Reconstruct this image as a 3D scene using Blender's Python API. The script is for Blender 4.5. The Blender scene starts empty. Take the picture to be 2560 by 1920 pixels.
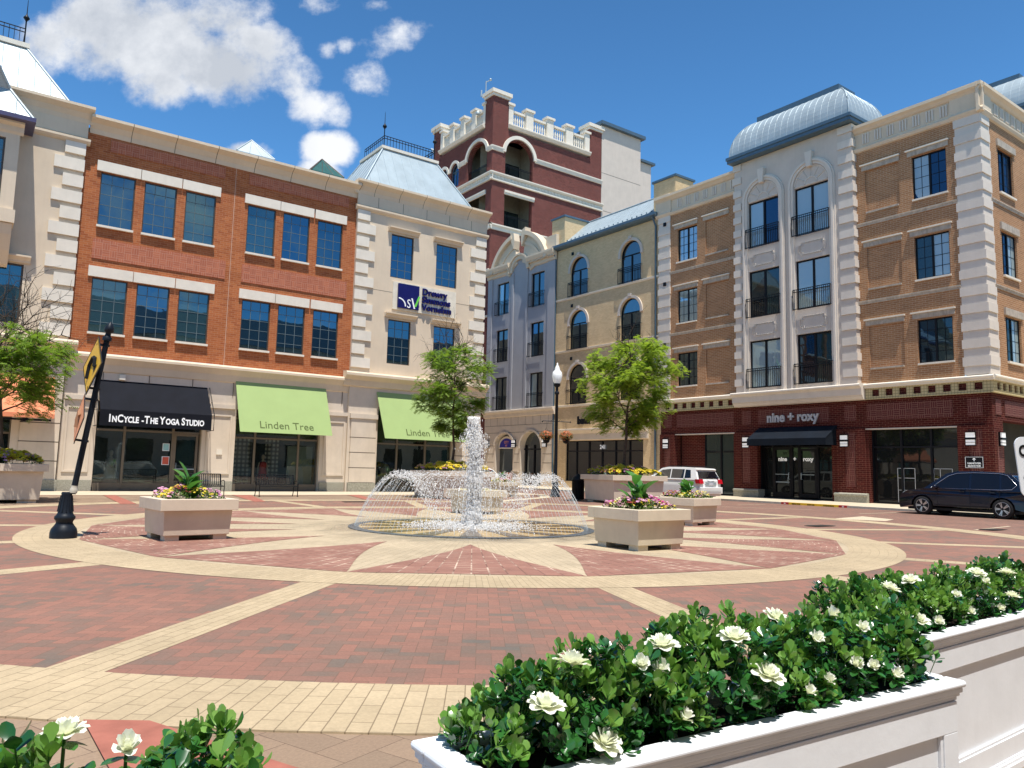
import bpy, math, random
random.seed(12)
from mathutils import Vector, Matrix
from math import sin, cos, pi, radians, sqrt, atan2
SC = bpy.context.scene
COL = SC.collection
# ---------------------------------------------------------------- camera
PITCH, ROLL, YAW, CAMH = 0.110732, 0.0238394, 0.939684, 1.4
FW = Vector((cos(PITCH)*cos(YAW), cos(PITCH)*sin(YAW), sin(PITCH)))
RT0 = Vector((sin(YAW), -cos(YAW), 0)); UP0 = RT0.cross(FW)
RT = RT0*cos(ROLL)+UP0*sin(ROLL); UPV = -RT0*sin(ROLL)+UP0*cos(ROLL)
cd = bpy.data.cameras.new('camera'); cam = bpy.data.objects.new('camera', cd); COL.objects.link(cam)
cd.sensor_width = 36; cd.lens = 1909.1*36/2560; cd.clip_start = 0.05; cd.clip_end = 3000
m = Matrix((RT, UPV, -FW)).transposed().to_4x4(); m.translation = (0, 0, CAMH); cam.matrix_world = m
SC.camera = cam
# ---------------------------------------------------------------- node helper
class NT:
    def __init__(s, tree): s.t = tree; s.n = tree.nodes; s.l = tree.links
    def new(s, ty, **kw):
        n = s.n.new(ty)
        for k, v in kw.items(): setattr(n, k, v)
        return n
    def put(s, sock, v):
        if isinstance(v, bpy.types.NodeSocket): s.l.new(v, sock)
        elif v is not None:
            if isinstance(v, (tuple, list)) and len(v) == 3 and sock.type == 'RGBA': v = (*v, 1)
            sock.default_value = v
    def m(s, op, a, b=None, c=None, clamp=False):
        n = s.new('ShaderNodeMath', operation=op, use_clamp=clamp); s.put(n.inputs[0], a)
        if b is not None: s.put(n.inputs[1], b)
        if c is not None: s.put(n.inputs[2], c)
        return n.outputs[0]
    def mix(s, f, a, b, bt='MIX'):
        n = s.new('ShaderNodeMix', data_type='RGBA', blend_type=bt); s.put(n.inputs[0], f); s.put(n.inputs[6], a); s.put(n.inputs[7], b)
        return n.outputs[2]
    def mixf(s, f, a, b):
        n = s.new('ShaderNodeMix', data_type='FLOAT'); s.put(n.inputs[0], f); s.put(n.inputs[2], a); s.put(n.inputs[3], b)
        return n.outputs[0]
    def noise(s, vec, scale, detail=3, rough=.5, dim='3D'):
        n = s.new('ShaderNodeTexNoise', noise_dimensions=dim); s.put(n.inputs['Vector'], vec); n.inputs['Scale'].default_value = scale
        n.inputs['Detail'].default_value = detail; n.inputs['Roughness'].default_value = rough
        return n.outputs[0]
    def ramp(s, f, stops, interp='LINEAR'):
        n = s.new('ShaderNodeValToRGB'); cr = n.color_ramp; cr.interpolation = interp
        while len(cr.elements) < len(stops): cr.elements.new(.5)
        for e, (p, c) in zip(cr.elements, stops): e.position = p; e.color = (*c, 1) if len(c) == 3 else c
        s.put(n.inputs[0], f); return n.outputs[0]
    def sep(s, v):
        n = s.new('ShaderNodeSeparateXYZ'); s.put(n.inputs[0], v); return n.outputs
    def comb(s, x, y, z=0):
        n = s.new('ShaderNodeCombineXYZ'); s.put(n.inputs[0], x); s.put(n.inputs[1], y); s.put(n.inputs[2], z); return n.outputs[0]
    def vm(s, op, a, b=None):
        n = s.new('ShaderNodeVectorMath', operation=op); s.put(n.inputs[0], a)
        if b is not None: s.put(n.inputs[1], b)
        return n.outputs['Value'] if op in ('DOT_PRODUCT', 'LENGTH') else n.outputs[0]
# ---------------------------------------------------------------- sun, sky, exposure
SUN = Vector((-0.10, -0.29, 1.0)).normalized()
sl = bpy.data.lights.new('sun', 'SUN'); so = bpy.data.objects.new('sun', sl); COL.objects.link(so)
sl.energy = 5.0; sl.angle = radians(0.53); sl.color = (1, .965, .9)
so.rotation_euler = (-SUN).to_track_quat('-Z', 'Y').to_euler()
W = bpy.data.worlds.new('World'); SC.world = W; W.use_nodes = True
T = NT(W.node_tree); T.n.clear()
sky = T.new('ShaderNodeTexSky', sky_type='NISHITA'); sky.sun_disc = False
sky.sun_elevation = math.asin(SUN.z); sky.sun_rotation = atan2(SUN.x, SUN.y)
sky.air_density = 1.0; sky.dust_density = 0.3; sky.ozone_density = 3.0
tc = T.new('ShaderNodeTexCoord'); D = tc.outputs['Generated']
# clouds live on the sky by world direction: a = right, b = up of a fixed bearing
fw0 = Vector((cos(YAW), sin(YAW), 0)); rt0 = Vector((sin(YAW), -cos(YAW), 0))
df = T.vm('DOT_PRODUCT', D, tuple(fw0)); dr = T.vm('DOT_PRODUCT', D, tuple(rt0)); dz = T.sep(D)[2]
dfm = T.m('MAXIMUM', df, .05)
ca = T.m('DIVIDE', dr, dfm); cb = T.m('DIVIDE', dz, dfm)
front = T.m('GREATER_THAN', df, .06)
def pxdir(x, y):
    d = FW+RT*((x-1280)/1909.1)-UPV*((y-960)/1909.1)
    f = d.dot(fw0); return d.dot(rt0)/f, d.z/f
field = None
def blob(x, y, rx, ry, amp, rot=0):
    global field
    a0, b0 = pxdir(x, y); rx /= 1909.; ry /= 1909.
    u = T.m('SUBTRACT', ca, a0); v = T.m('SUBTRACT', cb, b0)
    c, s_ = cos(rot), sin(rot)
    uu = T.m('DIVIDE', T.m('ADD', T.m('MULTIPLY', u, c), T.m('MULTIPLY', v, s_)), rx)
    vv = T.m('DIVIDE', T.m('SUBTRACT', T.m('MULTIPLY', v, c), T.m('MULTIPLY', u, s_)), ry)
    q = T.m('ADD', T.m('MULTIPLY', uu, uu), T.m('MULTIPLY', vv, vv))
    g = T.m('MULTIPLY', T.m('SUBTRACT', 1.0, q), amp); g = T.m('MAXIMUM', g, -1.0)
    field = g if field is None else T.m('MAXIMUM', field, g)
for B in [(310, 90, 280, 165, 1.2, 0), (520, 160, 260, 110, 1.2, -.25), (130, 110, 120, 120, .9, 0), (560, 30, 140, 90, .8, 0), (700, 190, 150, 80, .9, -.35), (640, 120, 120, 90, .9, 0), (400, 215, 140, 80, .9, 0),
          (790, 265, 100, 66, .8, -.4), (822, 375, 88, 62, 1.5, 0), (800, 425, 70, 50, 1.2, 0), (805, 290, 75, 30, .3, 0), (625, 380, 70, 32, .9, 0), (1010, 90, 105, 46, .38, .35), (925, 205, 70, 50, .42, -.4),
          (795, 15, 60, 30, .35, 0), (945, 10, 40, 20, .3, 0), (815, 125, 26, 24, .22, 0), (865, 115, 20, 20, .2, 0), (1045, 70, 70, 26, .3, .4)]:
    blob(*B)
cv = T.comb(ca, cb, 0)
n1 = T.noise(cv, 11, 9, .62); n2 = T.noise(cv, 4.5, 4, .5); n3 = T.noise(T.comb(T.m('ADD', ca, 7.3), cb, 3), 8, 7, .6)
dens = T.m('ADD', field, T.m('MULTIPLY', T.m('SUBTRACT', n1, .50), 3.2))
maskF = T.m('MULTIPLY', T.new('ShaderNodeMapRange', interpolation_type='SMOOTHSTEP').outputs[0], 1.0)
mr = maskF.node.inputs[0].links[0].from_node; T.put(mr.inputs[0], dens); mr.inputs[1].default_value = 0.0; mr.inputs[2].default_value = 1.0
maskF = T.m('MULTIPLY', maskF, front)
nb = T.noise(D, 2.6, 8, .6)
mr2 = T.new('ShaderNodeMapRange', interpolation_type='SMOOTHSTEP'); T.put(mr2.inputs[0], nb); mr2.inputs[1].default_value = .56; mr2.inputs[2].default_value = .68
maskB = T.m('MULTIPLY', T.m('MULTIPLY', mr2.outputs[0], T.m('SUBTRACT', 1.0, front)), T.m('GREATER_THAN', dz, 0))
mask = T.m('MAXIMUM', maskF, maskB)
thick = T.m('MULTIPLY', T.m('SUBTRACT', T.m('ADD', T.m('MULTIPLY', field, .55), T.m('MULTIPLY', T.m('SUBTRACT', n3, .5), 2.2)), -.12), 1.35, clamp=True)
thick = T.m('MULTIPLY', thick, T.m('MULTIPLY', T.m('SUBTRACT', -.27, ca), 9.0, clamp=True))
ccol = T.mix(thick, (13.0, 13.3, 13.8), (7.6, 8.2, 9.2))
glow = T.m('SUBTRACT', 2.05, T.m('MULTIPLY', T.m('MAXIMUM', dz, 0.0), 1.35)); tint = T.vm('MULTIPLY', T.mix(1.0, sky.outputs[0], (0.66, 1.22, 1.55), 'MULTIPLY'), T.comb(glow, glow, glow))
full = T.mix(mask, tint, ccol)
bg = T.new('ShaderNodeBackground'); T.put(bg.inputs[0], full); bg.inputs[1].default_value = 0.059
T.l.new(bg.outputs[0], T.new('ShaderNodeOutputWorld').inputs[0])
SC.view_settings.view_transform = 'Standard'; SC.view_settings.look = 'None'; SC.view_settings.gamma = 1
SC.view_settings.exposure = 0.36
SC.render.engine = 'CYCLES'
SC.cycles.max_bounces = 8; SC.cycles.diffuse_bounces = 2; SC.cycles.transparent_max_bounces = 16
# ---------------------------------------------------------------- materials
MATS = {}
def base_mat(name):
    m = bpy.data.materials.new(name); m.use_nodes = True; t = NT(m.node_tree)
    b = t.n['Principled BSDF']; MATS[name] = m
    return m, t, b
def wallvec(t):
    g = t.new('ShaderNodeNewGeometry'); P = t.sep(g.outputs['Position']); N = t.sep(g.outputs['True Normal'])
    f = t.m('GREATER_THAN', t.m('ABSOLUTE', N[0]), t.m('ABSOLUTE', N[1]))
    u = t.mixf(f, P[0], P[1]); return t.comb(u, P[2], 0), g.outputs['Position'], u, P[2]
def simple(name, col, rough=.6, metal=0, var=.12, vs=3, bump=0, bs=60, spec=.22, streak=0):
    m, t, b = base_mat(name)
    g = t.new('ShaderNodeNewGeometry').outputs['Position']
    nz = t.noise(g, vs, 5, .6)
    c = t.mix(t.m('MULTIPLY', t.m('SUBTRACT', nz, .5), 1.0, clamp=False), col, col)
    lo = tuple(x*(1-var) for x in col); hi = tuple(min(1, x*(1+var)) for x in col)
    c = t.ramp(nz, [(.3, lo), (.7, hi)])
    if streak:
        v, P, u, z = wallvec(t)
        st = t.noise(t.comb(t.m('MULTIPLY', u, 5), t.m('MULTIPLY', z, .35), 0), 1.2, 4, .65)
        c = t.mix(t.m('MULTIPLY', t.ramp(st, [(.48, (0, 0, 0)), (.75, (1, 1, 1))]), streak), c, tuple(x*.62 for x in col))
    t.put(b.inputs['Base Color'], c); b.inputs['Roughness'].default_value = rough; b.inputs['Metallic'].default_value = metal
    b.inputs['Specular IOR Level'].default_value = spec
    if bump:
        bn = t.new('ShaderNodeBump'); t.put(bn.inputs['Height'], t.noise(g, bs, 4, .6)); bn.inputs['Strength'].default_value = bump; bn.inputs['Distance'].default_value = .01
        t.l.new(bn.outputs[0], b.inputs['Normal'])
    return m
def brickm(name, c1, c2, cm, bw=.3, bh=.1, mort=.008, rough=.8, var=.35, rot=False, bump=.4, off=.5, bias=0, coat=0):
    m, t, b = base_mat(name); v, P, u, z = wallvec(t)
    br = t.new('ShaderNodeTexBrick'); br.offset = off
    t.put(br.inputs['Vector'], v if not rot else t.comb(z, u, 0))
    for k, q in (('Color1', c1), ('Color2', c2), ('Mortar', cm)): br.inputs[k].default_value = (*q, 1)
    br.inputs['Scale'].default_value = 1; br.inputs['Brick Width'].default_value = bw; br.inputs['Row Height'].default_value = bh
    br.inputs['Mortar Size'].default_value = mort; br.inputs['Bias'].default_value = bias; br.inputs['Mortar Smooth'].default_value = .2
    nz = t.noise(P, 1.1, 5, .6); c = t.mix(.8, br.outputs[0], t.ramp(nz, [(.3, (1-var,)*3), (.7, (1+var*.4,)*3)]), 'MULTIPLY')
    t.put(b.inputs['Base Color'], c); b.inputs['Roughness'].default_value = .9; b.inputs['Specular IOR Level'].default_value = .12
    bn = t.new('ShaderNodeBump'); t.put(bn.inputs['Height'], t.m('ADD', t.m('SUBTRACT', 1.0, br.outputs['Fac']), t.m('MULTIPLY', t.noise(P, 40, 3), .25)))
    bn.inputs['Strength'].default_value = bump; bn.inputs['Distance'].default_value = .008; t.l.new(bn.outputs[0], b.inputs['Normal'])
    return m
def basket(name, c1, c2, cm, cell=.4, rows=4, mort=.012):
    # basket weave: square cells of stacked bricks, alternately upright and lying
    m, t, b = base_mat(name); v, P, u, z = wallvec(t)
    X = t.m('DIVIDE', u, cell); Y = t.m('DIVIDE', z, cell)
    i = t.m('FLOOR', X); j = t.m('FLOOR', Y); fx = t.m('FRACT', X); fy = t.m('FRACT', Y)
    k = t.m('FLOORED_MODULO', t.m('ADD', i, j), 2)
    a = t.mixf(k, fx, fy); o = t.mixf(k, fy, fx)
    ar = t.m('FRACT', t.m('MULTIPLY', a, rows)); d = t.m('MINIMUM', ar, t.m('SUBTRACT', 1.0, ar)); d = t.m('DIVIDE', d, rows)
    d = t.m('MINIMUM', d, t.m('MINIMUM', o, t.m('SUBTRACT', 1.0, o)))
    mo = t.m('LESS_THAN', d, mort/cell)
    wn = t.new('ShaderNodeTexWhiteNoise', noise_dimensions='3D'); t.put(wn.inputs[0], t.comb(i, j, t.m('FLOOR', t.m('MULTIPLY', a, rows))))
    c = t.mix(wn.outputs[0], c1, c2); c = t.mix(mo, c, cm); t.put(b.inputs['Base Color'], c); b.inputs['Roughness'].default_value = .8
    bn = t.new('ShaderNodeBump'); t.put(bn.inputs['Height'], t.m('SUBTRACT', 1.0, mo)); bn.inputs['Strength'].default_value = .4; bn.inputs['Distance'].default_value = .008
    t.l.new(bn.outputs[0], b.inputs['Normal']); return m
def herring(name, w, rampcols, cm, angle=0, mort=.03, vec=None, patch=.5, rough=.75, bump=.35, pol=False, coat=None):
    m, t, b = base_mat(name); g = t.new('ShaderNodeNewGeometry').outputs['Position']
    P = t.sep(g); ca_, sa_ = cos(angle)/w, sin(angle)/w
    X = t.m('ADD', t.m('MULTIPLY', P[0], ca_), t.m('MULTIPLY', P[1], sa_)); Y = t.m('SUBTRACT', t.m('MULTIPLY', P[1], ca_), t.m('MULTIPLY', P[0], sa_))
    i = t.m('FLOOR', X); j = t.m('FLOOR', Y); fx = t.m('FRACT', X); fy = t.m('FRACT', Y)
    k = t.m('FLOORED_MODULO', t.m('SUBTRACT', i, j), 4)
    k1 = t.m('COMPARE', k, 1, .1); k2 = t.m('COMPARE', k, 2, .1); k3 = t.m('COMPARE', k, 3, .1); hv = t.m('ADD', k2, k3)
    lx = t.m('ADD', fx, k1); ly = t.m('ADD', fy, k2)
    Wd = t.m('SUBTRACT', 2.0, hv); Hd = t.m('ADD', 1.0, hv)
    d = t.m('MINIMUM', t.m('MINIMUM', lx, t.m('SUBTRACT', Wd, lx)), t.m('MINIMUM', ly, t.m('SUBTRACT', Hd, ly)))
    wn = t.new('ShaderNodeTexWhiteNoise', noise_dimensions='2D'); t.put(wn.inputs[0], t.comb(t.m('SUBTRACT', i, k1), t.m('ADD', j, k3), 0))
    pn = t.noise(g, .9, 4, .6)
    r = t.m('ADD', t.m('MULTIPLY', wn.outputs[0], 1-patch), t.m('MULTIPLY', t.m('MULTIPLY', t.m('SUBTRACT', pn, .25), 2.0), patch))
    c = t.ramp(r, rampcols); fine = t.noise(g, 55, 3, .7)
    c = t.mix(.35, c, t.ramp(fine, [(.3, (.6,)*3), (.7, (1.25,)*3)]), 'MULTIPLY')
    st_ = t.ramp(t.noise(g, 2.3, 6, .75), [(.60, (1,)*3), (.72, (.72,)*3)]); c = t.mix(.8, c, st_, 'MULTIPLY')
    big = t.noise(g, .35, 5, .65); c = t.mix(.5, c, t.ramp(big, [(.35, (.8,)*3), (.65, (1.12,)*3)]), 'MULTIPLY')
    mo = t.m('LESS_THAN', d, t.m('MULTIPLY', t.m('ADD', .35, t.noise(g, 9, 2)), mort*1.1))
    c = t.mix(mo, c, cm); t.put(b.inputs['Base Color'], c); b.inputs['Roughness'].default_value = rough; b.inputs['Specular IOR Level'].default_value = .25
    bn = t.new('ShaderNodeBump'); t.put(bn.inputs['Height'], t.m('ADD', t.m('SUBTRACT', 1.0, mo), t.m('MULTIPLY', fine, .3))); bn.inputs['Strength'].default_value = bump; bn.inputs['Distance'].default_value = .006
    t.l.new(bn.outputs[0], b.inputs['Normal']); return m
PC = (10.06, 15.22)
def polar(name, c1, c2, cm, R=13.6, bw=.3, bh=.12, mort=.006, r0=13.14, rough=.75, wet=0, mortfade=0):
    m, t, b = base_mat(name); g = t.new('ShaderNodeNewGeometry').outputs['Position']; P = t.sep(g)
    x = t.m('SUBTRACT', P[0], PC[0]); y = t.m('SUBTRACT', P[1], PC[1])
    r = t.m('SQRT', t.m('ADD', t.m('MULTIPLY', x, x), t.m('MULTIPLY', y, y))); a = t.m('ARCTAN2', y, x)
    br = t.new('ShaderNodeTexBrick'); br.offset = .5
    t.put(br.inputs['Vector'], t.comb(t.m('SUBTRACT', r, r0-30*bw), t.m('ADD', t.m('MULTIPLY', a, R), 100), 0))
    for k, q in (('Color1', c1), ('Color2', c2), ('Mortar', cm)): br.inputs[k].default_value = (*q, 1)
    br.inputs['Scale'].default_value = 1; br.inputs['Brick Width'].default_value = bw; br.inputs['Row Height'].default_value = bh
    br.inputs['Mortar Size'].default_value = mort; br.inputs['Mortar Smooth'].default_value = .1
    c = br.outputs[0]
    if mortfade:   # worn joints: pale filling comes and goes
        f = t.ramp(t.noise(g, 1.6, 3, .6), [(.45, (0, 0, 0)), (.6, (1, 1, 1))])
        c = t.mix(t.m('MULTIPLY', br.outputs['Fac'], t.m('SUBTRACT', 1.0, f)), c, tuple(v*.6 for v in c1))
    c = t.mix(.4, c, t.ramp(t.noise(g, 45, 3, .7), [(.3, (.7,)*3), (.7, (1.2,)*3)]), 'MULTIPLY')
    c = t.mix(.7, c, t.ramp(t.noise(g, .5, 5, .7), [(.3, (.72,)*3), (.65, (1.1,)*3)]), 'MULTIPLY')
    c = t.mix(.8, c, t.ramp(t.noise(g, 1.9, 7, .75), [(.58, (1,)*3), (.72, (.74,)*3)]), 'MULTIPLY')
    if wet:        # damp halo round the jets
        wf = t.m('ADD', t.m('MULTIPLY', t.m('SUBTRACT', 3.9, r), .9), t.m('MULTIPLY', t.m('SUBTRACT', t.noise(g, 1.3, 4, .6), .5), 3.2), clamp=True)
        c = t.mix(t.m('MULTIPLY', wf, .45), c, tuple(v*.35 for v in c1))
        t.put(b.inputs['Roughness'], t.mixf(wf, rough, .18))
    else: b.inputs['Roughness'].default_value = rough
    t.put(b.inputs['Base Color'], c); b.inputs['Specular IOR Level'].default_value = .3
    bn = t.new('ShaderNodeBump'); t.put(bn.inputs['Height'], t.m('SUBTRACT', 1.0, br.outputs['Fac'])); bn.inputs['Strength'].default_value = .3; bn.inputs['Distance'].default_value = .005
    t.l.new(bn.outputs[0], b.inputs['Normal']); return m
def glassm(name, base, tint, fac=.45, rough=.015, trans=0, wav=.0):
    m, t, b = base_mat(name); out = t.n['Material Output']
    b.inputs['Base Color'].default_value = (*base, 1); b.inputs['Roughness'].default_value = .5; b.inputs['Specular IOR Level'].default_value = .1
    gl = t.new('ShaderNodeBsdfGlossy'); gl.inputs['Color'].default_value = (*tint, 1); gl.inputs['Roughness'].default_value = rough
    g = t.new('ShaderNodeNewGeometry').outputs['Position']
    bn = t.new('ShaderNodeBump'); t.put(bn.inputs['Height'], t.noise(g, .9, 2)); bn.inputs['Strength'].default_value = wav or .12; bn.inputs['Distance'].default_value = .02
    t.l.new(bn.outputs[0], gl.inputs['Normal'])
    lw = t.new('ShaderNodeLayerWeight'); lw.inputs[0].default_value = .35
    f = t.m('ADD', fac, t.m('MULTIPLY', lw.outputs['Fresnel'], .27), clamp=True)
    mx = t.new('ShaderNodeMixShader'); t.put(mx.inputs[0], f)
    src = b.outputs[0]
    if trans:
        tr = t.new('ShaderNodeBsdfTransparent'); tr.inputs[0].default_value = (.75, .8, .78, 1)
        m2 = t.new('ShaderNodeMixShader'); m2.inputs[0].default_value = trans; t.l.new(b.outputs[0], m2.inputs[1]); t.l.new(tr.outputs[0], m2.inputs[2]); src = m2.outputs[0]
    t.l.new(src, mx.inputs[1]); t.l.new(gl.outputs[0], mx.inputs[2]); t.l.new(mx.outputs[0], out.inputs[0]); return m
def emis(name, col, st, base=(.8, .8, .8)):
    m, t, b = base_mat(name); b.inputs['Base Color'].default_value = (*base, 1)
    b.inputs['Emission Color'].default_value = (*col, 1); b.inputs['Emission Strength'].default_value = st; return m
def leafm(name, c1, c2, trans=.35, rough=.45, spec=.4):
    m, t, b = base_mat(name); out = t.n['Material Output']
    g = t.new('ShaderNodeNewGeometry')
    r = g.outputs['Random Per Island']; nz = t.noise(g.outputs['Position'], 2.5, 3)
    c = t.ramp(t.m('ADD', t.m('MULTIPLY', r, .6), t.m('MULTIPLY', nz, .4)), [(.15, c1), (.85, c2)])
    t.put(b.inputs['Base Color'], c); b.inputs['Roughness'].default_value = rough; b.inputs['Specular IOR Level'].default_value = spec
    tr = t.new('ShaderNodeBsdfTranslucent'); t.put(tr.inputs[0], t.mix(.6, c, (c2[0]*1.6, c2[1]*1.7, c2[2]*.8)))
    mx = t.new('ShaderNodeMixShader'); mx.inputs[0].default_value = trans; t.l.new(b.outputs[0], mx.inputs[1]); t.l.new(tr.outputs[0], mx.inputs[2]); t.l.new(mx.outputs[0], out.inputs[0])
    return m
CREAM = simple('cream_stucco', (.72, .585, .43), .9, var=.06, vs=.8, bump=.25, bs=90, streak=.12)
STONE = simple('pale_cast_stone', (.80, .72, .60), .85, var=.06, vs=2, bump=.15, streak=.1)
BASESTONE = simple('buff_limestone_base', (.70, .59, .47), .85, var=.07, vs=1.5, bump=.2, streak=.12)
PLINTH = simple('speckled_grey_granite', (.36, .34, .27), .7, var=.35, vs=22, bump=.1)
REDBRICK = brickm('orange_red_brick', (.50, .165, .06), (.37, .105, .04), (.52, .27, .15), .3, .1, .007, var=.2)
TANBRICK = brickm('brown_tan_brick', (.46, .235, .115), (.365, .18, .088), (.58, .45, .3), .32, .1, .008, var=.15)
YELBRICK = brickm('buff_yellow_brick', (.80, .59, .34), (.70, .50, .28), (.56, .42, .26), .22, .075, .008, var=.12)
DKBRICK = brickm('dark_red_brick', (.095, .015, .012), (.06, .009, .008), (.24, .115, .08), .3, .1, .007, var=.2)
DKBASK = basket('dark_red_basket_brick', (.11, .016, .013), (.09, .013, .010), (.27, .13, .09), .3, 3, .008)
TWBRICK = brickm('maroon_tower_brick', (.18, .045, .035), (.105, .027, .023), (.34, .19, .16), .25, .085, .008, var=.15)
CHECKB = brickm('cream_glazed_brick', (.62, .52, .29), (.58, .48, .26), (.25, .2, .1), .14, .14, .01, var=.08, off=0)
GREYST = simple('blue_grey_stucco', (.385, .385, .40), .9, var=.05, vs=1, bump=.2, streak=.1)
LAVST = simple('pinkish_cast_stone', (.64, .55, .465), .85, var=.05, vs=1.2, bump=.15, streak=.14)
QUOIN = simple('light_quoin_stone', (.72, .635, .54), .85, var=.05, vs=1.5, bump=.12, streak=.12)
WSTONE = simple('weathered_lintel_stone', (.48, .41, .33), .9, var=.2, vs=6, streak=.8)
TAUPE = simple('taupe_joint_groove', (.16, .13, .1), .9)
METAL = simple('standing_seam_metal', (.38, .44, .465), .52, .35, .1, 1.2)
METALB = simple('bright_seam_metal', (.44, .49, .50), .5, .35, .1, .8)
FASCIA = simple('blue_grey_fascia', (.10, .155, .2), .4, .3, .08, 2)
BRONZE = simple('bronze_window_frame', (.10, .08, .065), .45, .3, .1, 3)
BRONZEL = simple('light_bronze_mullion', (.20, .165, .125), .45, .2, .1, 3)
MUNT = simple('grey_muntin', (.13, .17, .18), .5, 0, .1, 3)
BLK = simple('black_frame', (.007, .007, .010), .5, 0, .2, 3)
IRON = simple('black_iron', (.008, .009, .011), .5, .1, .2, 4)
LAMPBLK = simple('dark_navy_lamp_paint', (.010, .014, .022), .45, .05, .25, 5, bump=.1)
GLASS = glassm('blue_reflecting_glass', (.002, .010, .018), (.24, .46, .60), .30)
GLASS2 = glassm('blue_glass_with_blind', (.02, .05, .055), (.26, .48, .58), .25); GLASS3 = glassm('deep_blue_glass', (.001, .004, .008), (.2, .42, .58), .34, wav=.25)
GLASSD = glassm('dark_reflecting_glass', (.004, .005, .006), (.5, .58, .62), .06)
GLASSC = glassm('curtained_glass', (.34, .42, .42), (.55, .75, .85), .16)
GLASSM = glassm('half_lit_glass', (.018, .032, .028), (.4, .55, .65), .10); GLASSN = glassm('navy_glass', (.001, .004, .010), (.22, .38, .55), .18)
SHOPG = glassm('shop_window_glass', (.03, .05, .05), (.75, .9, .88), .12, trans=.78)
CANB = simple('black_awning_canvas', (.006, .007, .012), .85, 0, .25, 1.5, bump=.15, bs=30)
CANB2 = simple('navy_black_awning_canvas', (.004, .008, .015), .85, 0, .25, 1.5)
CANG = simple('lime_awning_canvas', (.33, .43, .17), .8, 0, .04, 1, bump=.1, bs=120)
CANO = simple('orange_awning_canvas', (.82, .28, .14), .8, 0, .06, 1)
WHITE = simple('white_paint', (.80, .825, .86), .45, 0, .05, 3, bump=.08, bs=25, streak=.10)
WHITEL = emis('white_lettering', (1, 1, 1), .15)
GREYL = simple('silver_grey_lettering', (.55, .55, .56), .4, .2)
DKGREENL = simple('dark_green_lettering', (.10, .13, .04), .7)
NAVY = simple('navy_sign_blue', (.010, .010, .11), .4)
LIME = simple('bright_green_stroke', (.18, .68, .08), .5)
CONC = simple('planter_concrete', (.66, .57, .43), .85, 0, .08, 2.5, bump=.3, bs=70, streak=.1)
CONCP = simple('pink_buff_concrete', (.67, .56, .44), .85, 0, .07, 2.5, bump=.3, bs=70, streak=.1)
CONCG = simple('pale_sidewalk_concrete', (.54, .455, .33), .85, 0, .1, 1.5, bump=.2)
KERBM = simple('grey_kerb_concrete', (.42, .39, .33), .85, 0, .2, 3, bump=.2)
YELP = simple('yellow_kerb_paint', (.80, .50, .03), .6, 0, .12, 6)
REDP = simple('red_kerb_paint', (.45, .03, .03), .6, 0, .15, 6)
BLACKP = simple('black_paint', (.01, .01, .01), .6)
SOIL = simple('dark_soil', (.03, .02, .013), .95)
RED_RAMP = [(.10, (.315, .157, .114)), (.34, (.285, .142, .105)), (.55, (.245, .137, .104)), (.75, (.20, .135, .105)), (.92, (.15, .13, .11))]
PAVE_RED = herring('red_herringbone_pavers', .115, RED_RAMP, (.15, .095, .07), radians(-34), .022)
PAVE_ROAD = herring('road_brick_pavers', .115, [(.2, (.265, .145, .106)), (.55, (.23, .13, .098)), (.85, (.185, .118, .093))], (.16, .1, .075), radians(10), .025, patch=.4)
PAVE_BRN = herring('brown_pavers', .21, [(.2, (.31, .22, .15)), (.6, (.275, .19, .13)), (.9, (.23, .165, .115))], (.13, .085, .06), radians(20), .012, patch=.3)
TAN_RING = polar('tan_radial_pavers', (.50, .39, .25), (.445, .345, .218), (.24, .18, .11), 13.6, .3, .12, .004)
TAN_IN = polar('tan_inner_pavers', (.50, .40, .27), (.445, .355, .238), (.26, .2, .13), 7, .3, .16, .004, 8.11, wet=1)
RED_PET = polar('red_petal_pavers', (.315, .155, .115), (.275, .135, .10), (.60, .45, .34), 6.5, .2, .2, .010, 8.11, mortfade=1)
SLATE = polar('blue_slate_ring', (.13, .15, .17), (.09, .105, .12), (.04, .04, .045), 2.7, .3, .12, .01, 2.6, .35)
DKWET = polar('dark_brown_wet_pavers', (.17, .12, .07), (.13, .09, .055), (.06, .04, .025), 2, .3, .12, .006, 2.6, .2)
TANWET = polar('tan_wet_pavers', (.60, .42, .20), (.52, .36, .17), (.3, .2, .1), 2, .3, .14, .006, 2.6, .25)
LEAFT = leafm('locust_leaves', (.14, .24, .025), (.33, .43, .06), .45)
LEAFT2 = leafm('locust_leaves_dark', (.085, .17, .02), (.22, .33, .045), .4)
LEAFB = leafm('glossy_shrub_leaves', (.008, .055, .014), (.04, .165, .03), .12, .2, 1.0)
LEAFN = leafm('young_shrub_leaves', (.09, .25, .035), (.24, .42, .10), .25, .25, .8)
LEAFC = leafm('canna_leaves', (.03, .13, .03), (.09, .25, .05), .3, .35, .5)
LEAFA = leafm('bedding_leaves', (.03, .075, .015), (.12, .2, .04), .25)
BARK = simple('grey_brown_bark', (.075, .055, .042), .9, 0, .3, 12, bump=.5, bs=30)
PETW = leafm('white_petals', (.80, .80, .74), (.88, .88, .84), .3, .5)
PETP = leafm('pink_petals', (.62, .25, .5), (.8, .5, .68), .3)
PETM = leafm('magenta_petals', (.42, .02, .2), (.6, .06, .32), .3)
PETY = leafm('yellow_petals', (.75, .55, .03), (.85, .72, .1), .3)
PETO = leafm('orange_coral_petals', (.7, .14, .06), (.82, .3, .16), .3)
PETR = leafm('dark_red_petals', (.2, .02, .03), (.35, .05, .05), .25)
PETC = leafm('cream_petals', (.72, .68, .42), (.82, .8, .6), .3)
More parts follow.
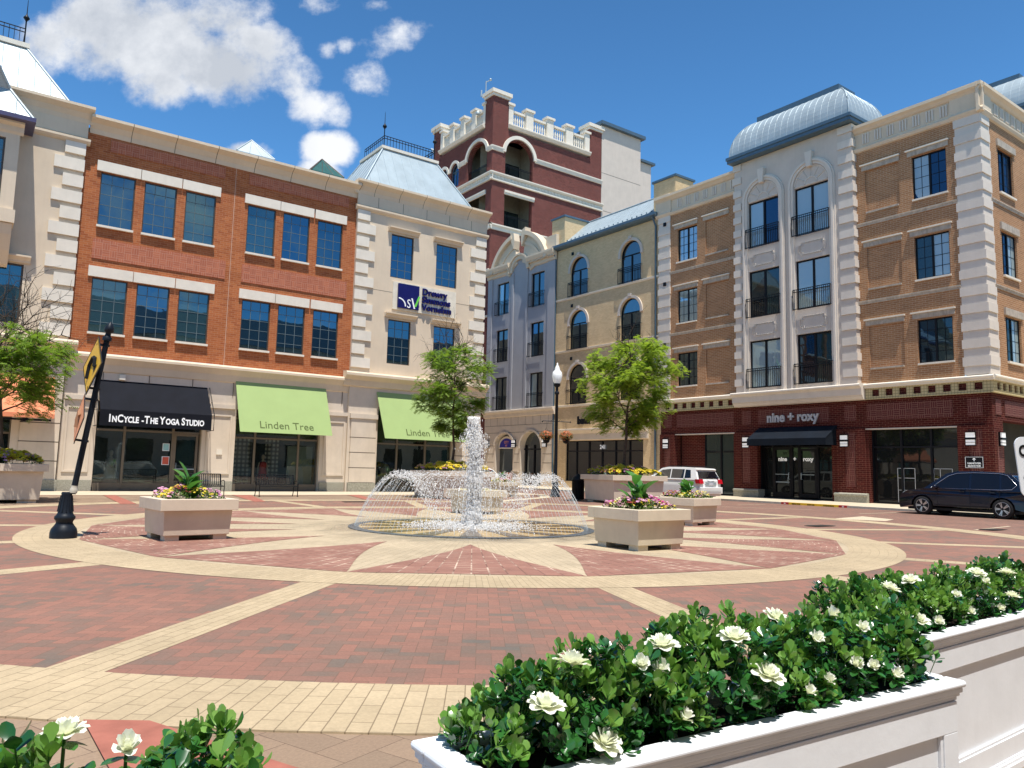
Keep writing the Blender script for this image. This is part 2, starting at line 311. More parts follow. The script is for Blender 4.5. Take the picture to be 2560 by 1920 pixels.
# ---------------------------------------------------------------- mesh builder
WHOLE = {'lettering', 'door_lettering', 'crown', 'trunk', 'leaves', 'new_leaves', 'foliage', 'water_drops', 'water_strands', 'splash', 'centre_jet', 'canna_leaves', 'canna_stems', 'body', 'bay_quoins_', 'bare_branches', 'flower', 'rim'}
class MB:
    def __init__(s): s.v = []; s.f = []; s.mi = []; s.sm = []
    def face(s, pts, mi=0, sm=False):
        n = len(s.v); s.v += [tuple(p) for p in pts]; s.f.append(tuple(range(n, n+len(pts)))); s.mi.append(mi); s.sm.append(sm)
    def add(s, vs, fs, mi=0, sm=False):
        n = len(s.v); s.v += [tuple(p) for p in vs]
        for f in fs: s.f.append(tuple(n+i for i in f)); s.mi.append(mi); s.sm.append(sm)
    def hexa(s, c, mi=0):   # 8 corners: bottom 4 ccw, top 4 ccw
        s.add(c, [(0, 3, 2, 1), (4, 5, 6, 7), (0, 1, 5, 4), (1, 2, 6, 5), (2, 3, 7, 6), (3, 0, 4, 7)], mi)
    def box(s, x0, x1, y0, y1, z0, z1, mi=0):
        s.hexa([(x0, y0, z0), (x1, y0, z0), (x1, y1, z0), (x0, y1, z0), (x0, y0, z1), (x1, y0, z1), (x1, y1, z1), (x0, y1, z1)], mi)
    def fbox(s, F, u0, u1, z0, z1, d0, d1, mi=0):
        P = F.p; s.hexa([P(u0, z0, d0), P(u1, z0, d0), P(u1, z0, d1), P(u0, z0, d1), P(u0, z1, d0), P(u1, z1, d0), P(u1, z1, d1), P(u0, z1, d1)], mi)
    def fprof(s, F, u0, u1, prof, mi=0):   # prof [(d,z)] closed, extruded along the facade
        n = len(prof); vs = [F.p(u0, z, d) for d, z in prof]+[F.p(u1, z, d) for d, z in prof]
        fs = [(i, (i+1) % n, (i+1) % n+n, i+n) for i in range(n)]+[tuple(range(n)), tuple(range(2*n-1, n-1, -1))]
        s.add(vs, fs, mi)
    def fpoly(s, F, pts, d0, d1, mi=0):    # outline [(u,z)] given thickness d0..d1
        n = len(pts); vs = [F.p(u, z, d0) for u, z in pts]+[F.p(u, z, d1) for u, z in pts]
        s.add(vs, [tuple(range(n)), tuple(range(2*n-1, n-1, -1))]+[(i, (i+1) % n, (i+1) % n+n, i+n) for i in range(n)], mi)
    def fring(s, F, uc, zc, r0, r1, d0, d1, a0=0, a1=pi, n=20, mi=0, ez=1):
        vs = []
        for i in range(n+1):
            a = a0+(a1-a0)*i/n
            for r, d in ((r0, d0), (r1, d0), (r1, d1), (r0, d1)): vs.append(F.p(uc+r*cos(a), zc+r*sin(a)*ez, d))
        fs = [(0, 1, 2, 3), tuple(4*n+k for k in (3, 2, 1, 0))]
        for i in range(n):
            for k in range(4): a = 4*i; fs.append((a+k, a+(k+1) % 4, a+4+(k+1) % 4, a+4+k))
        s.add(vs, fs, mi)
    def tube(s, path, r, seg=8, mi=0, cap=True, sm=True):
        if not isinstance(r, (list, tuple)): r = [r]*len(path)
        path = [Vector(p) for p in path]; vs = []; n = len(path)
        for i, p in enumerate(path):
            t = (path[min(i+1, n-1)]-path[max(i-1, 0)])
            t = t.normalized() if t.length > 1e-9 else Vector((0, 0, 1))
            a = Vector((0, 0, 1)) if abs(t.z) < .9 else Vector((1, 0, 0)); x = t.cross(a).normalized(); y = t.cross(x)
            for k in range(seg): q = 2*pi*k/seg; vs.append(p+x*(cos(q)*r[i])+y*(sin(q)*r[i]))
        fs = [(i*seg+k, i*seg+(k+1) % seg, (i+1)*seg+(k+1) % seg, (i+1)*seg+k) for i in range(n-1) for k in range(seg)]
        s.add(vs, fs, mi, sm)
        if cap: s.add(vs[:seg], [tuple(range(seg))], mi); s.add(vs[-seg:], [tuple(range(seg-1, -1, -1))], mi)
    def lathe(s, prof, seg=20, c=(0, 0, 0), mi=0, M=None, sm=True, ex=1):   # prof [(r,z)]
        vs = []
        for r, z in prof:
            for k in range(seg):
                q = 2*pi*k/seg; p = Vector((r*cos(q)*ex, r*sin(q), z)); p = M @ p if M else p; vs.append(p+Vector(c))
        n = len(prof); s.add(vs, [(i*seg+k, i*seg+(k+1) % seg, (i+1)*seg+(k+1) % seg, (i+1)*seg+k) for i in range(n-1) for k in range(seg)], mi, sm)
        if prof[0][0] > 1e-4: s.add(vs[:seg], [tuple(range(seg-1, -1, -1))], mi)
        if prof[-1][0] > 1e-4: s.add(vs[-seg:], [tuple(range(seg))], mi)
    def xf(s, M):
        s.v = [tuple(M @ Vector(v)) for v in s.v]; return s
    def build(s, name, mat, parent=None, label=None, smooth=False, bevel=0):
        if parent is not None and name not in WHOLE:
            parts = s.pieces()
            if len(parts) > 1:
                first = parts[0].build_one(name, mat, parent, label, smooth, bevel)
                for q in parts[1:]: q.build_one(name, mat, parent, label, smooth, bevel)
                return first
        return s.build_one(name, mat, parent, label, smooth, bevel)
    def pieces(s):
        # a part made of far-apart pieces becomes one object for each piece
        n = len(s.f)
        if n == 0: return [s]
        par = list(range(len(s.v)))
        def find(a):
            while par[a] != a: par[a] = par[par[a]]; a = par[a]
            return a
        for f in s.f:
            r = find(f[0])
            for q in f[1:]: par[find(q)] = r
        isl = {}
        for i, f in enumerate(s.f): isl.setdefault(find(f[0]), []).append(i)
        if not 1 < len(isl) <= 800: return [s]
        B = []
        for k, fs in isl.items():
            vs = [s.v[j] for i in fs for j in s.f[i]]; lo = [min(v[a] for v in vs) for a in range(3)]; hi = [max(v[a] for v in vs) for a in range(3)]
            B.append((lo, hi, max(hi[a]-lo[a] for a in range(3)), fs))
        m_ = len(B); g = list(range(m_))
        def fg(a):
            while g[a] != a: g[a] = g[g[a]]; a = g[a]
            return a
        for i in range(m_):
            li, hi_, si, _ = B[i]
            for j in range(i+1, m_):
                lj, hj, sj, _ = B[j]; lim = max(.02, .5*max(si, sj)); d = 0
                for a in range(3): d += max(0, li[a]-hj[a], lj[a]-hi_[a])**2
                if d <= lim*lim: g[fg(j)] = fg(i)
        out = {}
        for i in range(m_): out.setdefault(fg(i), []).extend(B[i][3])
        if not 1 < len(out) <= 60: return [s]
        res = []
        for fs in out.values():
            q = MB(); mp = {}
            for i in sorted(fs):
                t = []
                for j in s.f[i]:
                    if j not in mp: mp[j] = len(q.v); q.v.append(s.v[j])
                    t.append(mp[j])
                q.f.append(tuple(t)); q.mi.append(s.mi[i]); q.sm.append(s.sm[i])
            res.append(q)
        return res
    def build_one(s, name, mat, parent=None, label=None, smooth=False, bevel=0):
        me = bpy.data.meshes.new(name); me.from_pydata(s.v, [], s.f)
        mats = mat if isinstance(mat, (list, tuple)) else [mat]
        for q in mats: me.materials.append(q)
        me.polygons.foreach_set('material_index', s.mi); me.polygons.foreach_set('use_smooth', [bool(smooth or x) for x in s.sm])
        me.update(); o = bpy.data.objects.new(name, me); COL.objects.link(o)
        if parent is not None:
            o.parent = parent; o.matrix_parent_inverse = wm(parent).inverted()
        if label: o['label'] = label
        if bevel:
            b = o.modifiers.new('bevel', 'BEVEL'); b.width = bevel; b.segments = 2; b.limit_method = 'ANGLE'; b.angle_limit = radians(30)
        return o
def wm(o):
    M = Matrix.LocRotScale(o.location, o.rotation_euler, o.scale)
    return wm(o.parent) @ o.matrix_parent_inverse @ M if o.parent else M
def thing(name, label, cat, loc=(0, 0, 0), group=None, rz=0):
    o = bpy.data.objects.new(name, None); COL.objects.link(o); o.location = loc; o.rotation_euler = (0, 0, rz); o.empty_display_size = .2
    o['label'] = label; o['category'] = cat
    if group: o['group'] = group
    return o
def tag(o, label=None, cat=None, group=None, kind=None):
    for k, v in (('label', label), ('category', cat), ('group', group), ('kind', kind)):
        if v: o[k] = v
    return o
def copy_tree(o, parent=None):
    c = o.copy(); COL.objects.link(c)
    if parent is not None: c.parent = parent
    for ch in o.children: copy_tree(ch, c)
    return c
class Fr:
    def __init__(s, ax, c): s.ax = ax; s.c = c
    def p(s, u, z, d=0): return (u, s.c-d, z) if s.ax == 'Y' else (s.c-d, u, z)
def text_mesh(mb, s, F, uc, z, size, d=.02, ext=.02, flip=False, off=0, mi=0, squeeze=1, align='CENTER', M=None):
    cu = bpy.data.curves.new('t', 'FONT'); cu.body = s; cu.size = size; cu.extrude = ext/2; cu.offset = off; cu.align_x = align; cu.resolution_u = 3
    o = bpy.data.objects.new('t', cu); COL.objects.link(o); dg = bpy.context.evaluated_depsgraph_get(); me = bpy.data.meshes.new_from_object(o.evaluated_get(dg))
    vs = []
    for v in me.vertices:
        x, y, zz = v.co; x *= squeeze
        if M is not None: vs.append(M @ Vector((x, y, zz)))
        else: vs.append(F.p(uc+(-x if flip else x), z+y, d+zz))
    mb.add(vs, [tuple(p.vertices) for p in me.polygons], mi)
    bpy.data.objects.remove(o); bpy.data.meshes.remove(me); bpy.data.curves.remove(cu)
def wall(mb, F, u0, u1, z0, z1, holes, rev=.2, mi=0, d=0):
    """front sheet at depth d with openings; hole (a,b,c,e[,arch_rise]) – arch sits above e."""
    H = [(h[0], h[1], h[2], h[3]+(h[4] if len(h) > 4 else 0)) for h in holes]
    us = sorted({u0, u1, *[x for h in H for x in h[:2] if u0 < x < u1]}); zs = sorted({z0, z1, *[x for h in H for x in h[2:4] if z0 < x < z1]})
    for i in range(len(us)-1):
        for j in range(len(zs)-1):
            cu, cz = (us[i]+us[i+1])/2, (zs[j]+zs[j+1])/2
            if any(h[0] < cu < h[1] and h[2] < cz < h[3] for h in H): continue
            mb.face([F.p(us[i], zs[j], d), F.p(us[i+1], zs[j], d), F.p(us[i+1], zs[j+1], d), F.p(us[i], zs[j+1], d)], mi)
    for h in holes:
        a, b, c, e = h[:4]; r = h[4] if len(h) > 4 else 0
        out = [(a, c), (b, c), (b, e)]
        if r:
            N = 16; uc = (a+b)/2; hw = (b-a)/2; arc = [(uc+hw*cos(pi*k/N), e+r*sin(pi*k/N)) for k in range(N+1)]
            for k in range(N):
                (ua, za), (ub, zb) = arc[k], arc[k+1]; mb.face([F.p(ua, za, d), F.p(ua, e+r, d), F.p(ub, e+r, d), F.p(ub, zb, d)], mi)
            out += arc[1:]
        else: out += [(a, e)]
        for k in range(len(out)):
            (ua, za), (ub, zb) = out[k], out[(k+1) % len(out)]
            mb.face([F.p(ua, za, d), F.p(ub, zb, d), F.p(ub, zb, d-rev), F.p(ua, za, d-rev)], mi)
def window(F, b, u0, u1, z0, z1, fm, gm, d=-.12, fw=.07, grid=None, mull=0, arch=0, label=None, mm=None, skiptop=0, name='window'):
    if gm is GLASS: gm = random.choice((GLASS, GLASS2, GLASS3))
    mb = MB(); g = .003; a, c, e, f = u0+g, u1-g, z0+g, z1-g
    mb.fbox(F, a, a+fw, e, f, d, d+.06); mb.fbox(F, c-fw, c, e, f, d, d+.06); mb.fbox(F, a+fw, c-fw, e, e+fw, d, d+.06)
    if arch: mb.fring(F, (a+c)/2, f, (c-a)/2-fw, (c-a)/2, d, d+.06, ez=arch/((u1-u0)/2)); mb.fbox(F, a+fw, c-fw, f-fw/2, f+fw/2, d, d+.055)
    else: mb.fbox(F, a+fw, c-fw, f-fw, f, d, d+.06)
    for k in range(mull):
        uc = a+(c-a)*(k+1)/(mull+1); mb.fbox(F, uc-fw*.8, uc+fw*.8, e+fw, f-fw, d, d+.057)
    if grid:
        nx, nz = grid; t = .012
        for k in range(1, nx): uc = a+(c-a)*k/nx; mb.fbox(F, uc-t, uc+t, e+fw, f-fw-(f-e)*skiptop, d+.012, d+.03, 1)
        for k in range(1, nz): zc = e+(f-e)*k/nz; mb.fbox(F, a+fw, c-fw, zc-t, zc+t, d+.014, d+.027, 1)
    o = mb.build(name, [fm, mm or MUNT], b, label)
    pb = MB(); n = 16
    if arch: pts = [(a, e), (c, e), (c, f)]+[((a+c)/2+(c-a)/2*cos(pi*k/n), f+arch*.99*sin(pi*k/n)) for k in range(1, n)]+[(a, f)]
    else: pts = [(a, e), (c, e), (c, f), (a, f)]
    if mull == 1 and not arch and random.random() < .7:   # the two leaves show different rooms
        g2 = random.choice((GLASSC, GLASSM, GLASSN, GLASSD)); um = (a+c)/2; q = MB(); q.face([F.p(u_, z_, d+.02+random.uniform(-.004, .004)) for u_, z_ in ((um, e), (c, e), (c, f), (um, f))]); q.build('pane', g2, o)
    tl = random.uniform(-.003, .003); tm = random.uniform(-.006, .006); pb.face([F.p(u, z, d+.012+tl*(z-z0)+tm*(u-u0)) for u, z in pts]); pb.build('pane', gm, o)
    return o
def railing(F, b, u0, u1, z0, z1, d0=.02, d1=.16, bars=16, label=None, side=True):
    mb = MB(); t = .02
    for z in (z1, z1-.13, z0+.04): mb.fbox(F, u0, u1, z-t, z+t, d1-.03, d1)
    for k in range(bars+1):
        u = u0+(u1-u0)*k/bars; w = .022 if k in (0, bars) else .009; mb.fbox(F, u-w, u+w, z0, z1-t, d1-.024, d1-.006)
    if side:
        for u in (u0, u1):
            for z in (z1-.01, z0+.05): mb.fbox(F, u-.015, u+.015, z-t*.8, z+t*.8, d0, d1-.03)
    return mb.build('balcony_railing', IRON, b, label)
def quoins(mb, F, ua, ub, z0, z1, step, long_, short_, d, side, first=0, gap=.28):
    z = z0; k = first
    while z+step*(1-gap) <= z1+.01:
        L = long_ if k % 2 == 0 else short_
        if side == 'R': mb.fbox(F, ub-L, ub+.02, z+step*gap, z+step, 0.0, d)
        else: mb.fbox(F, ua-.02, ua+L, z+step*gap, z+step, 0.0, d)
        z += step; k += 1
def bounds_rect(mb, x0, x1, y0, y1, z): mb.face([(x0, y0, z), (x1, y0, z), (x1, y1, z), (x0, y1, z)])
# ================================================================ SETTING
CX, CY = PC
def pol(r, deg, z=0): a = radians(deg); return (CX+r*cos(a), CY+r*sin(a), z)
def struct(name, mb, mat): o = mb.build(name, mat); o['kind'] = 'structure'; return o
mb = MB(); bounds_rect(mb, -400, 500, -400, 500, 0); struct('ground', mb, PAVE_BRN)
mb = MB()
mb.face([(x, y, .004) for x, y in [(12, -120), (33, -120), (33, 200), (27.2, 200), (27.2, 35.5), (24, 31), (12, 29)]]); struct('road', mb, PAVE_ROAD)
mb = MB(); mb.face([pol(13.6, 5*k, .0055) for k in range(72)]); struct('plaza_paving', mb, PAVE_RED)
def annulus(mb, r0, r1, z, n=144, a0=0, a1=360):
    for k in range(n):
        p, q = a0+(a1-a0)*k/n, a0+(a1-a0)*(k+1)/n; mb.face([pol(r0, p, z), pol(r1, p, z), pol(r1, q, z), pol(r0, q, z)])
mb = MB(); annulus(mb, 13.14, 14.05, .0105); annulus(mb, 8.11, 9.08, .0105)
for k in range(16):
    a = radians(22.5*k+.1); c, s = cos(a), sin(a)
    mb.face([(CX+r*c-w*s, CY+r*s+w*c, .008) for r, w in ((9.0, -.215), (13.2, -.215), (13.2, .215), (9.0, .215))])
for k in range(144): p, q = 2.5*k, 2.5*(k+1); mb.face([pol(14.05, p, -.02), pol(14.05, q, -.02), pol(14.05, q, .0105), pol(14.05, p, .0105)])
struct('tan_paving_rings', mb, TAN_RING)
mb = MB(); annulus(mb, 2.5, 8.2, .008); struct('inner_paving', mb, TAN_IN)
mb = MB()
for k in range(16):
    c0 = 22.5*k+11.25
    L, R_ = [], []
    for i in range(15):
        r = 4.04+(8.13-4.04)*i/14; dl = 11.25*(1-max(0, (8.11-r)/4.07)**1.15)
        L.append(pol(r, c0-dl, .0125)); R_.append(pol(r, c0+dl, .0125))
    for i in range(14): mb.face([L[i], R_[i], R_[i+1], L[i+1]] if i else [L[0], R_[1], L[1]])
struct('red_petal_paving', mb, RED_PET)
mb = MB()
for k in range(4):  # drain covers in the road
    x, y = [(19.9, 12.4), (24.0, 9.6), (12.6, 27.2), (29.2, 24.9)][k]; mb.box(x-.45, x+.45, y-.2, y+.2, .016, .024)
struct('drain_grates', mb, simple('cast_iron_grate', (.05, .045, .04), .6, .5, .4, 30))
# sidewalk, kerb, tan borders
mb = MB(); mb.box(33.18, 60, -120, 200, -.1, .10); struct('sidewalk', mb, CONCG)
mb = MB()
for y0, y1 in ((-120, 19.2), (22.62, 200)): mb.box(33.0, 33.177, y0, y1, -.1, .103)
mb.box(33.02, 33.177, 19.2, 22.62, -.1, .103); struct('kerb', mb, KERBM)
mb = MB(); mb.box(33.0, 33.18, 19.62, 22.2, .0, .108, 0); mb.box(33.0, 33.18, 19.2, 19.617, 0, .108, 1); mb.box(33.0, 33.18, 22.203, 22.62, 0, .108, 1)
KF = Fr('X', 33.0)
for s_, u in (('MINUTE', 21.8), ('RETAIL', 21.0), ('PARKING', 20.1)): text_mesh(mb, s_, KF, u, .02, .085, .004, .004, True, .002, 2, 1.5)
for u in (22.42, 19.4): text_mesh(mb, '30', KF, u, .02, .085, .004, .004, True, .002, 3, 1.3)
struct('painted_kerb', mb, [YELP, REDP, BLACKP, WHITE])
mb = MB(); z = .020
for x0, x1, y0, y1 in ((-60, 27.2, 33.7, 37.7), ): bounds_rect(mb, x0, x1, y0, y1, z-.012)
mb.face([(x, y, .009) for x, y in [(26.6, 33.7), (27.2, 33.7), (27.2, 200), (26.6, 200)]])
mb.face([(x, y, .009) for x, y in [(24.3, 30.6), (26.6, 33.7), (27.2, 33.7), (24.9, 30.4)]]); mb.face([(x, y, .0095) for x, y in [(18.6, 27.0), (24.3, 30.6), (24.9, 30.4), (19.2, 26.6)]])
struct('pale_paving_border', mb, CONCG)
mb = MB()
for (a, b_, c, d_) in (((4.98, 33.68), (5.41, 33.68), (4.96, 26.9), (4.5, 26.9)), ((9.9, 33.68), (10.7, 33.68), (9.4, 27.8), (9.0, 27.8)), ((15.2, 33.68), (15.8, 33.68), (14.3, 28.6), (13.8, 28.6)), ((.1, 33.68), (.5, 33.68), (.4, 26.4), (0, 26.4))):
    mb.face([(x, y, .012) for x, y in (a, b_, c, d_)])
mb.face([(x, y, .012) for x, y in ((.70, 4.78), (.71, 3.2), (1.55, 3.2), (.99, 4.58))])
mb.face([(x, y, .012) for x, y in ((-60, 33.42), (26.6, 33.42), (26.6, 33.58), (-60, 33.58))])
struct('red_paving_stripes', mb, simple('plain_red_pavers', (.34, .125, .09), .8, 0, .15, 6, bump=.15))
mb = MB()
for (x, y, a, l) in ((24.9, 9.95, 6, 3.2), (28.0, 19.9, -52, 3.6), (30.2, 16.0, 2, 4), (30.4, 22.4, 2, 2.2), (30.2, 9.0, 2, 4)):
    a = radians(a); c, s = cos(a), sin(a)
    mb.face([(x+c*p-s*q, y+s*p+c*q, .010) for p, q in ((-l/2, -.05), (l/2, -.05), (l/2, .05), (-l/2, .05))])
mb.face([(x, y, .010) for x, y in ((23.8, 14.4), (26.6, 14.9), (25.9, 13.4), (24.6, 13.0))])
struct('road_markings', mb, simple('worn_road_paint', (.55, .45, .32), .8, 0, .25, 20))
# ================================================================ LEFT SIDE: three joined buildings on Y = 38
FL = Fr('Y', 38.0); FB = Fr('Y', 38.15)
def room(parent, F, u0, u1, z0, z1, depth, name='interior', col=None):
    mb = MB(); P = F.p; a = -.35; b_ = -depth
    mb.face([P(u0, z0, b_), P(u1, z0, b_), P(u1, z1, b_), P(u0, z1, b_)]); mb.face([P(u0, z0+.02, a), P(u1, z0+.02, a), P(u1, z0+.02, b_), P(u0, z0+.02, b_)], 1)
    mb.face([P(u0, z1, a), P(u1, z1, a), P(u1, z1, b_), P(u0, z1, b_)]); mb.face([P(u0, z0, a), P(u0, z1, a), P(u0, z1, b_), P(u0, z0, b_)]); mb.face([P(u1, z0, a), P(u1, z1, a), P(u1, z1, b_), P(u1, z0, b_)])
    return mb.build(name, [col or INTER, INTFL], parent)
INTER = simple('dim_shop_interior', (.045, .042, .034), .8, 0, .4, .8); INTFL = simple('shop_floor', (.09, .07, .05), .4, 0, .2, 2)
INTL = simple('pale_shop_interior', (.32, .33, .26), .8, 0, .3, .6)
def storefront(F, b, u0, u1, z0, z1, cuts, bar, d=-.33, mat=BRONZEL, gm=SHOPG, base=.35, door=None):
    """cuts: mullion u positions; bar: transom height; door (ua, ub)"""
    mb = MB(); w = .05
    us = [u0, *cuts, u1]
    for u in us: mb.fbox(F, max(u0, u-w), min(u1, u+w), z0, z1, d, d+.1)
    for i in range(len(us)-1):
        a, c = us[i]+w, us[i+1]-w
        mb.fbox(F, a, c, z1-.07, z1, d, d+.098); mb.fbox(F, a, c, bar-.04, bar+.04, d, d+.098)
        mb.fbox(F, a, c, z0, z0+(.1 if door and door[0]-.1 < us[i]+.1 < door[1] else base), d-.02, d+.12)
    o = mb.build('shop_window', mat, b); pb = MB(); pb.face([F.p(u0, z0, d+.03), F.p(u1, z0, d+.03), F.p(u1, z1, d+.03), F.p(u0, z1, d+.03)]); pb.build('pane', gm, o)
    if door:
        db = MB(); a, c = door; t = .1; zt = bar-.05
        for q in ((a, a+t, z0+.1, zt), (c-t, c, z0+.1, zt), (a+t, c-t, zt-t, zt), (a+t, c-t, z0+.1, z0+.35)): db.fbox(F, *q, d+.04, d+.115)
        dd = db.build('door', mat, b); hb = MB(); hb.tube([F.p(a+.14, 1.3, d+.12), F.p(a+.14, 1.3, d+.19), F.p(a+.14, .95, d+.19), F.p(a+.14, .95, d+.12)], .015, 6); hb.fbox(F, a+t, c-t, 1.0, 1.05, d+.05, d+.09); hb.build('handle', METAL, dd)
    return o
def hood(mb, F, u0, u1, z, d=.18, h=.24):   # little moulded canopy over an opening
    mb.fprof(F, u0, u1, [(.0, z), (d*.35, z), (d*.45, z+h*.3), (d*.8, z+h*.65), (d, z+h*.75), (d, z+h), (0, z+h)])
CORN = [(0, 0), (.04, 0), (.10, .22), (.28, .47), (.55, .62), (.60, .64), (.60, .78), (0, .78)]
def corn(z, s=1, sz=1): return [(d*s, z+h*sz) for d, h in CORN]
def mansard(b, x0, x1, y0, y1, z0, H, ix, iy, mat, fasc, rib=.5, curved=False, n=1, eave=.1, name='mansard_roof', topbox=.22, ribmat=None):
    mb = MB(); n = 12 if curved else 1
    def ring(t):
        if curved: f = 1-sqrt(max(0, 1-t*t)); zz = z0+H*t
        else: f = t; zz = z0+H*t
        return (x0+ix*f, x1-ix*f, y0+iy*f, y1-iy*f, zz)
    R = [ring(sin(pi/2*k/n) if curved else k/n) for k in range(n+1)]
    if curved: R = [ring(sin(pi/2*k/n)*.985) for k in range(n+1)]
    for k in range(n):
        a, c = R[k], R[k+1]
        A = [(a[0], a[2], a[4]), (a[1], a[2], a[4]), (a[1], a[3], a[4]), (a[0], a[3], a[4])]; Cc = [(c[0], c[2], c[4]), (c[1], c[2], c[4]), (c[1], c[3], c[4]), (c[0], c[3], c[4])]
        for i in range(4): mb.face([A[i], A[(i+1) % 4], Cc[(i+1) % 4], Cc[i]], 0, curved)
    c = R[-1]; mb.face([(c[0], c[2], c[4]), (c[1], c[2], c[4]), (c[1], c[3], c[4]), (c[0], c[3], c[4])])
    o = mb.build(name, mat, b); rb = MB()
    def line(fx0, fy0, ax):  # a seam rising on side ax
        pts = []
        for a in R:
            if ax in (0, 2): y = a[2] if ax == 0 else a[3]; x = fx0; ok = a[0]-.02 <= x <= a[1]+.02; p = (x, y, a[4])
            else: x = a[0] if ax == 3 else a[1]; y = fy0; ok = a[2]-.02 <= y <= a[3]+.02; p = (x, y, a[4])
            if ok: pts.append(p)
            else:
                if not curved:   # clip on the hip
                    t = (x-x0)/ix if ax in (0, 2) and x < (x0+x1)/2 else (x1-x)/ix if ax in (0, 2) else (y-y0)/iy if y < (y0+y1)/2 else (y1-y)/iy
                    q = ring(max(0, min(1, t))); pts.append((x, q[2] if ax == 0 else q[3], q[4]) if ax in (0, 2) else (q[0] if ax == 3 else q[1], y, q[4]))
                break
        if len(pts) > 1: rb.tube(pts, .011 if curved else .02, 4, cap=False, sm=False)
    u = x0+rib
    while u < x1-.1: line(u, 0, 0); u += rib
    u = y0+rib
    while u < y1-.1: line(0, u, 3); line(0, u, 1); u += rib
    for sx, sy in ((0, 2), (1, 2), (1, 3), (0, 3)): rb.tube([(a[sx], a[sy], a[4]+.01) for a in R], .03 if curved else .06, 5, cap=False)
    rb.build('roof_seams', ribmat or mat, o)
    fb = MB(); fb.box(x0-eave, x1+eave, y0-eave, y1+eave, z0-.16, z0+.02)
    if curved: fb.box(x0-eave*.6, x1+eave*.6, y0-eave*.6, y1+eave*.6, z0-.36, z0-.163)
    fb.box(c[0]-.12, c[1]+.12, c[2]-.12, c[3]+.12, c[4]-.02, c[4]+topbox); fb.build('roof_fascia', fasc, o); return o, c
def cresting(b, c, z, h=.75, ends=True):
    mb = MB(); x0, x1, y0, y1 = c[0]+.1, c[1]-.1, c[2]+.1, c[3]-.1
    for zz in (z+.08, z+h*.78, z+h): mb.box(x0, x1, y0-.015, y0+.015, zz-.02, zz+.02); mb.box(x0-.015, x0+.015, y0, y1, zz-.02, zz+.02); mb.box(x1-.015, x1+.015, y0, y1, zz-.02, zz+.02)
    n = int((x1-x0)/.2)
    for k in range(n+1): x = x0+(x1-x0)*k/n; mb.box(x-.012, x+.012, y0-.01, y0+.01, z, z+h)
    n = int((y1-y0)/.25)
    for k in range(n+1):
        y = y0+(y1-y0)*k/n
        for x in (x0, x1): mb.box(x-.01, x+.01, y-.012, y+.012, z, z+h)
    o = mb.build('roof_railing', IRON, b)
    for x, y in ((x0, y0), (x1, y0)):
        f = MB(); f.lathe([(.03, z), (.03, z+1.1), (.05, z+1.15), (.13, z+1.25), (.13, z+1.3), (.04, z+1.42), (.02, z+1.5), (.012, z+2.1), (0, z+2.25)], 8, (x, y, 0)); f.build('finial', IRON, b)
# ---- cream west wing
A_ = thing('cream_stucco_building', 'cream stucco building with pale quoins and a projecting bay at the left edge', 'building', (0, 38, 0))
mb = MB(); wall(mb, FL, -14, 3.78, 6.2, 17, [(.45, 1.9, 7.0, 9.55), (-3.2, -1.6, 7.0, 9.55), (-6, -4.4, 7, 9.55)], .2)
mb.face([(3.78, 38, 0), (3.78, 52, 0), (3.78, 52, 17), (3.78, 38, 17)]); mb.build('wall', CREAM, A_)
mb = MB(); quoins(mb, FL, 0, 3.78, 6.45, 15.3, .745, 1.15, .78, .1, 'R'); mb.build('quoins', STONE, A_)
mb = MB(); mb.fprof(FL, -14, 4.0, [(d+.02, z) for d, z in corn(16.35, .85, .85)]); mb.fprof(FL, -14, 3.95, [(0, 15.35), (.1, 15.4), (.2, 15.5), (.2, 15.6), (0, 15.68)]); mb.fbox(FL, -14, 3.83, 15.68, 16.36, 0, .05)
mb.fprof(FL, -14, 4.12, [(0, 5.75), (.12, 5.8), (.2, 6.1), (.45, 6.3), (.45, 6.42), (.38, 6.5), (0, 6.52)]); mb.build('cornice', CREAM, A_)
mb = MB(); hood(mb, FL, .2, 2.12, 9.6, .28, .3); hood(mb, FL, -3.5, -1.3, 9.6, .28, .3); mb.build('window_hood', CREAM, A_)
window(FL, A_, .45, 1.9, 7.0, 9.55, BRONZE, GLASS, grid=(3, 5)); window(FL, A_, -3.2, -1.6, 7.0, 9.55, BRONZE, GLASS, grid=(3, 5))
FY = Fr('Y', 36.85)   # bay
mb = MB(); wall(mb, FY, -6, 1.28, 11.5, 15.1, [(-.5, .8, 11.85, 14.5), (-2.6, -1.2, 11.85, 14.5)], .15)
mb.face([(1.28, 36.85, 11.5), (1.28, 38, 11.5), (1.28, 38, 15.1), (1.28, 36.85, 15.1)]); mb.face([(-6, 36.85, 11.5), (-6, 38, 11.5), (1.28, 38, 11.5), (1.28, 36.85, 11.5)])
mb.fbox(FY, -6.1, 1.36, 10.95, 11.5, -1.1, .1); mb.fprof(FY, -6, 1.3, [(0, 10.93), (-1.1, 10.93), (-1.1, 9.3), (-.9, 9.4), (-.5, 9.9), (-.15, 10.5)]); mb.build('bay', CREAM, A_)
window(FY, A_, -.5, .8, 11.85, 14.5, BRONZE, GLASS, grid=(3, 5))
mansard(A_, -6.4, 1.66, 36.35, 38.0, 15.35, 2.6, 1.7, 1.6, METALB, simple('violet_grey_gutter', (.10, .09, .16), .4, .2), .62, name='bay_roof')
mb = MB(); mb.fprof(FY, -6.1, 1.4, [(0, 14.7), (.08, 14.8), (.12, 15.0), (.3, 15.1), (.3, 15.18), (0, 15.18)]); mb.build('bay_cornice', CREAM, A_)
o, c = mansard(A_, -7, 3.05, 38.5, 46, 17.35, 2.75, 1.75, 1.75, METALB, STONE, .62, name='mansard_roof', topbox=.2); cresting(A_, c, c[4]+.2)
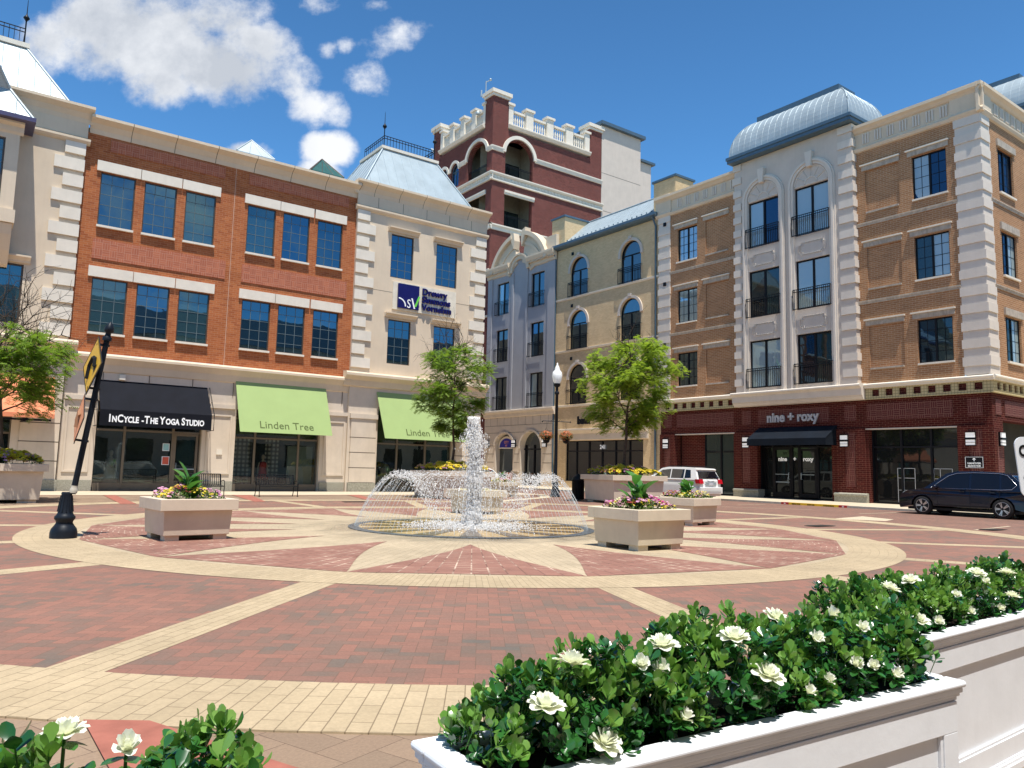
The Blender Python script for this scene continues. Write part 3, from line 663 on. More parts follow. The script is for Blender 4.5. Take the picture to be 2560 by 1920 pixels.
# ground floor of the wing
mb = MB(); wall(mb, FL, -14, 2.3, 0, 5.8, [(-1.2, 2.0, .0, 3.1)], .3); mb.build('shopfront_wall', BASESTONE, A_)
mb = MB(); mb.fbox(FL, 2.3, 3.74, .48, 5.76, -.4, .05)
for k, z in enumerate((1.27, 2.08, 2.88, 3.68)): mb.fbox(FL, 2.28, 3.745, z-.02, z+.02, .0, .054, 1)
mb.fbox(FL, 2.26, 3.78, .0, .48, -.4, .1, 2); mb.build('rusticated_pier', [BASESTONE, TAUPE, PLINTH], A_)
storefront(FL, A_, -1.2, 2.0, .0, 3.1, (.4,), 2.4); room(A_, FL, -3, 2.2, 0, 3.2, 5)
mb = MB(); pr = [(0, 4.2), (0, 4.25), (1.25, 3.12), (1.25, 2.98), (1.2, 2.98), (1.2, 3.1)]
mb.fprof(FL, -2.5, 3.4, [(0, 4.9), (1.3, 3.2), (1.3, 3.02), (1.25, 3.02), (0, 4.78)]); aw = mb.build('awning', CANO, A_)
mb = MB(); mb.fbox(FL, -2.4, 3.3, 2.9, 2.98, 1.15, 1.22);
for u in (.0, 2.4): mb.fbox(FL, u-.1, u+.1, 2.86, 3.0, .0, 1.15)
mb.build('awning_frame', BLK, aw)
# ---- orange red brick block
B_ = thing('red_brick_building', 'orange red brick building with two rows of paired triple windows over the yoga studio', 'building', (10.4, 38.15, 0))
WX = [(4.5, 5.95), (6.34, 7.76), (8.16, 9.57), (11.12, 12.56), (12.95, 14.38), (14.82, 16.24)]
hs = [(a, b_, z, z+2.47) for a, b_ in WX for z in (7.02, 11.9)]
mb = MB(); wall(mb, FB, 3.78, 17.0, 6.1, 16.1, hs, .2); mb.build('brick_wall', REDBRICK, B_)
for z in (7.02, 11.9):
    for i, (a, b_) in enumerate(WX):
        w = window(FB, B_, a, b_, z, z+2.47, BRONZE, GLASS, grid=(3, 5), fw=.05)
        mb = MB(); mb.fbox(FB, a-.18, b_+.18+(.0), z+2.5, z+2.97, 0, .09); mb.build('lintel', STONE, w)
        mb = MB(); mb.fbox(FB, a-.03, b_+.03, z-.1, z-.003, -.18, .13); mb.build('sill', STONE, w)
mb = MB()  # projecting brick strips that frame the panels
for u0, u1, z in ((4.8, 9.9, 15.4), (11.1, 16.5, 15.4), (4.4, 10.2, 10.35), (11.0, 16.6, 10.35)): mb.fbox(FB, u0, u1, z, z+.9 if z < 12 else z+.55, 0, .04)
mb.build('raised_brick_panels', basket('orange_basket_brick', (.49, .15, .07), (.38, .105, .05), (.53, .28, .19), .3, 3, .006), B_)
mb = MB(); mb.fbox(FB, 10.42, 10.45, 6.1, 16.1, 0, .004); mb.build('expansion_joint', simple('joint_sealant', (.55, .35, .25), .8), B_)
mb = MB(); mb.fprof(FB, 3.9, 17.0, [(d, z) for d, z in corn(16.05, .95, .9)]); mb.fprof(FB, 3.79, 16.99, [(0, 5.25), (.06, 5.3), (.12, 5.6), (.3, 5.85), (.36, 5.87), (.36, 5.98), (.28, 6.06), (0, 6.09)]); mb.build('cornice', CREAM, B_)
mb = MB()
for k in range(7):
    u = 5.6+1.9*k; mb.fprof(FB, u-.012, u+.012, [(d+.006, z) for d, z in corn(16.05, .95, .9)]); mb.fbox(FB, u-.35, u-.325, 4.6, 5.3, -.01, .032)
mb.build('cornice_joints', TAUPE, B_)
mb = MB(); wall(mb, FB, 3.78, 17.0, 0, 5.3, [(5.15, 9.65, 0, 4.0), (11.2, 15.55, 0, 4.0)], .3)
for u0, u1 in ((3.95, 4.95), (9.85, 11.0), (15.75, 16.9)):
    mb.fbox(FB, u0-.1, u1+.1, 3.98, 4.18, 0, .1); mb.fbox(FB, u0, u1, .82, .9, 0, .05); mb.fbox(FB, u0, u1, 3.6, 3.68, 0, .05); mb.fbox(FB, u0, u0+.08, .9, 3.6, 0, .05); mb.fbox(FB, u1-.08, u1, .9, 3.6, 0, .05)
mb.build('shopfront_wall', BASESTONE, B_)
mb = MB()
for u0, u1 in ((3.79, 5.12), (9.68, 11.17), (15.58, 16.95)): mb.fbox(FB, u0, u1, 0, .48, 0, .1)
mb.build('plinth', PLINTH, B_)
storefront(FB, B_, 5.15, 9.65, 0, 3.6, (6.35, 8.42), 2.72, door=(8.47, 9.55)); storefront(FB, B_, 11.2, 15.55, 0, 3.6, (12.25, 14.5), 2.62)
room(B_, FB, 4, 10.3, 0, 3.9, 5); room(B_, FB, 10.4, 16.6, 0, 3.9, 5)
mb = MB(); mb.fbox(FB, 5.1, 9.7, 3.6, 4.0, -.33, -.3); mb.fbox(FB, 11.15, 15.6, 3.6, 4.0, -.33, -.3); mb.build('shopfront_header', BRONZE, B_)
mb = MB(); mb.fprof(FB, 5.1, 9.75, [(0, 4.93), (1.15, 3.55), (1.15, 2.85), (1.12, 2.85), (1.12, 3.5), (0, 4.86)]); aw = mb.build('awning', CANB, B_, 'black awning lettered for the yoga studio')
mb = MB(); text_mesh(mb, 'I', FB, 5.45, 3.03, .46, 1.16, .01, False, .014, 0, 1, 'LEFT')
x = 5.62
for s_, sz in (('N', .36), ('C', .46), ('YCLE', .36), (' - ', .4), ('T', .46), ('HE ', .36), ('Y', .46), ('OGA ', .36), ('S', .46), ('TUDIO', .36)):
    cu = bpy.data.curves.new('t', 'FONT'); cu.body = s_+'|'; cu.size = sz; oo = bpy.data.objects.new('t', cu); COL.objects.link(oo); bpy.context.view_layer.update(); wdt = oo.dimensions.x
    cu.body = '|'; bpy.context.view_layer.update(); wdt -= oo.dimensions.x; bpy.data.objects.remove(oo)
    if s_.strip(): text_mesh(mb, s_, FB, x, 3.03, sz, 1.16, .01, False, .014, 0, 1, 'LEFT')
    x += wdt*1.0+.012
sx = (9.45-5.45)/(x-5.45); mb.v = [(5.45+(vx-5.45)*sx, vy, vz) for vx, vy, vz in mb.v]; mb.build('lettering', WHITEL, aw)
mb = MB()
for u in (5.02, 9.85): mb.tube([FB.p(u, 4.93, .02), FB.p(u, 3.55, 1.17), FB.p(u, 2.85, 1.17), FB.p(u, 2.85, .02)], .02, 5); mb.tube([FB.p(u, 3.55, 1.17), FB.p(u, 3.55, .02), FB.p(u, 4.3, .6)], .015, 5)
mb.build('awning_frame', IRON, aw)
def green_awn(F, b, u0, u1, zt=5.45, zb=2.86, dd=1.25):
    mb = MB(); n = len(mb.v)
    v = [F.p(u0, zt, .03), F.p(u1, zt, .03), F.p(u1, zb, dd), F.p(u0, zb, dd), F.p(u0, zt-.05, -.0), F.p(u1, zt-.05, 0), F.p(u1, zb+.02, dd-.04), F.p(u0, zb+.02, dd-.04)]
    mb.add(v, [(0, 1, 2, 3), (4, 7, 6, 5), (0, 3, 7, 4), (1, 5, 6, 2), (2, 6, 7, 3), (0, 4, 5, 1)])
    aw = mb.build('awning', CANG, b, 'lime green awning lettered in dark green')
    X = Vector((1, 0, 0)); Yv = (Vector(F.p(0, zt, .03))-Vector(F.p(0, zb, dd))).normalized(); Zv = X.cross(Yv)
    o0 = Vector(F.p((u0+u1)/2, zb, dd))+Yv*.24+Zv*.008
    M = Matrix((X, Yv, Zv)).transposed().to_4x4(); M.translation = o0
    mb = MB(); text_mesh(mb, 'Linden Tree', F, 0, 0, .56, 0, .006, M=M); mb.build('lettering', DKGREENL, aw)
green_awn(FB, B_, 11.05, 15.7)
for u0, u1, z0_, z1_, m_ in ((8.0, 8.3, 1.85, 2.2, 'pale_blue_notice'), (8.0, 8.33, 1.2, 1.6, 'red_notice')):
    mb = MB(); mb.fbox(FB, u0, u1, z0_, z1_, -.28, -.27); mb.build('notice', WHITE, B_); mb = MB(); mb.fbox(FB, u0+.03, u1-.03, z0_+.03, z1_-.03, -.268, -.262); mb.build('notice', simple(m_, (.3, .55, .6) if 'blue' in m_ else (.6, .12, .08), .5), B_)
mb = MB(); mb.fbox(FB, 10.35, 10.62, 1.75, 2.0, 0, .06); mb.fbox(FB, 5.9, 6.15, 4.98, 5.2, .0, .12); mb.build('wall_box', STONE, B_)
# ---- cream corner block with the law office sign
C_ = thing('cream_corner_building', 'cream stucco corner building with pale quoins, two window pairs and a hipped metal roof', 'building', (21.2, 38, 0))
CW = [(19.12, 20.55), (22.06, 23.5)]
mb = MB(); wall(mb, FL, 17.0, 25.5, 6.3, 16.3, [(a, b_, z, z+2.5) for a, b_ in CW for z in (7.06, 11.96)], .2)
mb.face([(25.5, 38, 0), (25.5, 95, 0), (25.5, 95, 16.3), (25.5, 38, 16.3)]); mb.face([(17, 38, 0), (17, 38.3, 0), (17, 38.3, 16.3), (17, 38, 16.3)]); mb.build('wall', CREAM, C_)
for z in (7.06, 11.96):
    for a, b_ in CW:
        w = window(FL, C_, a, b_, z, z+2.5, BRONZE, GLASS, grid=(3, 5), fw=.05); mb = MB(); hood(mb, FL, a-.25, b_+.27, z+2.6, .3, .24); mb.build('window_hood', CREAM, w)
mb = MB(); quoins(mb, FL, 17.0, 25.5, 6.45, 15.35, .745, 1.08, .72, .1, 'L'); quoins(mb, FL, 17.0, 25.5, 6.45, 15.35, .745, 1.08, .72, .1, 'R', 0); mb.build('quoins', STONE, C_)
mb = MB(); mb.fprof(FL, 16.75, 25.6, [(d+.02, z) for d, z in corn(16.3, .85, .88)]); mb.fprof(FL, 16.85, 25.62, [(0, 15.38), (.1, 15.42), (.2, 15.52), (.2, 15.62), (0, 15.7)]); mb.fbox(FL, 16.95, 25.55, 15.7, 16.31, 0, .05)
mb.fprof(FL, 16.6, 25.75, [(0, 5.6), (.12, 5.65), (.2, 5.95), (.45, 6.15), (.48, 6.17), (.48, 6.3), (.4, 6.38), (0, 6.42)]); mb.build('cornice', CREAM, C_)
mb = MB()
for k in range(5): u = 18.2+1.55*k; mb.fbox(FL, u-.012, u+.012, 15.72, 16.31, .0, .054); mb.fprof(FL, u-.3, u-.28, [(d+.026, z) for d, z in corn(16.3, .85, .88)])
mb.fbox(FL, 18.1, 24.4, 11.08, 11.1, 0, .004); mb.build('panel_joints', TAUPE, C_)
o, c = mansard(C_, 17.5, 25.2, 38.7, 45, 17.1, 3.3, 2.0, 1.7, METAL, STONE, .62, topbox=.15); cresting(C_, c, c[4]+.15, .7)
mb = MB(); wall(mb, FL, 17.0, 25.5, 0, 5.7, [(18.75, 23.6, 0, 4.6)], .3); mb.build('shopfront_wall', BASESTONE, C_)
mb = MB()
for u0, u1 in ((17.15, 18.6), (23.75, 25.2)):
    mb.fbox(FL, u0, u1, .5, 3.9, 0, .12); mb.fbox(FL, u0-.08, u1+.08, 3.9, 4.15, 0, .18)
    for z in (1.27, 2.08, 2.88): mb.fbox(FL, u0-.005, u1+.005, z-.02, z+.02, .0, .123, 1)
    mb.fbox(FL, u0-.06, u1+.06, 0, .48, 0, .16, 2)
mb.build('rusticated_pier', [BASESTONE, TAUPE, PLINTH], C_)
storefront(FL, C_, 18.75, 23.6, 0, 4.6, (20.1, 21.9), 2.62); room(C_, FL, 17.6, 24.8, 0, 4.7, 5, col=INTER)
green_awn(FL, C_, 18.6, 24.0, 5.42)
# law office sign
S_ = thing('office_sign', 'navy law office sign with a square logo, on the cream corner building between its windows', 'sign', (21.3, 37.9, 10.9))
mb = MB(); mb.fbox(FL, 19.3, 23.45, 10.15, 11.72, 0, .09); mb.build('sign_board', simple('sign_board_cream', (.80, .72, .58), .8), S_)
mb = MB(); mb.fbox(FL, 19.58, 20.9, 10.26, 11.64, .09, .22); lg = mb.build('logo_square', NAVY, S_)
mb = MB()
mb.fring(FL, 19.6, 10.36, .40, .47, .222, .235, 0, pi/2, 14); text_mesh(mb, 'S', FL, 20.25, 10.31, .70, .228, .012, off=.0, squeeze=.8)
for (a, b_) in (((20.42, 10.88), (20.62, 10.3)),): mb.fpoly(FL, [(a[0]-.03, a[1]), (a[0]+.06, a[1]), (b_[0]+.04, b_[1]), (b_[0]-.05, b_[1])], .222, .235)
mb.build('logo_letters', WHITEL, lg); mb = MB(); mb.fpoly(FL, [(20.60, 10.42), (20.72, 10.42), (20.96, 11.02), (20.86, 11.06)], .222, .24); mb.build('logo_stroke', LIME, lg)
mb = MB()
for s_, z in (('Drewry', 11.22), ('Simmons', 10.77), ('Vornehm', 10.32)): text_mesh(mb, s_, FL, 21.12, z, .52, .16, .10, off=.012, align='LEFT', squeeze=1.0)
mb.build('lettering', NAVY, S_)
# skylights seen above the roof line
for i, (x, w, m_, lb) in enumerate(((12.2, .75, METALB, 'pale metal pyramid skylight on the roof, left of the two'), (16.36, .72, simple('green_skylight_glass', (.05, .12, .11), .15), 'dark green glass pyramid skylight on the roof, right of the two'))):
    o = thing('pyramid_skylight', lb, 'skylight', (x, 42, 18), 'pyramid skylights behind the red brick parapet')
    mb = MB(); p = [(x-w*1.4, 41, 18.2), (x+w*1.4, 41, 18.2), (x+w*1.4, 43.5, 18.2), (x-w*1.4, 43.5, 18.2)]; t = (x, 42, 19.38)
    for k in range(4): mb.face([p[k], p[(k+1) % 4], t])
    mb.box(x-w*1.4, x+w*1.4, 41, 43.5, 16, 18.2); mb.build('skylight_glazing', m_, o)
    mb = MB()
    for k in range(4):
        mb.tube([p[k], t], .04, 5)
        for q in (.33, .66): a = Vector(p[k]).lerp(Vector(p[(k+1) % 4]), q); mb.tube([a, Vector(t).lerp(a, .2)], .02, 4)
    mb.build('glazing_bars', BRONZE if i else METALB, o)
mb = MB()
for x0, x1, y1 in ((-14, 3.78, 52), (3.78, 17, 52), (17, 25.5, 95)): mb.face([(x0, 38.2, 16.3), (x1, 38.2, 16.3), (x1, y1, 16.3), (x0, y1, 16.3)])
mb.build('flat_roof', PLINTH, B_)
# ================================================================ RIGHT SIDE
FR = Fr('X', 38.0); FS = Fr('Y', 15.0)
D_ = thing('brown_brick_building', 'four storey tan brick corner building with dark red brick shops below', 'building', (38, 25, 0))
LV = [6.43, 10.62, 14.85]; WZ = [(7.02, 9.18), (11.2, 13.37), (15.32, 17.54)]
# upper walls
hs = [(16.55, 18.2, a, b_) for a, b_ in WZ]+[(18.85, 20.65, a+.0, b_) for a, b_ in WZ]
mb = MB(); wall(mb, FR, 16.1, 21.2, 6.15, 18.8, hs, .07)
hs2 = [(32.0, 33.65, a, b_) for a, b_ in WZ]+[(29.5, 31.3, a, b_) for a, b_ in WZ]
wall(mb, FR, 28.7, 34.3, 6.15, 18.8, hs2, .07)
for u0, u1 in ((18.85, 20.65), (29.5, 31.3)):
    for a, b_ in WZ: mb.face([FR.p(u0, a, -.07), FR.p(u1, a, -.07), FR.p(u1, b_, -.07), FR.p(u0, b_, -.07)])
for a, b_ in WZ:
    for u0, u1 in ((16.55, 18.2), (32.0, 33.65)): wall(mb, FR, u0, u1, a, b_, [(u0+.001, u1-.001, a+.001, b_-.001)], .12, d=-.07)
hs3 = [(u, u+1.75, a, b_) for u in (39.9, 44.3) for a, b_ in WZ]
wall(mb, FS, 39.0, 60, 6.15, 18.8, hs3, .18); mb.build('brick_wall', TANBRICK, D_)
for i, (a, b_) in enumerate(WZ):
    w = window(FR, D_, 16.55, 18.2, a, b_, BLK, [GLASSM, GLASSC, GLASSN][i], d=-.17, mull=1, grid=(4, 4), fw=.06, mm=BLK)
    w2 = window(FR, D_, 32.0, 33.65, a, b_, BLK, [GLASSM, GLASSC, GLASSC][i], d=-.17, mull=1, grid=(4, 4), fw=.06, mm=BLK)
    for u0, u1, ww in ((16.38, 18.46, w), (18.77, 20.87, None), (29.42, 31.55, None), (31.9, 34.0, w2)):
        mb = MB(); mb.fbox(FR, u0+.04, u1-.06, b_+.06, b_+.32, 0, .05); mb.build('lintel', WSTONE, ww or D_)
        mb = MB(); mb.fbox(FR, u0, u1, b_+.32, b_+.385, 0, .14); mb.build('lintel_cap', STONE, ww or D_)
        mb = MB(); q = (u0+.12, u1-.26); mb.fbox(FR, q[0], q[1], a-.09, a-.003, -.16 if ww else -.07, .08); mb.build('sill', WSTONE if not ww else STONE, ww or D_)
    for u in (39.9, 44.3):
        w = window(FS, D_, u, u+1.75, a, b_, BLK, GLASSN if i else GLASSM, d=-.15, mull=1, grid=(4, 4), fw=.06, mm=BLK)
        mb = MB(); mb.fbox(FS, u-.15, u+1.95, b_+.05, b_+.4, 0, .09); mb.build('lintel', WSTONE, w); mb = MB(); mb.fbox(FS, u, u+1.78, a-.1, a-.003, -.16, .1); mb.build('sill', STONE, w)
mb = MB()
for z in (10.4, 14.59):
    for F, u0, u1 in ((FR, 16.1, 21.2), (FR, 28.7, 34.3), (FS, 38.9, 60)): mb.fprof(F, u0, u1, [(0, z), (.04, z), (.06, z+.1), (.09, z+.12), (.09, z+.17), (0, z+.17)])
mb.build('string_course', WSTONE, D_)
# corner quoins (wrap the corner)
mb = MB(); z = 6.25; k = 0
while z < 18.5:
    e = .08; mb.box(38-e, 38.92, 15-e, 16.1+.04, z+.41, z+.83); mb.box(38-e*.3, 39.0, 15-e*.3, 16.1, z, z+.41); z += .83; k += 1
mb.build('corner_quoins', QUOIN, D_)
mb = MB(); z = 6.25
while z < 18.4: mb.fbox(FR, 34.25, 35.33, z+.41, z+.83, -.4, .09); mb.fbox(FR, 34.28, 35.3, z, z+.41, -.4, .04); z += .83
mb.build('quoins', QUOIN, D_)
# cornice
mb = MB()
for F, u0, u1 in ((FR, 14.9, 21.3), (FR, 28.6, 35.5), (FS, 37.9, 60)):
    mb.fprof(F, u0, u1, [(0, 18.66), (.1, 18.7), (.16, 18.82), (.16, 18.88), (.06, 18.95), (.04, 19.7), (.12, 19.75), (.2, 19.85), (.34, 19.95), (.34, 20.1), (0, 20.14)])
for u0, u1 in ((14.75, 16.25), (34.15, 35.5)): mb.fprof(FR, u0, u1, [(0, 18.72), (.14, 18.76), (.2, 18.88), (.12, 19.0), (.12, 19.8), (.2, 19.9), (.32, 20.0), (.32, 20.16), (0, 20.2)])
mb.fprof(FS, 37.72, 39.1, [(0, 18.72), (.14, 18.76), (.2, 18.88), (.12, 19.0), (.12, 19.8), (.2, 19.9), (.26, 20.0), (.26, 20.163), (0, 20.2)])
mb.build('cornice', CREAM, D_)
mb = MB()
for F, us in ((FR, [16.55+.66*k for k in range(7)]), (FR, [29.1+.72*k for k in range(7)]), (FS, [39.7+.66*k for k in range(24)])):
    for u in us:
        for q in (-.14, 0, .14): mb.fbox(F, u+q-.035, u+q+.035, 19.06, 19.62, .03, .1)
mb.build('frieze_blocks', QUOIN, D_)
# projecting stone bay
FBY = Fr('X', 37.65); BU0, BU1 = 21.15, 28.76
hb = [(22.53, 24.64, z, z+2.8) for z in LV]+[(25.67, 27.77, z, z+2.8) for z in LV]
mb = MB(); wall(mb, FBY, BU0, BU1, 6.15, 20.35, hb, .2)
for u in (BU0, BU1): mb.face([(37.65, u, 6.15), (38.4, u, 6.15), (38.4, u, 20.35), (37.65, u, 20.35)])
mb.build('bay_wall', LAVST, D_)
mb = MB(); z = 6.2
while z < 19.5:
    mb.fbox(FBY, BU0-.06, BU0+.78, z+.41, z+.82, -.5, .07); mb.fbox(FBY, BU1-.52, BU1+.06, z+.41, z+.82, -.5, .07)
    z += .83
mb.build('bay_quoins', QUOIN, D_)
mb = MB()
for uc in (23.585, 26.72):
    for s in (-1, 1):
        for w0, w1, dp in ((1.09, 1.24, .1), (1.24, 1.36, .16), (1.36, 1.44, .08)):
            a, b_ = sorted((uc+s*w0, uc+s*w1)); mb.fbox(FBY, a, b_, 6.16, 17.7, -.05, dp)
    for w0, w1, dp in ((1.09, 1.24, .1), (1.24, 1.36, .16), (1.36, 1.44, .08)): mb.fring(FBY, uc, 17.7, w0, w1, -.05, dp, n=28)
    mb.fring(FBY, uc, 17.72, .98, 1.04, 0, .03, n=24); mb.fring(FBY, uc, 17.72, .36, .42, 0, .03, n=16); mb.fbox(FBY, uc-1.04, uc+1.04, 17.7, 17.76, 0, .03)
    for k in range(1, 6):
        a = pi*k/6; mb.tube([FBY.p(uc+.42*cos(a), 17.72+.42*sin(a), .015), FBY.p(uc+.98*cos(a), 17.72+.98*sin(a), .015)], .022, 4)
    for z in (9.25, 13.44):
        zc = z+.6
        for q in (1, .86):
            hw, hh, cc = .82*q, .36*q+.0, .14
            pts = [(-hw+cc, -hh), (hw-cc, -hh), (hw-cc, -hh+cc), (hw, -hh+cc), (hw, hh-cc), (hw-cc, hh-cc), (hw-cc, hh), (-hw+cc, hh), (-hw+cc, hh-cc), (-hw, hh-cc), (-hw, -hh+cc), (-hw+cc, -hh+cc)]
            mb.tube([FBY.p(uc+x, zc+y, .012) for x, y in pts+pts[:1]], .016, 4, cap=False)
    mb.fpoly(FBY, [(uc-.14, 18.65), (uc+.14, 18.65), (uc+.22, 19.5), (uc-.22, 19.5)], 0, .26)
mb.build('arch_mouldings', QUOIN, D_)
GL6 = {(22.53, 0): GLASSM, (22.53, 1): GLASSC, (22.53, 2): GLASSC, (25.67, 0): GLASSC, (25.67, 1): GLASSM, (25.67, 2): GLASSN}
for u0 in (22.53, 25.67):
    for i, z in enumerate(LV):
        window(FBY, D_, u0, u0+2.1, z, z+2.79, BLK, GL6[(u0, i)], d=-.16, mull=1, fw=.08, name='balcony_door')
        railing(FBY, D_, u0-.06, u0+2.2, z-.02, z+1.12, .0, .2, 18)
mb = MB(); mb.fprof(FR, 20.88, 28.95, [(0, 5.38), (.3, 5.4), (.42, 5.55), (.42, 5.6), (.5, 5.62), (.52, 5.95), (.6, 6.02), (.72, 6.08), (.72, 6.15), (.65, 6.2), (0, 6.24)]); mb.build('bay_ledge', QUOIN, D_)
mansard(D_, 37.2, 41.2, 21.0, 28.8, 20.70, 2.3, 1.55, 1.6, METAL, FASCIA, .42, True, eave=.15, name='curved_metal_roof', topbox=.3)
mb = MB()
for k in range(9): mb.fbox(FR, BU0+.1, BU1-.1, 20.3, 20.33, .3, .36) if k == 0 else None
mb.build('bay_top_band', LAVST, D_)
# cream checker band + ledge
mb = MB()
for F, u0, u1 in ((FR, 14.78, 20.9), (FR, 28.9, 35.1), (FS, 37.78, 60)): mb.fprof(F, u0, u1, [(0, 5.93), (.24, 5.96), (.26, 6.04), (.32, 6.08), (.32, 6.14), (.24, 6.19), (0, 6.22)])
mb.build('stone_ledge', STONE, D_)
mb = MB(); sq = MB()
for F, u0, u1, ulist in ((FR, 14.85, 20.9, [15.3+.695*k for k in range(9)]), (FR, 28.9, 34.95, [29.2+.72*k for k in range(8)]), (FS, 37.88, 60, [38.3+.62*k for k in range(34)])):
    wall(mb, F, u0, u1, 5.42, 5.94, [(u, u+.36, 5.53, 5.87) for u in ulist if u+.36 < u1], .1, d=.14)
    mb.fbox(F, u0, u1, 5.38, 5.42, 0, .16)
    for u in ulist:
        if u+.36 < u1: sq.fbox(F, u-.01, u+.37, 5.52, 5.88, .0, .05)
mb.build('cream_brick_band', CHECKB, D_); sq.build('red_inset_squares', DKBRICK, D_)
# dark red brick ground floor
mb = MB(); wall(mb, FR, 15.0, 35.1, 0, 5.42, [(16.55, 20.85, 0, 3.9), (22.9, 27.6, 0, 3.9), (29.25, 33.8, 0, 3.9)], .45)
wall(mb, FS, 38.0, 60, 0, 5.42, [(39.05, 47, 0, 4.15)], .5)
for u0, u1 in ((14.94, 16.5), (21.0, 22.6), (27.5, 29.1), (33.85, 35.1)): wall(mb, Fr('X', 37.9), u0, u1, .1, 3.9, [((u0+u1)/2-.3, (u0+u1)/2+.3, .9, 3.75)], .05); mb.fbox(FR, u0, u0+.005, .1, 3.9, 0, .1); mb.fbox(FR, u1-.005, u1, .1, 3.9, 0, .1); mb.face([FR.p(u0, 3.9, 0), FR.p(u1, 3.9, 0), FR.p(u1, 3.9, .1), FR.p(u0, 3.9, .1)])
mb.fbox(FR, 31.7, 33.8, 0, 3.9, -.6, -.55); mb.build('red_brick_base', DKBRICK, D_)
mb = MB()
for u0, u1 in ((16.7, 20.9), (23.0, 27.5), (29.2, 33.7)): mb.fbox(FR, u0, u1, 4.33, 5.15, 0, .02)
for u0, u1 in ((14.94, 16.5), (21.0, 22.6), (27.5, 29.1), (33.85, 35.1)): uc = (u0+u1)/2; mb.fbox(FR, uc-.3, uc+.3, .9, 3.75, .02, .06); mb.fbox(FR, uc-.32, uc+.32, 4.33, 5.15, 0, .02)
mb.fbox(FS, 38.3, 38.9, 1, 3.6, .0, .03); mb.fbox(FS, 38.3, 38.9, 4.4, 5.1, 0, .03); mb.fbox(FS, 39.3, 58, 4.4, 5.1, 0, .03); mb.build('basketweave_panels', DKBASK, D_)
mb = MB()
for u0, u1 in ((14.85, 16.6), (20.9, 22.7), (27.4, 29.15), (33.8, 35.1)): mb.fprof(FR, u0, u1, [(-.4, .1), (.2, .1), (.2, .42), (.25, .45), (.25, .53), (.1, .58), (-.4, .58)])
mb.build('pilaster_base', PLINTH, D_)
storefront(FR, D_, 16.55, 20.85, .1, 3.9, (17.9, 19.35), 2.95, -.43, BLK, GLASSD, .1)
storefront(FR, D_, 22.9, 27.6, .1, 3.9, (23.95, 25.1, 25.55, 26.75), 3.0, -.43, BLK, GLASSD, .1, door=(25.6, 26.7))
storefront(FR, D_, 29.25, 31.7, .1, 3.9, (30.45,), 2.75, -.43, BLK, GLASSM, .1)
db = MB(); F = FR
for q in ((24.0, 24.12, .15, 2.9), (24.95, 25.05, .15, 2.9), (24.12, 24.95, 2.78, 2.9), (24.12, 24.95, .15, .4)): db.fbox(F, *q, -.4, -.31)
dd = db.build('door', BLK, D_); hb_ = MB()
hb_.tube([F.p(24.9, 1.55, -.31), F.p(24.9, 1.55, -.22), F.p(24.9, 1.2, -.22), F.p(24.9, 1.2, -.31)], .02, 6); hb_.fbox(F, 24.15, 24.93, 1.45, 1.48, -.34, -.3); hb_.build('handle', METAL, dd)
hb_ = MB(); hb_.tube([F.p(25.68, 1.55, -.31), F.p(25.68, 1.55, -.2), F.p(25.68, 1.2, -.2), F.p(25.68, 1.2, -.31)], .02, 6); hb_.fbox(F, 25.7, 26.6, 1.45, 1.48, -.34, -.3); hb_.build('door_bar', METAL, D_)
mb = MB(); text_mesh(mb, 'nine', FR, 26.15, 2.22, .33, -.36, .01, True, .012); text_mesh(mb, '+', FR, 25.33, 2.22, .33, -.30, .01, True, .012); text_mesh(mb, 'roxy', FR, 24.5, 2.22, .33, -.3, .01, True, .012); mb.build('door_lettering', WHITEL, D_)
mb = MB(); text_mesh(mb, 'nine + roxy', FR, 25.2, 4.43, .74, .1, .09, True, .028, 0, .93)
sg = tag(mb.build('shop_sign', GREYL), 'silver grey raised lettering reading nine + roxy on dark brick above the black awning', 'sign')
mb = MB(); mb.fprof(FR, 22.55, 27.45, [(0, 4.12), (1.15, 3.42), (1.15, 3.05), (1.12, 3.05), (1.12, 3.38), (0, 4.05)])
for u in (22.56, 27.42): mb.fpoly(FR, [(u, 0), (u+.01, 0)], 0, 0) if 0 else mb.add([FR.p(u, 4.1, 0), FR.p(u, 3.42, 1.14), FR.p(u, 3.05, 1.14), FR.p(u, 3.05, 0)], [(0, 1, 2, 3)])
mb.build('awning', CANB2, D_, 'black canvas awning over the shop doors')
room(D_, Fr('X', 38.5), 16, 35, 0, 4, 5); mb = MB(); mb.box(39.2, 48, 15.9, 16.0, 0, 5); mb.build('passage_wall', INTER, D_)
mb = MB(); mb.fbox(FR, 16.5, 34, 3.84, 3.9, -.44, .02); mb.build('storefront_header', LAVST, D_)
def sconce(F, b, u, z, w=.4, h=.62):
    mb = MB(); mb.fbox(F, u-w/2, u+w/2, z-h/2, z+h/2, 0, .12)
    for zz in (z-h/2, z-.04, z+h/2-.02): mb.fbox(F, u-w/2-.02, u+w/2+.02, zz, zz+(.1 if zz == z-.04 else .025), .0, .2)
    mb.fbox(F, u-w/2-.02, u+w/2+.02, z-h*.28, z-h*.25, 0, .2)
    o = mb.build('wall_light', BLK, b); mb = MB(); mb.fbox(F, u-w/2+.01, u+w/2-.01, z-h/2+.02, z+h/2-.02, .12, .185); mb.build('light_shade', LITW, o)
LITW = emis('white_light_shade', (1, .96, .9), .25)
for u in (15.92, 22.12, 28.3, 34.58): sconce(FR, D_, u, 3.28)
sconce(FS, D_, 38.62, 3.28)
E_ = thing('elevator_sign', 'small black sign with an up arrow on dark brick near the building corner', 'sign', (37.9, 15.9, 2.2))
mb = MB(); mb.fbox(FR, 15.42, 16.18, 1.95, 2.45, .1, .14); mb.build('sign_board', BLK, E_)
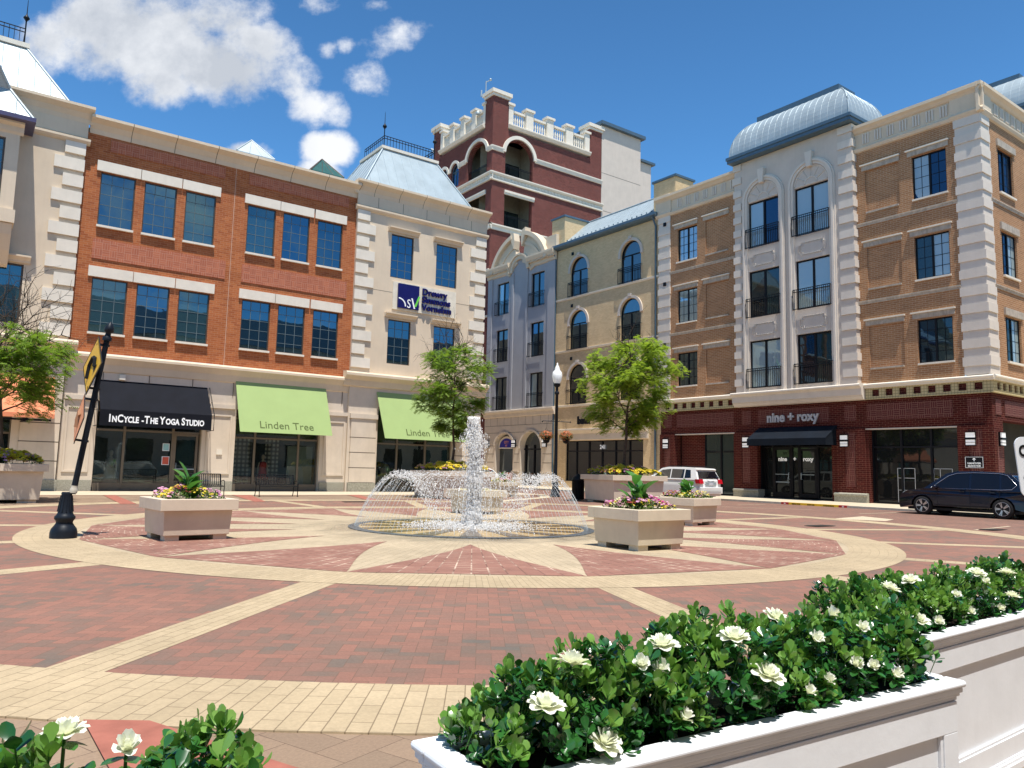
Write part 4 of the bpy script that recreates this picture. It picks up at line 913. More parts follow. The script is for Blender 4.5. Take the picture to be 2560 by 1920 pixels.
mb = MB(); text_mesh(mb, 'HANOVER', FR, 15.8, 2.12, .11, .145, .004, True, .003, 0, 1.1); text_mesh(mb, 'ELEVATOR', FR, 15.8, 2.0, .11, .145, .004, True, .003, 0, 1.05)
mb.fpoly(FR, [(15.8, 2.41), (15.72, 2.33), (15.785, 2.33), (15.785, 2.25), (15.815, 2.25), (15.815, 2.33), (15.88, 2.33)], .142, .147)
for q in ((15.42, 16.18, 1.95, 1.965), (15.42, 16.18, 2.435, 2.45), (15.42, 15.435, 1.965, 2.435), (16.165, 16.18, 1.965, 2.435)): mb.fbox(FR, *q, .141, .147)
mb.build('lettering', WHITEL, E_)
# roof + second curved roof further along
mb = MB(); mb.box(38.2, 60, 15.2, 35.2, 18.6, 18.7); mb.build('flat_roof', PLINTH, D_)
mansard(D_, 43.5, 54, 14.4, 18.4, 20.9, 2.1, 1.6, 1.55, METAL, FASCIA, .42, True, eave=.15, name='curved_metal_roof', topbox=.25)
# shop props behind the right hand window
mb = MB()
for u0 in (18.75, 17.0):
    for u in (u0, u0+.55, u0+.85): mb.fbox(FR, u-.02, u+.02, .15, 2.5, -.8, -.76) if 0 else mb.fbox(FR, u-.015, u+.015, .2, 1.9, -.42, -.395)
    for z in (.2, .8, 1.4, 1.88): mb.fbox(FR, u0, u0+.85, z, z+.025, -.42, -.395)
mb.build('display_rack', GREYL, D_)
# ---- buff yellow brick house
FE = Fr('X', 38.1); E2 = thing('yellow_brick_building', 'buff yellow brick building with arched windows and a sloping metal roof', 'building', (38.1, 41, 0))
ez = [(6.42, 8.45), (10.62, 12.65), (14.82, 16.85)]
hs = [(u, u+2.0, a, b_, 1.0) for u in (37.1, 42.67) for a, b_ in ez]
mb = MB(); wall(mb, FE, 34.9, 46.5, 0, 19.0, hs+[(36.8, 44.95, .6, 3.62)], .22); mb.build('brick_wall', YELBRICK, E2)
for u in (37.1, 42.67):
    for i, (a, b_) in enumerate(ez):
        window(FE, E2, u, u+2.0, a, b_, BLK, [GLASSM, GLASSM, GLASSD][i] if i else GLASSD, d=-.16, mull=1, arch=1.0, fw=.07, name='arched_window')
        railing(FE, E2, u-.12, u+2.12, a, a+1.1, .0, .2, 16)
        mb = MB(); mb.fring(FE, u+1.0, b_, 1.02, 1.22, 0, .1, n=20); mb.fbox(FE, u+.85, u+1.15, b_+1.12, b_+1.34, 0, .16); mb.fbox(FE, u-.22, u, b_-.12, b_, 0, .1); mb.fbox(FE, u+2.0, u+2.22, b_-.12, b_, 0, .1); mb.build('arch_surround', LAVST, E2)
mb = MB()
for z in (6.22, 10.5, 14.66): mb.fprof(FE, 35.3, 46.5, [(0, z), (.05, z+.02), (.1, z+.1), (.1, z+.15), (0, z+.17)])
mb.build('string_course', STONE, E2)
mb = MB(); mb.fprof(FE, 36.3, 45.6, [(0, 3.65), (.12, 3.7), (.12, 4.15), (.2, 4.2), (.4, 4.4), (.4, 4.5), (0, 4.55)]); mb.build('shop_cornice', BASESTONE, E2)
storefront(FE, E2, 36.8, 44.95, .6, 3.62, (38.2, 39.6, 41.0, 42.4, 43.8), 2.85, -.2, BLK, GLASSD, .08)
mb = MB(); text_mesh(mb, '241', FE, 40.9, 3.0, .42, -.08, .01, True, .01); mb.build('house_number', WHITEL, E2)
mb = MB(); text_mesh(mb, 'bath', FE, 42.6, 4.86, .8, .3, .1, True, .03); tag(mb.build('shop_sign', BLK), 'black raised lettering on yellow brick, half hidden behind the right tree', 'sign')
mb = MB(); mb.face([(37.7, 35.5, 19.0), (37.7, 46.4, 19.0), (40.7, 46.4, 21.6), (40.7, 35.5, 21.6)]); mb.face([(40.7, 35.5, 21.6), (40.7, 46.4, 21.6), (45, 46.4, 19), (45, 35.5, 19)]); rf = mb.build('metal_roof', METAL, E2)
mb = MB()
for k in range(24): y = 35.6+.46*k; mb.tube([(37.7, y, 19.01), (40.7, y, 21.61)], .013, 4)
for k in range(22): y = 35.9+.48*k; mb.box(38.35, 38.43, y-.03, y+.03, 19.55, 19.68, 1)
mb.tube([(40.7, 35.5, 21.65), (40.7, 46.4, 21.65)], .06, 6); mb.build('roof_seams', [METAL, FASCIA], rf)
mb = MB()
for z in (18.15, 14.0, 9.85): mb.fbox(FE, 44.35, 44.57, z, z+.24, 0, .05)
mb.build('wall_vent', BLK, E2)
mb = MB()
for z in (18.05, 13.9, 9.75): mb.fbox(FR, 34.62, 34.84, z, z+.24, 0, .11)
mb.build('wall_vent', BLK, D_)
mb = MB(); mb.fprof(FE, 35.35, 46.45, [(0, 18.85), (.36, 18.9), (.5, 19.02), (.5, 19.2), (.34, 19.2), (0, 19.1)])
for u in (35.62, 46.4): mb.tube([FE.p(u, 18.9, .45), FE.p(u, 18.3, .1), FE.p(u, .3, .1)], .07, 7)
mb.build('gutter', FASCIA, E2)
mb = MB(); mb.box(38.2, 40, 34.0, 36.0, 18, 21.45); mb.box(38.2, 40.6, 45.6, 47.2, 17, 21.6); mb.build('chimney', YELBRICK, E2)
mb = MB(); mb.box(38.1, 40.1, 33.9, 36.1, 21.45, 21.6); mb.box(38.1, 40.7, 45.5, 47.3, 21.6, 21.75); mb.build('chimney_cap', FASCIA, E2)
# ---- blue grey stucco house
FG = Fr('X', 38.0); G_ = thing('blue_grey_building', 'narrow blue grey stucco building with a broken curved pediment and stone arches below', 'building', (38, 51, 0))
gz = [6.42, 10.6, 14.78]
hs = [(u, u+1.75, z, z+2.85) for u in (47.85, 52.78) for z in gz]
mb = MB(); wall(mb, FG, 46.45, 55.96, 6.2, 18.4, hs, .25)
wall(mb, FG, 50.1, 52.1, 18.4, 19.6, [], .1); mb.fring(FG, 51.1, 18.4, .0, 1.0, -.3, .02, n=20) if 0 else None
for u0, u1 in ((46.4, 47.3), (50.0, 50.28), (52.0, 52.28), (55.2, 55.85)): mb.fbox(FG, u0, u1, 6.4, 18.2, 0, .09)
mb.build('stucco_wall', GREYST, G_)
for u in (47.85, 52.78):
    for i, z in enumerate(gz):
        window(FG, G_, u, u+1.75, z, z+2.84, BLK, GLASSD if i < 2 else GLASSM, d=-.2, mull=1, fw=.08, name='balcony_door'); railing(FG, G_, u-.06, u+1.85, z, z+1.15, 0, .2, 14)
mb = MB()
for u0, u1 in ((46.3, 49.9), (52.4, 56.0)):
    mb.fprof(FG, u0, u1, [(0, 18.2), (.12, 18.25), (.14, 18.5), (.4, 18.72), (.5, 18.95), (.5, 19.1), (0, 19.2)])
    n = int((u1-u0)/.24)
    for k in range(n): mb.fbox(FG, u0+.1+.24*k, u0+.22+.24*k, 18.52, 18.7, .12, .36)
uc = 51.15
mb.fring(FG, uc, 18.2, 1.02, 1.35, -.2, .2, n=24, ez=1.0); mb.fring(FG, uc, 18.2, 1.35, 1.5, -.2, .32, n=24)
mb.fring(FG, uc, 17.3, 3.9, 4.25, -.3, .45, a0=.32, a1=1.35, n=20); mb.fring(FG, uc, 17.3, 3.9, 4.25, -.3, .45, a0=pi-1.35, a1=pi-.32, n=20)
mb.fring(FG, uc, 17.3, 1.6, 3.9, -.3, .12, a0=.42, a1=1.35, n=20); mb.fring(FG, uc, 17.3, 1.6, 3.9, -.3, .12, a0=pi-1.35, a1=pi-.42, n=20)
mb.fring(FG, uc, 17.3, 3.1, 3.35, -.3, .2, a0=.45, a1=1.35, n=20); mb.fring(FG, uc, 17.3, 3.1, 3.35, -.3, .2, a0=pi-1.35, a1=pi-.45, n=20)
for s in (-1, 1): mb.fpoly(FG, [(uc+s*.55, 20.2), (uc+s*1.0, 21.0), (uc+s*1.05, 21.75), (uc+s*.6, 21.6), (uc+s*.45, 20.9)], -.2, .4)
mb.fbox(FG, 46.3, 47.6, 19.1, 20.3, -.4, .1); mb.build('pediment', CREAM, G_)
mb = MB(); mb.fpoly(FG, [(uc+1.02*cos(pi*k/16), 18.2+1.02*sin(pi*k/16)) for k in range(17)], -.1, -.01); mb.build('pediment_niche', GREYST, G_)
mb = MB(); wall(mb, FG, 46.4, 55.96, 0, 6.2, [(47.85, 50.6, .1, 3.1, 1.35), (51.65, 54.2, .1, 3.35, 1.0)], .5)
mb.fprof(FG, 46.2, 56.0, [(0, 5.75), (.1, 5.8), (.16, 6.05), (.3, 6.2), (.3, 6.32), (0, 6.38)])
for u0, u1 in ((46.4, 47.7), (50.75, 51.6), (54.3, 55.9)): mb.fbox(FG, u0, u1, .1, 1.15, 0, .12); mb.fbox(FG, u0-.03, u1+.03, 1.15, 1.25, 0, .17)
mb.fring(FG, 52.92, 3.35, 1.3, 1.5, 0, .1, ez=.8); mb.fring(FG, 49.22, 3.1, 1.4, 1.58, 0, .1, ez=.98); mb.build('stone_base', BASESTONE, G_)
mb = MB()
for z in (1.95, 2.65, 3.35, 4.45, 5.05):
    for u0, u1 in (((46.42, 47.65), (50.75, 51.5), (54.4, 55.85)) if z < 4 else ((46.42, 55.85),)): mb.fbox(FG, u0, u1, z-.015, z+.015, 0, .006)
for k in range(9): mb.fbox(FG, 47.0+k, 47.02+k, 5.07, 5.75, 0, .005)
mb.build('stone_joints', TAUPE, G_)
mb = MB(); F = FG; mb.face([F.p(47.85, .1, -.45), F.p(50.6, .1, -.45), F.p(50.6, 4.4, -.45), F.p(47.85, 4.4, -.45)]); mb.face([F.p(51.65, .1, -.48), F.p(54.2, .1, -.48), F.p(54.2, 4.3, -.48), F.p(51.65, 4.3, -.48)]); mb.build('glazing', GLASSD, G_)
mb = MB()
for u in (48.1, 49.22, 50.35): mb.fbox(F, u-.05, u+.05, .1, 3.4, -.44, -.36)
mb.fbox(F, 47.85, 50.6, 3.0, 3.1, -.44, -.362); mb.build('entrance_door', BLK, G_)
mb = MB(); mb.fpoly(F, [(51.7, 3.1), (54.15, 3.1)]+[(52.92+1.2*cos(pi*k/12), 3.3+.85*sin(pi*k/12)) for k in range(13)], -.3, -.25); sgn = mb.build('sign_board', STONE, None)
mb = MB(); mb.fpoly(F, [(51.95, 3.2), (53.9, 3.2)]+[(52.92+.98*cos(pi*k/12), 3.3+.68*sin(pi*k/12)) for k in range(13)], -.25, -.23); mb.build('sign_face', simple('blue_sign_face', (.03, .03, .3), .4), sgn)
mb = MB(); text_mesh(mb, 'CITY', F, 52.92, 3.55, .3, -.22, .01, True, .008); text_mesh(mb, 'FIT', F, 52.92, 3.28, .22, -.22, .01, True, .006); mb.build('lettering', simple('red_sign_lettering', (.7, .3, .25), .5), sgn)
sgn.name = 'door_sign'; tag(sgn, 'half round dark blue sign over the doorway of the blue grey building', 'sign')
for u in (47.35, 51.45, 55.35): sconce(FG, G_, u, 3.5, .42, .62)
mb = MB(); mb.box(38.3, 48, 46.5, 55.8, 18.3, 18.4); mb.box(38.7, 38.8, 46.5, 55.8, 0, 18.3); mb.build('flat_roof', PLINTH, G_)
# ---- maroon brick tower
TX, TY = 38.0, 55.95; FT = Fr('Y', TY); FU = Fr('X', TX)
T_ = thing('maroon_brick_tower', 'tall maroon brick tower with arched loggias and a cream roof balustrade, rising behind the others', 'tower', (TX, TY, 0))
mb = MB(); wall(mb, FT, TX, 51.6, 16, 33.0, [(39.5, 42.75, 23.7, 27.1), (39.5, 42.75, 28.55, 30.7, 1.55)], .5)
wall(mb, FU, TY, 67, 0, 33.0, [(56.85, 60.3, 23.7, 26.9), (56.8, 60.1, 28.5, 30.6, 1.35), (61.7, 63.1, 28.9, 30.5, .75), (63.75, 65.1, 28.9, 30.5, .75)], .5)
mb.box(TX, TX+1.75, TY, TY+1.3, 33.0, 35.9); mb.box(49.95, 51.6, TY, TY+1.2, 33.0, 36.1); mb.box(TX, TX+1.2, 65.4, 66.8, 33, 35.9)
mb.box(TX-.06, TX+1.45, TY-.06, TY+.9, 28.6, 36.0) if 0 else None
mb.face([(51.6, TY, 16), (51.6, 70, 16), (51.6, 70, 33), (51.6, TY, 33)]); mb.build('brick_wall', TWBRICK, T_)
mb = MB(); mb.box(TX+.05, 51.5, TY+.2, 66.9, 32.9, 33.0); mb.build('flat_roof', PLINTH, T_)
# loggia interiors
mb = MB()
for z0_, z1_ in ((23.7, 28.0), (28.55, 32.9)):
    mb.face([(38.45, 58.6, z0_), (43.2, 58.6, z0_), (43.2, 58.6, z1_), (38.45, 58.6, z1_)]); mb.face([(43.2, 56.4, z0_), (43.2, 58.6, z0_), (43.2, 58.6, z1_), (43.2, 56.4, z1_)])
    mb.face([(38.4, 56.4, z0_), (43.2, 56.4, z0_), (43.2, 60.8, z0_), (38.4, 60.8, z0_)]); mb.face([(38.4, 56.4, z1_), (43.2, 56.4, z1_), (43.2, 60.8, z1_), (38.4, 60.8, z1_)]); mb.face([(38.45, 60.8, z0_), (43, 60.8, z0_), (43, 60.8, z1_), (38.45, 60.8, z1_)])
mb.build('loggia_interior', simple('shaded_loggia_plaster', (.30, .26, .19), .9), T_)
mb = MB(); FI = Fr('Y', 58.55)
for u0, u1 in ((39.2, 40.2), (40.5, 43.0)):
    for z0_ in (23.8, 28.6): mb.fbox(FI, u0, u1, z0_, z0_+2.4, 0, .05); 
mb.build('loggia_window', BLK, T_); mb = MB()
for u0, u1 in ((39.3, 40.1), (40.6, 41.65), (41.8, 42.9)):
    for z0_ in (23.9, 28.7): mb.fbox(FI, u0, u1, z0_, z0_+2.2, .05, .06)
mb.build('loggia_pane', GLASSM, T_)
for F, u0, u1 in ((FT, 39.5, 42.75), (FU, 56.85, 60.2)):
    for z in (23.75, 28.55): railing(F, T_, u0, u1, z, z+1.1, -.3, -.2, 20, side=False)
for u0, u1 in ((61.7, 63.1), (63.75, 65.1)): window(FU, T_, u0, u1, 28.9, 30.5, FASCIA, GLASSN, d=-.2, mull=1, arch=.75, fw=.08, name='arched_window')
mb = MB()
mb.fprof(FT, TX-.25, 51.75, [(0, 27.75), (.15, 27.78), (.15, 27.9), (.08, 28.0), (.08, 28.25), (.2, 28.3), (.3, 28.42), (.3, 28.52), (0, 28.56)])
mb.fprof(FU, TY-.25, 66.9, [(0, 27.75), (.15, 27.78), (.15, 27.9), (.08, 28.0), (.08, 28.25), (.2, 28.3), (.3, 28.42), (.3, 28.52), (0, 28.56)])
for z in (23.1,):
    for F, a, b_ in ((FT, TX-.25, 51.7), (FU, TY-.25, 67)): mb.fprof(F, a, b_, [(0, z), (.1, z), (.12, z+.25), (.25, z+.4), (.25, z+.52), (0, z+.56)])
for F, segs in ((FT, ((TX-.12, 39.3), (42.95, 51.65))), (FU, ((TY-.12, 56.65), (60.3, 61.5), (65.3, 66.9)))):
    for a, b_ in segs: mb.fprof(F, a, b_, [(0, 30.62), (.08, 30.64), (.12, 30.8), (.18, 30.95), (.18, 31.05), (0, 31.1)])
mb.fring(FT, 41.125, 30.75, 1.66, 2.0, 0, .16, n=28, ez=.97); mb.fring(FU, 58.45, 30.7, 1.66, 2.0, 0, .16, n=28, ez=.86)
for uc in (62.4, 64.42): mb.fring(FU, uc, 30.55, .72, .98, 0, .14, n=20, ez=1.05)
mb.fprof(FT, 39.45, 42.95, [(0, 26.7), (.1, 26.72), (.1, 26.85), (.16, 26.9), (.16, 27.1), (0, 27.12)]); mb.fprof(FU, 56.8, 60.4, [(0, 26.6), (.1, 26.62), (.1, 26.8), (.16, 26.85), (.16, 27.0), (0, 27.02)])
for z in (19.2, 14.9, 10.6, 6.3): mb.fprof(FU, TY, 67, [(0, z), (.1, z+.02), (.12, z+.18), (0, z+.2)])
for F, a, b_ in ((FT, 39.75, 50.0), (FU, 57.3, 65.4)): mb.fprof(F, a, b_, [(0, 33.2), (.12, 33.22), (.3, 33.45), (.3, 33.55), (-.6, 33.6), (-.6, 33.2)])
for x0, x1, y0, y1 in ((TX, TX+1.75, TY, TY+1.3), (49.95, 51.6, TY, TY+1.2), (TX, TX+1.2, 65.4, 66.8)):
    zt = 36.1 if x0 > 49 else 35.9
    for e, za, zb in ((.12, 0, .25), (.25, .25, .6)): mb.box(x0-e, x1+e, y0-e, y1+e, zt+za, zt+zb)
mb.build('stone_bands', STONE, T_)
mb = MB()
n = int((51.6-TX)/.4)
for k in range(n): mb.fbox(FT, TX+.2+.4*k, TX+.38+.4*k, 28.02, 28.24, .08, .14)
for k in range(26): mb.fbox(FU, TY+.2+.4*k, TY+.38+.4*k, 28.02, 28.24, .08, .14)
mb.build('band_dentils', STONE, T_)
mb = MB(); pm = MB(); tp = MB()
bal = [(.07, 0), (.07, .06), (.04, .12), (.09, .32), (.09, .42), (.045, .75), (.045, .82), (.07, .86), (.07, .92)]
def balus(F, posts, z=33.75):
    for a, b_ in posts: pm.fbox(F, a, b_, 33.6, 35.5, -.55, .02); tp.fbox(F, a-.12, b_+.12, 35.5, 35.72, -.65, .14)
    for k in range(len(posts)-1):
        a, b_ = posts[k][1], posts[k+1][0]; pm.fbox(F, a, b_, 33.6, 33.8, -.4, -.1); pm.fbox(F, a, b_, 34.95, 35.15, -.42, -.08); n = 6
        for q in range(n):
            u = a+(b_-a)*(q+.5)/n; p = F.p(u, 33.8, -.25); mb.lathe([(r, h*1.25) for r, h in bal], 8, p)
balus(FT, [(39.78, 40.3), (41.85, 42.7), (44.4, 45.2), (46.85, 47.75), (49.35, 49.95)])
balus(FU, [(57.25, 57.6), (58.9, 59.6), (60.9, 61.6), (62.9, 63.6), (64.9, 65.4)])
pm.build('balustrade_posts', STONE, T_); tp.build('post_caps', STONE, T_); mb.build('balusters', STONE, T_)
K_ = thing('cream_tower_block', 'plain cream stucco stair block standing against the right side of the maroon tower', 'building', (54, 56, 0))
mb = MB(); mb.box(51.65, 57.3, TY-.0, 64, 10, 37.0); mb.box(57.3, 59.0, TY+.1, 64, 10, 34.6); mb.hexa([(58.6, TY+1, 10), (60.2, TY+1, 10), (60.2, TY+4, 10), (58.6, TY+4, 10), (58.6, TY+1, 33.6), (59.6, TY+1, 33.9), (59.6, TY+4, 33.9), (58.6, TY+4, 33.6)]); mb.build('stucco_wall', LAVST, K_)
mb = MB(); mb.box(51.3, 57.7, TY-.4, 64.4, 37.0, 37.35); mb.box(57.3, 59.4, TY-.2, 64.4, 34.6, 34.85); mb.build('metal_coping', FASCIA, K_)
mb = MB(); mb.box(51.66, 57.3, TY-.006, TY, 31.9, 31.94); mb.box(51.66, 57.3, TY-.006, TY, 27.9, 27.94); mb.build('wall_joints', TAUPE, K_)
mb = MB(); mb.tube([(38.2, 57.6, 34.5), (38.2, 57.6, 38.0)], .05, 6); mb.tube([(38.2, 57.6, 37.9), (38.5, 57.3, 38.1)], .04, 6); mb.lathe([(.0, 0), (.12, .05), (.12, .2), (0, .28)], 8, (38.5, 57.3, 38.0)); mb.lathe([(.08, 0), (.08, .6)], 8, (37.9, 57.9, 36.5)); mb.lathe([(.22, 0), (.22, .25), (0, .4)], 8, (37.9, 58.4, 34.9))
tag(mb.build('weather_mast', METAL), 'thin weather instrument mast behind the corner pier of the maroon tower', 'mast')
mb = MB(); mb.face([(40, 68.5, 33.3), (52, 68.5, 33.3), (52, 71, 36.4), (40, 71, 36.4)]); mb.box(38.2, 52, 67.5, 80, 10, 33.3)
o = mb.build('distant_roof', METAL); tag(o, 'blue metal roof slope glimpsed left of the maroon tower', 'building')
# building across the plaza, behind the viewer (seen only as a reflection in the windows)
O_ = thing('opposite_building', 'stone fronted building facing the plaza, seen only mirrored in the windows', 'building', (-5, -7, 0))
FO = Fr('Y', -6.5); mb = MB(); mb.box(-45, 62, -16, -6.5, 0, 14.2); mb.build('wall', BASESTONE, O_)
mb = MB()
for k in range(25):
    for z in (1, 7, 11): mb.box(-42+4*k, -39.6+4*k, -6.5, -6.45, z, z+2.5)
mb.build('windows', GLASSD, O_)
mb = MB(); mb.hexa([(-45.5, -16, 14.2), (62.5, -16, 14.2), (62.5, -6.1, 14.2), (-45.5, -6.1, 14.2), (-44, -15, 17.4), (61, -15, 17.4), (61, -8.2, 17.4), (-44, -8.2, 17.4)]); mb.build('roof', FASCIA, O_)
# ================================================================ OBJECTS
rnd = random.Random(7)
def U(a, b): return rnd.uniform(a, b)
def rot(az, tilt=0, roll=0): return Matrix.Rotation(az, 4, 'Z') @ Matrix.Rotation(tilt, 4, 'Y') @ Matrix.Rotation(roll, 4, 'X')
def leaf_at(mb, p, M, L, w, fold=.15, mi=0, n=3, droop=0):
    """a leaf growing along local +X of M"""
    prof = {3: [(0, .12), (.45, .8), (.8, 1.0), (1, .25)], 4: [(0, .1), (.25, .75), (.6, 1), (.85, .65), (1, .05)], 2: [(0, .3), (.5, 1), (1, .1)], 5: [(0, .1), (.3, .45), (.62, .95), (.85, .92), (1, .28)]}[n]
    vs = []
    for t, q in prof:
        z = -droop*t*t*L
        for s in (-1, 0, 1): vs.append(Vector(p)+M @ Vector((t*L, s*q*w/2, z+abs(s)*fold*w*q)))
    fs = []
    for k in range(len(prof)-1):
        a = 3*k; fs += [(a, a+1, a+4, a+3), (a+1, a+2, a+5, a+4)]
    mb.add(vs, fs, mi, True)
# ---- concrete planters
def planter_box(name, label, x, y, yaw, s, h, cap, group, mat, over=.078, capb=None):
    t = thing(name, label, 'planter', (x, y, 0), group, radians(yaw)); M = Matrix.Translation((x, y, 0)) @ Matrix.Rotation(radians(yaw), 4, 'Z')
    b = s/2; c = b+over; z1 = h-cap; f = .10
    mb = MB(); q = b*.955; mb.hexa([(-q, -q, f), (q, -q, f), (q, q, f), (-q, q, f), (-b, -b, z1), (b, -b, z1), (b, b, z1), (-b, b, z1)]); mb.xf(M).build('body', mat, t, bevel=.012)
    mb = MB(); i = c-.16
    for q in ((-c, c, -c, -i), (-c, c, i, c), (-c, -i, -i, i), (i, c, -i, i)): mb.box(*q, z1, h)
    mb.xf(M).build('rim', mat, t, bevel=.008)
    mb = MB(); mb.box(-i, i, -i, i, z1+.02, h-.06); mb.xf(M).build('soil', SOIL, t)
    g = q = b*.9
    for sx in (-1, 1):
        for sy in (-1, 1): mb = MB(); w = .2*s; mb.box(min(sx*g, sx*(g-w)), max(sx*g, sx*(g-w)), min(sy*g, sy*(g-w)), max(sy*g, sy*(g-w)), 0, f+.01); mb.xf(M).build('foot', mat, t)
    return M, i, h
def bloom(mb, p, r, n=5, mi=0, up=None):
    up = up or Vector((U(-.5, .5), U(-.9, .2), 1)).normalized(); a = up.orthogonal().normalized(); b = up.cross(a); o = U(0, 6)
    c = Vector(p)
    for k in range(n):
        q = o+2*pi*k/n; d = a*cos(q)+b*sin(q); e = a*cos(q+.55)+b*sin(q+.55); g = a*cos(q-.55)+b*sin(q-.55)
        mb.face([c, c+g*r*.75+up*r*.22, c+d*r+up*r*.12, c+e*r*.75+up*r*.22], mi, True)
def flower_bed(label, M, i, h, mats, canna=False, seed=1, dens=1.0, mound=.22, group='flower beds in the concrete planters', cannah=.75, sparse=None):
    global rnd
    rnd = random.Random(seed); R = i*.98
    loc = M @ Vector((0, 0, h-.06)); t = thing('flower_bed', label, 'flowers', loc, group)
    def surf(x, y): q = max(abs(x), abs(y))/R; return h-.07+mound*sqrt(max(0, 1-q*q*.85))*(1+.22*sin(9*x+seed)*cos(8*y))
    area = (2*R)**2; lf = MB()
    for k in range(int(520*dens*area)):
        x, y = U(-R, R)*1.04, U(-R, R)*1.04; z = surf(x, y)*1.0-U(0, .10)
        leaf_at(lf, M @ Vector((x, y, z)), rot(U(0, 6.3), U(-1.2, .2), U(-.5, .5)), U(.05, .10), U(.02, .04), n=2)
    lf.build('foliage', LEAFA, t)
    for mname, mat, frac, sz in mats:
        fb = MB(); cl = [(U(-R, R), U(-R, R)) for _ in range(max(3, int(9*frac*area*3)))]
        for cx, cy in cl:
            for k in range(int(9)):
                x, y = cx+rnd.gauss(0, .06), cy+rnd.gauss(0, .06)
                if abs(x) > R*1.05 or abs(y) > R*1.05: continue
                z = surf(x, y)+U(.0, .06); p = M @ Vector((x, y, z))
                if sz > .03:
                    for _ in range(3): bloom(fb, p+Vector((U(-1, 1), U(-1, 1), U(0, 1)))*.018, sz*U(.6, 1))
                else: bloom(fb, p, sz*U(.8, 1.2))
        fb.build(mname, mat, t)
    if canna:
        cb = MB(); st = MB()
        for k in range(5):
            bx, by = U(-.12, .12), U(-.12, .12); base = M @ Vector((bx, by, h-.05)); hh = cannah*U(.6, 1.05)
            lean = Vector((U(-.25, .25), U(-.25, .25), 1)).normalized(); st.tube([base, base+lean*hh*.75], [.018, .008], 6)
            for q in range(4):
                z = (q+.4)/4*.7; az = U(0, 6.3); p = base+lean*hh*z; leaf_at(cb, p, rot(az, -U(.75, 1.2), U(-.3, .3)), hh*U(.5, .72), U(.13, .2), .22, n=4, droop=U(0, .5))
        cb.build('canna_leaves', LEAFC, t); st.build('canna_stems', LEAFC, t)
    return t
GP = 'small square concrete planters round the fountain'; GB = 'large concrete planters with trees'
PK = ('pink_blooms', PETP, .55, .035); MG = ('magenta_blooms', PETM, .35, .034); YL = ('yellow_blooms', PETY, .7, .026); CR = ('cream_blooms', PETC, .35, .028); RD = ('dark_red_blooms', PETR, .25, .028)
H1 = .735
def corner_center(cx, cy, yaw, s): a = radians(yaw); h = s/2*.9; return cx+h*cos(a)-h*sin(a), cy+h*sin(a)+h*cos(a)
S1 = 1.19
x, y = corner_center(3.13, 14.36, 4, S1); M, i, h = planter_box('concrete_planter', 'square pinkish concrete planter left of the fountain, behind the leaning signpost', x, y, 4, S1, H1, .2, GP, CONCP)
flower_bed('bedding flowers with upright canna leaves in the planter left of the fountain', M, i, h, [PK, YL, RD], True, 3, cannah=.62)
x, y = corner_center(9.93, 9.70, -1, S1); M, i, h = planter_box('concrete_planter', 'square stained concrete planter nearest on the right of the fountain, with magenta flowers', x, y, -1, S1, H1, .2, GP, CONC)
flower_bed('magenta and pink flowers under dark canna leaves in the nearest right planter', M, i, h, [PK, MG, YL, CR, RD], True, 5, cannah=.8)
x, y = corner_center(16.0, 13.65, 8, S1); M, i, h = planter_box('concrete_planter', 'square concrete planter just behind the magenta one, in front of the white car', x, y, 8, S1, H1, .2, GP, CONCP)
flower_bed('mixed flowers and small canna leaves in the planter in front of the white car', M, i, h, [('pink_blooms', PETP, .3, .03), CR, YL, RD], True, 8, cannah=.62)
M, i, h = planter_box('concrete_planter', 'square concrete planter directly behind the fountain jet', 13.3, 19.9, 0, S1, H1, .2, GP, CONC)
flower_bed('low flowers in the planter directly behind the fountain jet', M, i, h, [CR, YL], False, 9, .6, .06)
M, i, h = planter_box('concrete_planter', 'square concrete planter farthest behind the fountain, right of the jet', 22.9, 32.0, 0, S1, H1, .2, GP, CONC)
flower_bed('yellow and pink flowers with bright canna in the farthest planter behind the fountain', M, i, h, [PK, YL], True, 11, cannah=.6)
BIG = {}
x, y = corner_center(23.3, 24.2, -12, 2.7); BIG[2] = planter_box('large_planter', 'large concrete planter holding the right tree, in front of the yellow brick building', x, y, -12, 2.6, 1.24, .23, GB, CONCP, .12)+((x, y),)
x, y = 18.85, 30.3; BIG[1] = planter_box('large_planter', 'large concrete planter holding the middle tree, behind the left side of the fountain', x, y, 2, 2.6, 1.24, .23, GB, CONCP, .12)+((x, y),)
x, y = 1.18, 29.15; BIG[3] = planter_box('large_planter', 'large concrete planter holding the left tree, at the left edge of the photo', x, y, 0, 2.5, 1.2, .23, GB, CONCP, .12)+((x, y),)
for k, lb in ((2, 'yellow flowers round the foot of the right tree'), (1, 'yellow green bedding plants round the foot of the middle tree'), (3, 'yellow and pink flowers round the foot of the left tree')):
    M, i, h, _ = BIG[k]; flower_bed(lb, M, i, h, [('yellow_blooms', PETY, 1.6 if k == 3 else 1.0, .055), ('pink_blooms', PETP, .35 if k == 3 else .15, .05), ('dark_red_blooms', PETR, .12, .04)], False, 20+k, .6, .42)
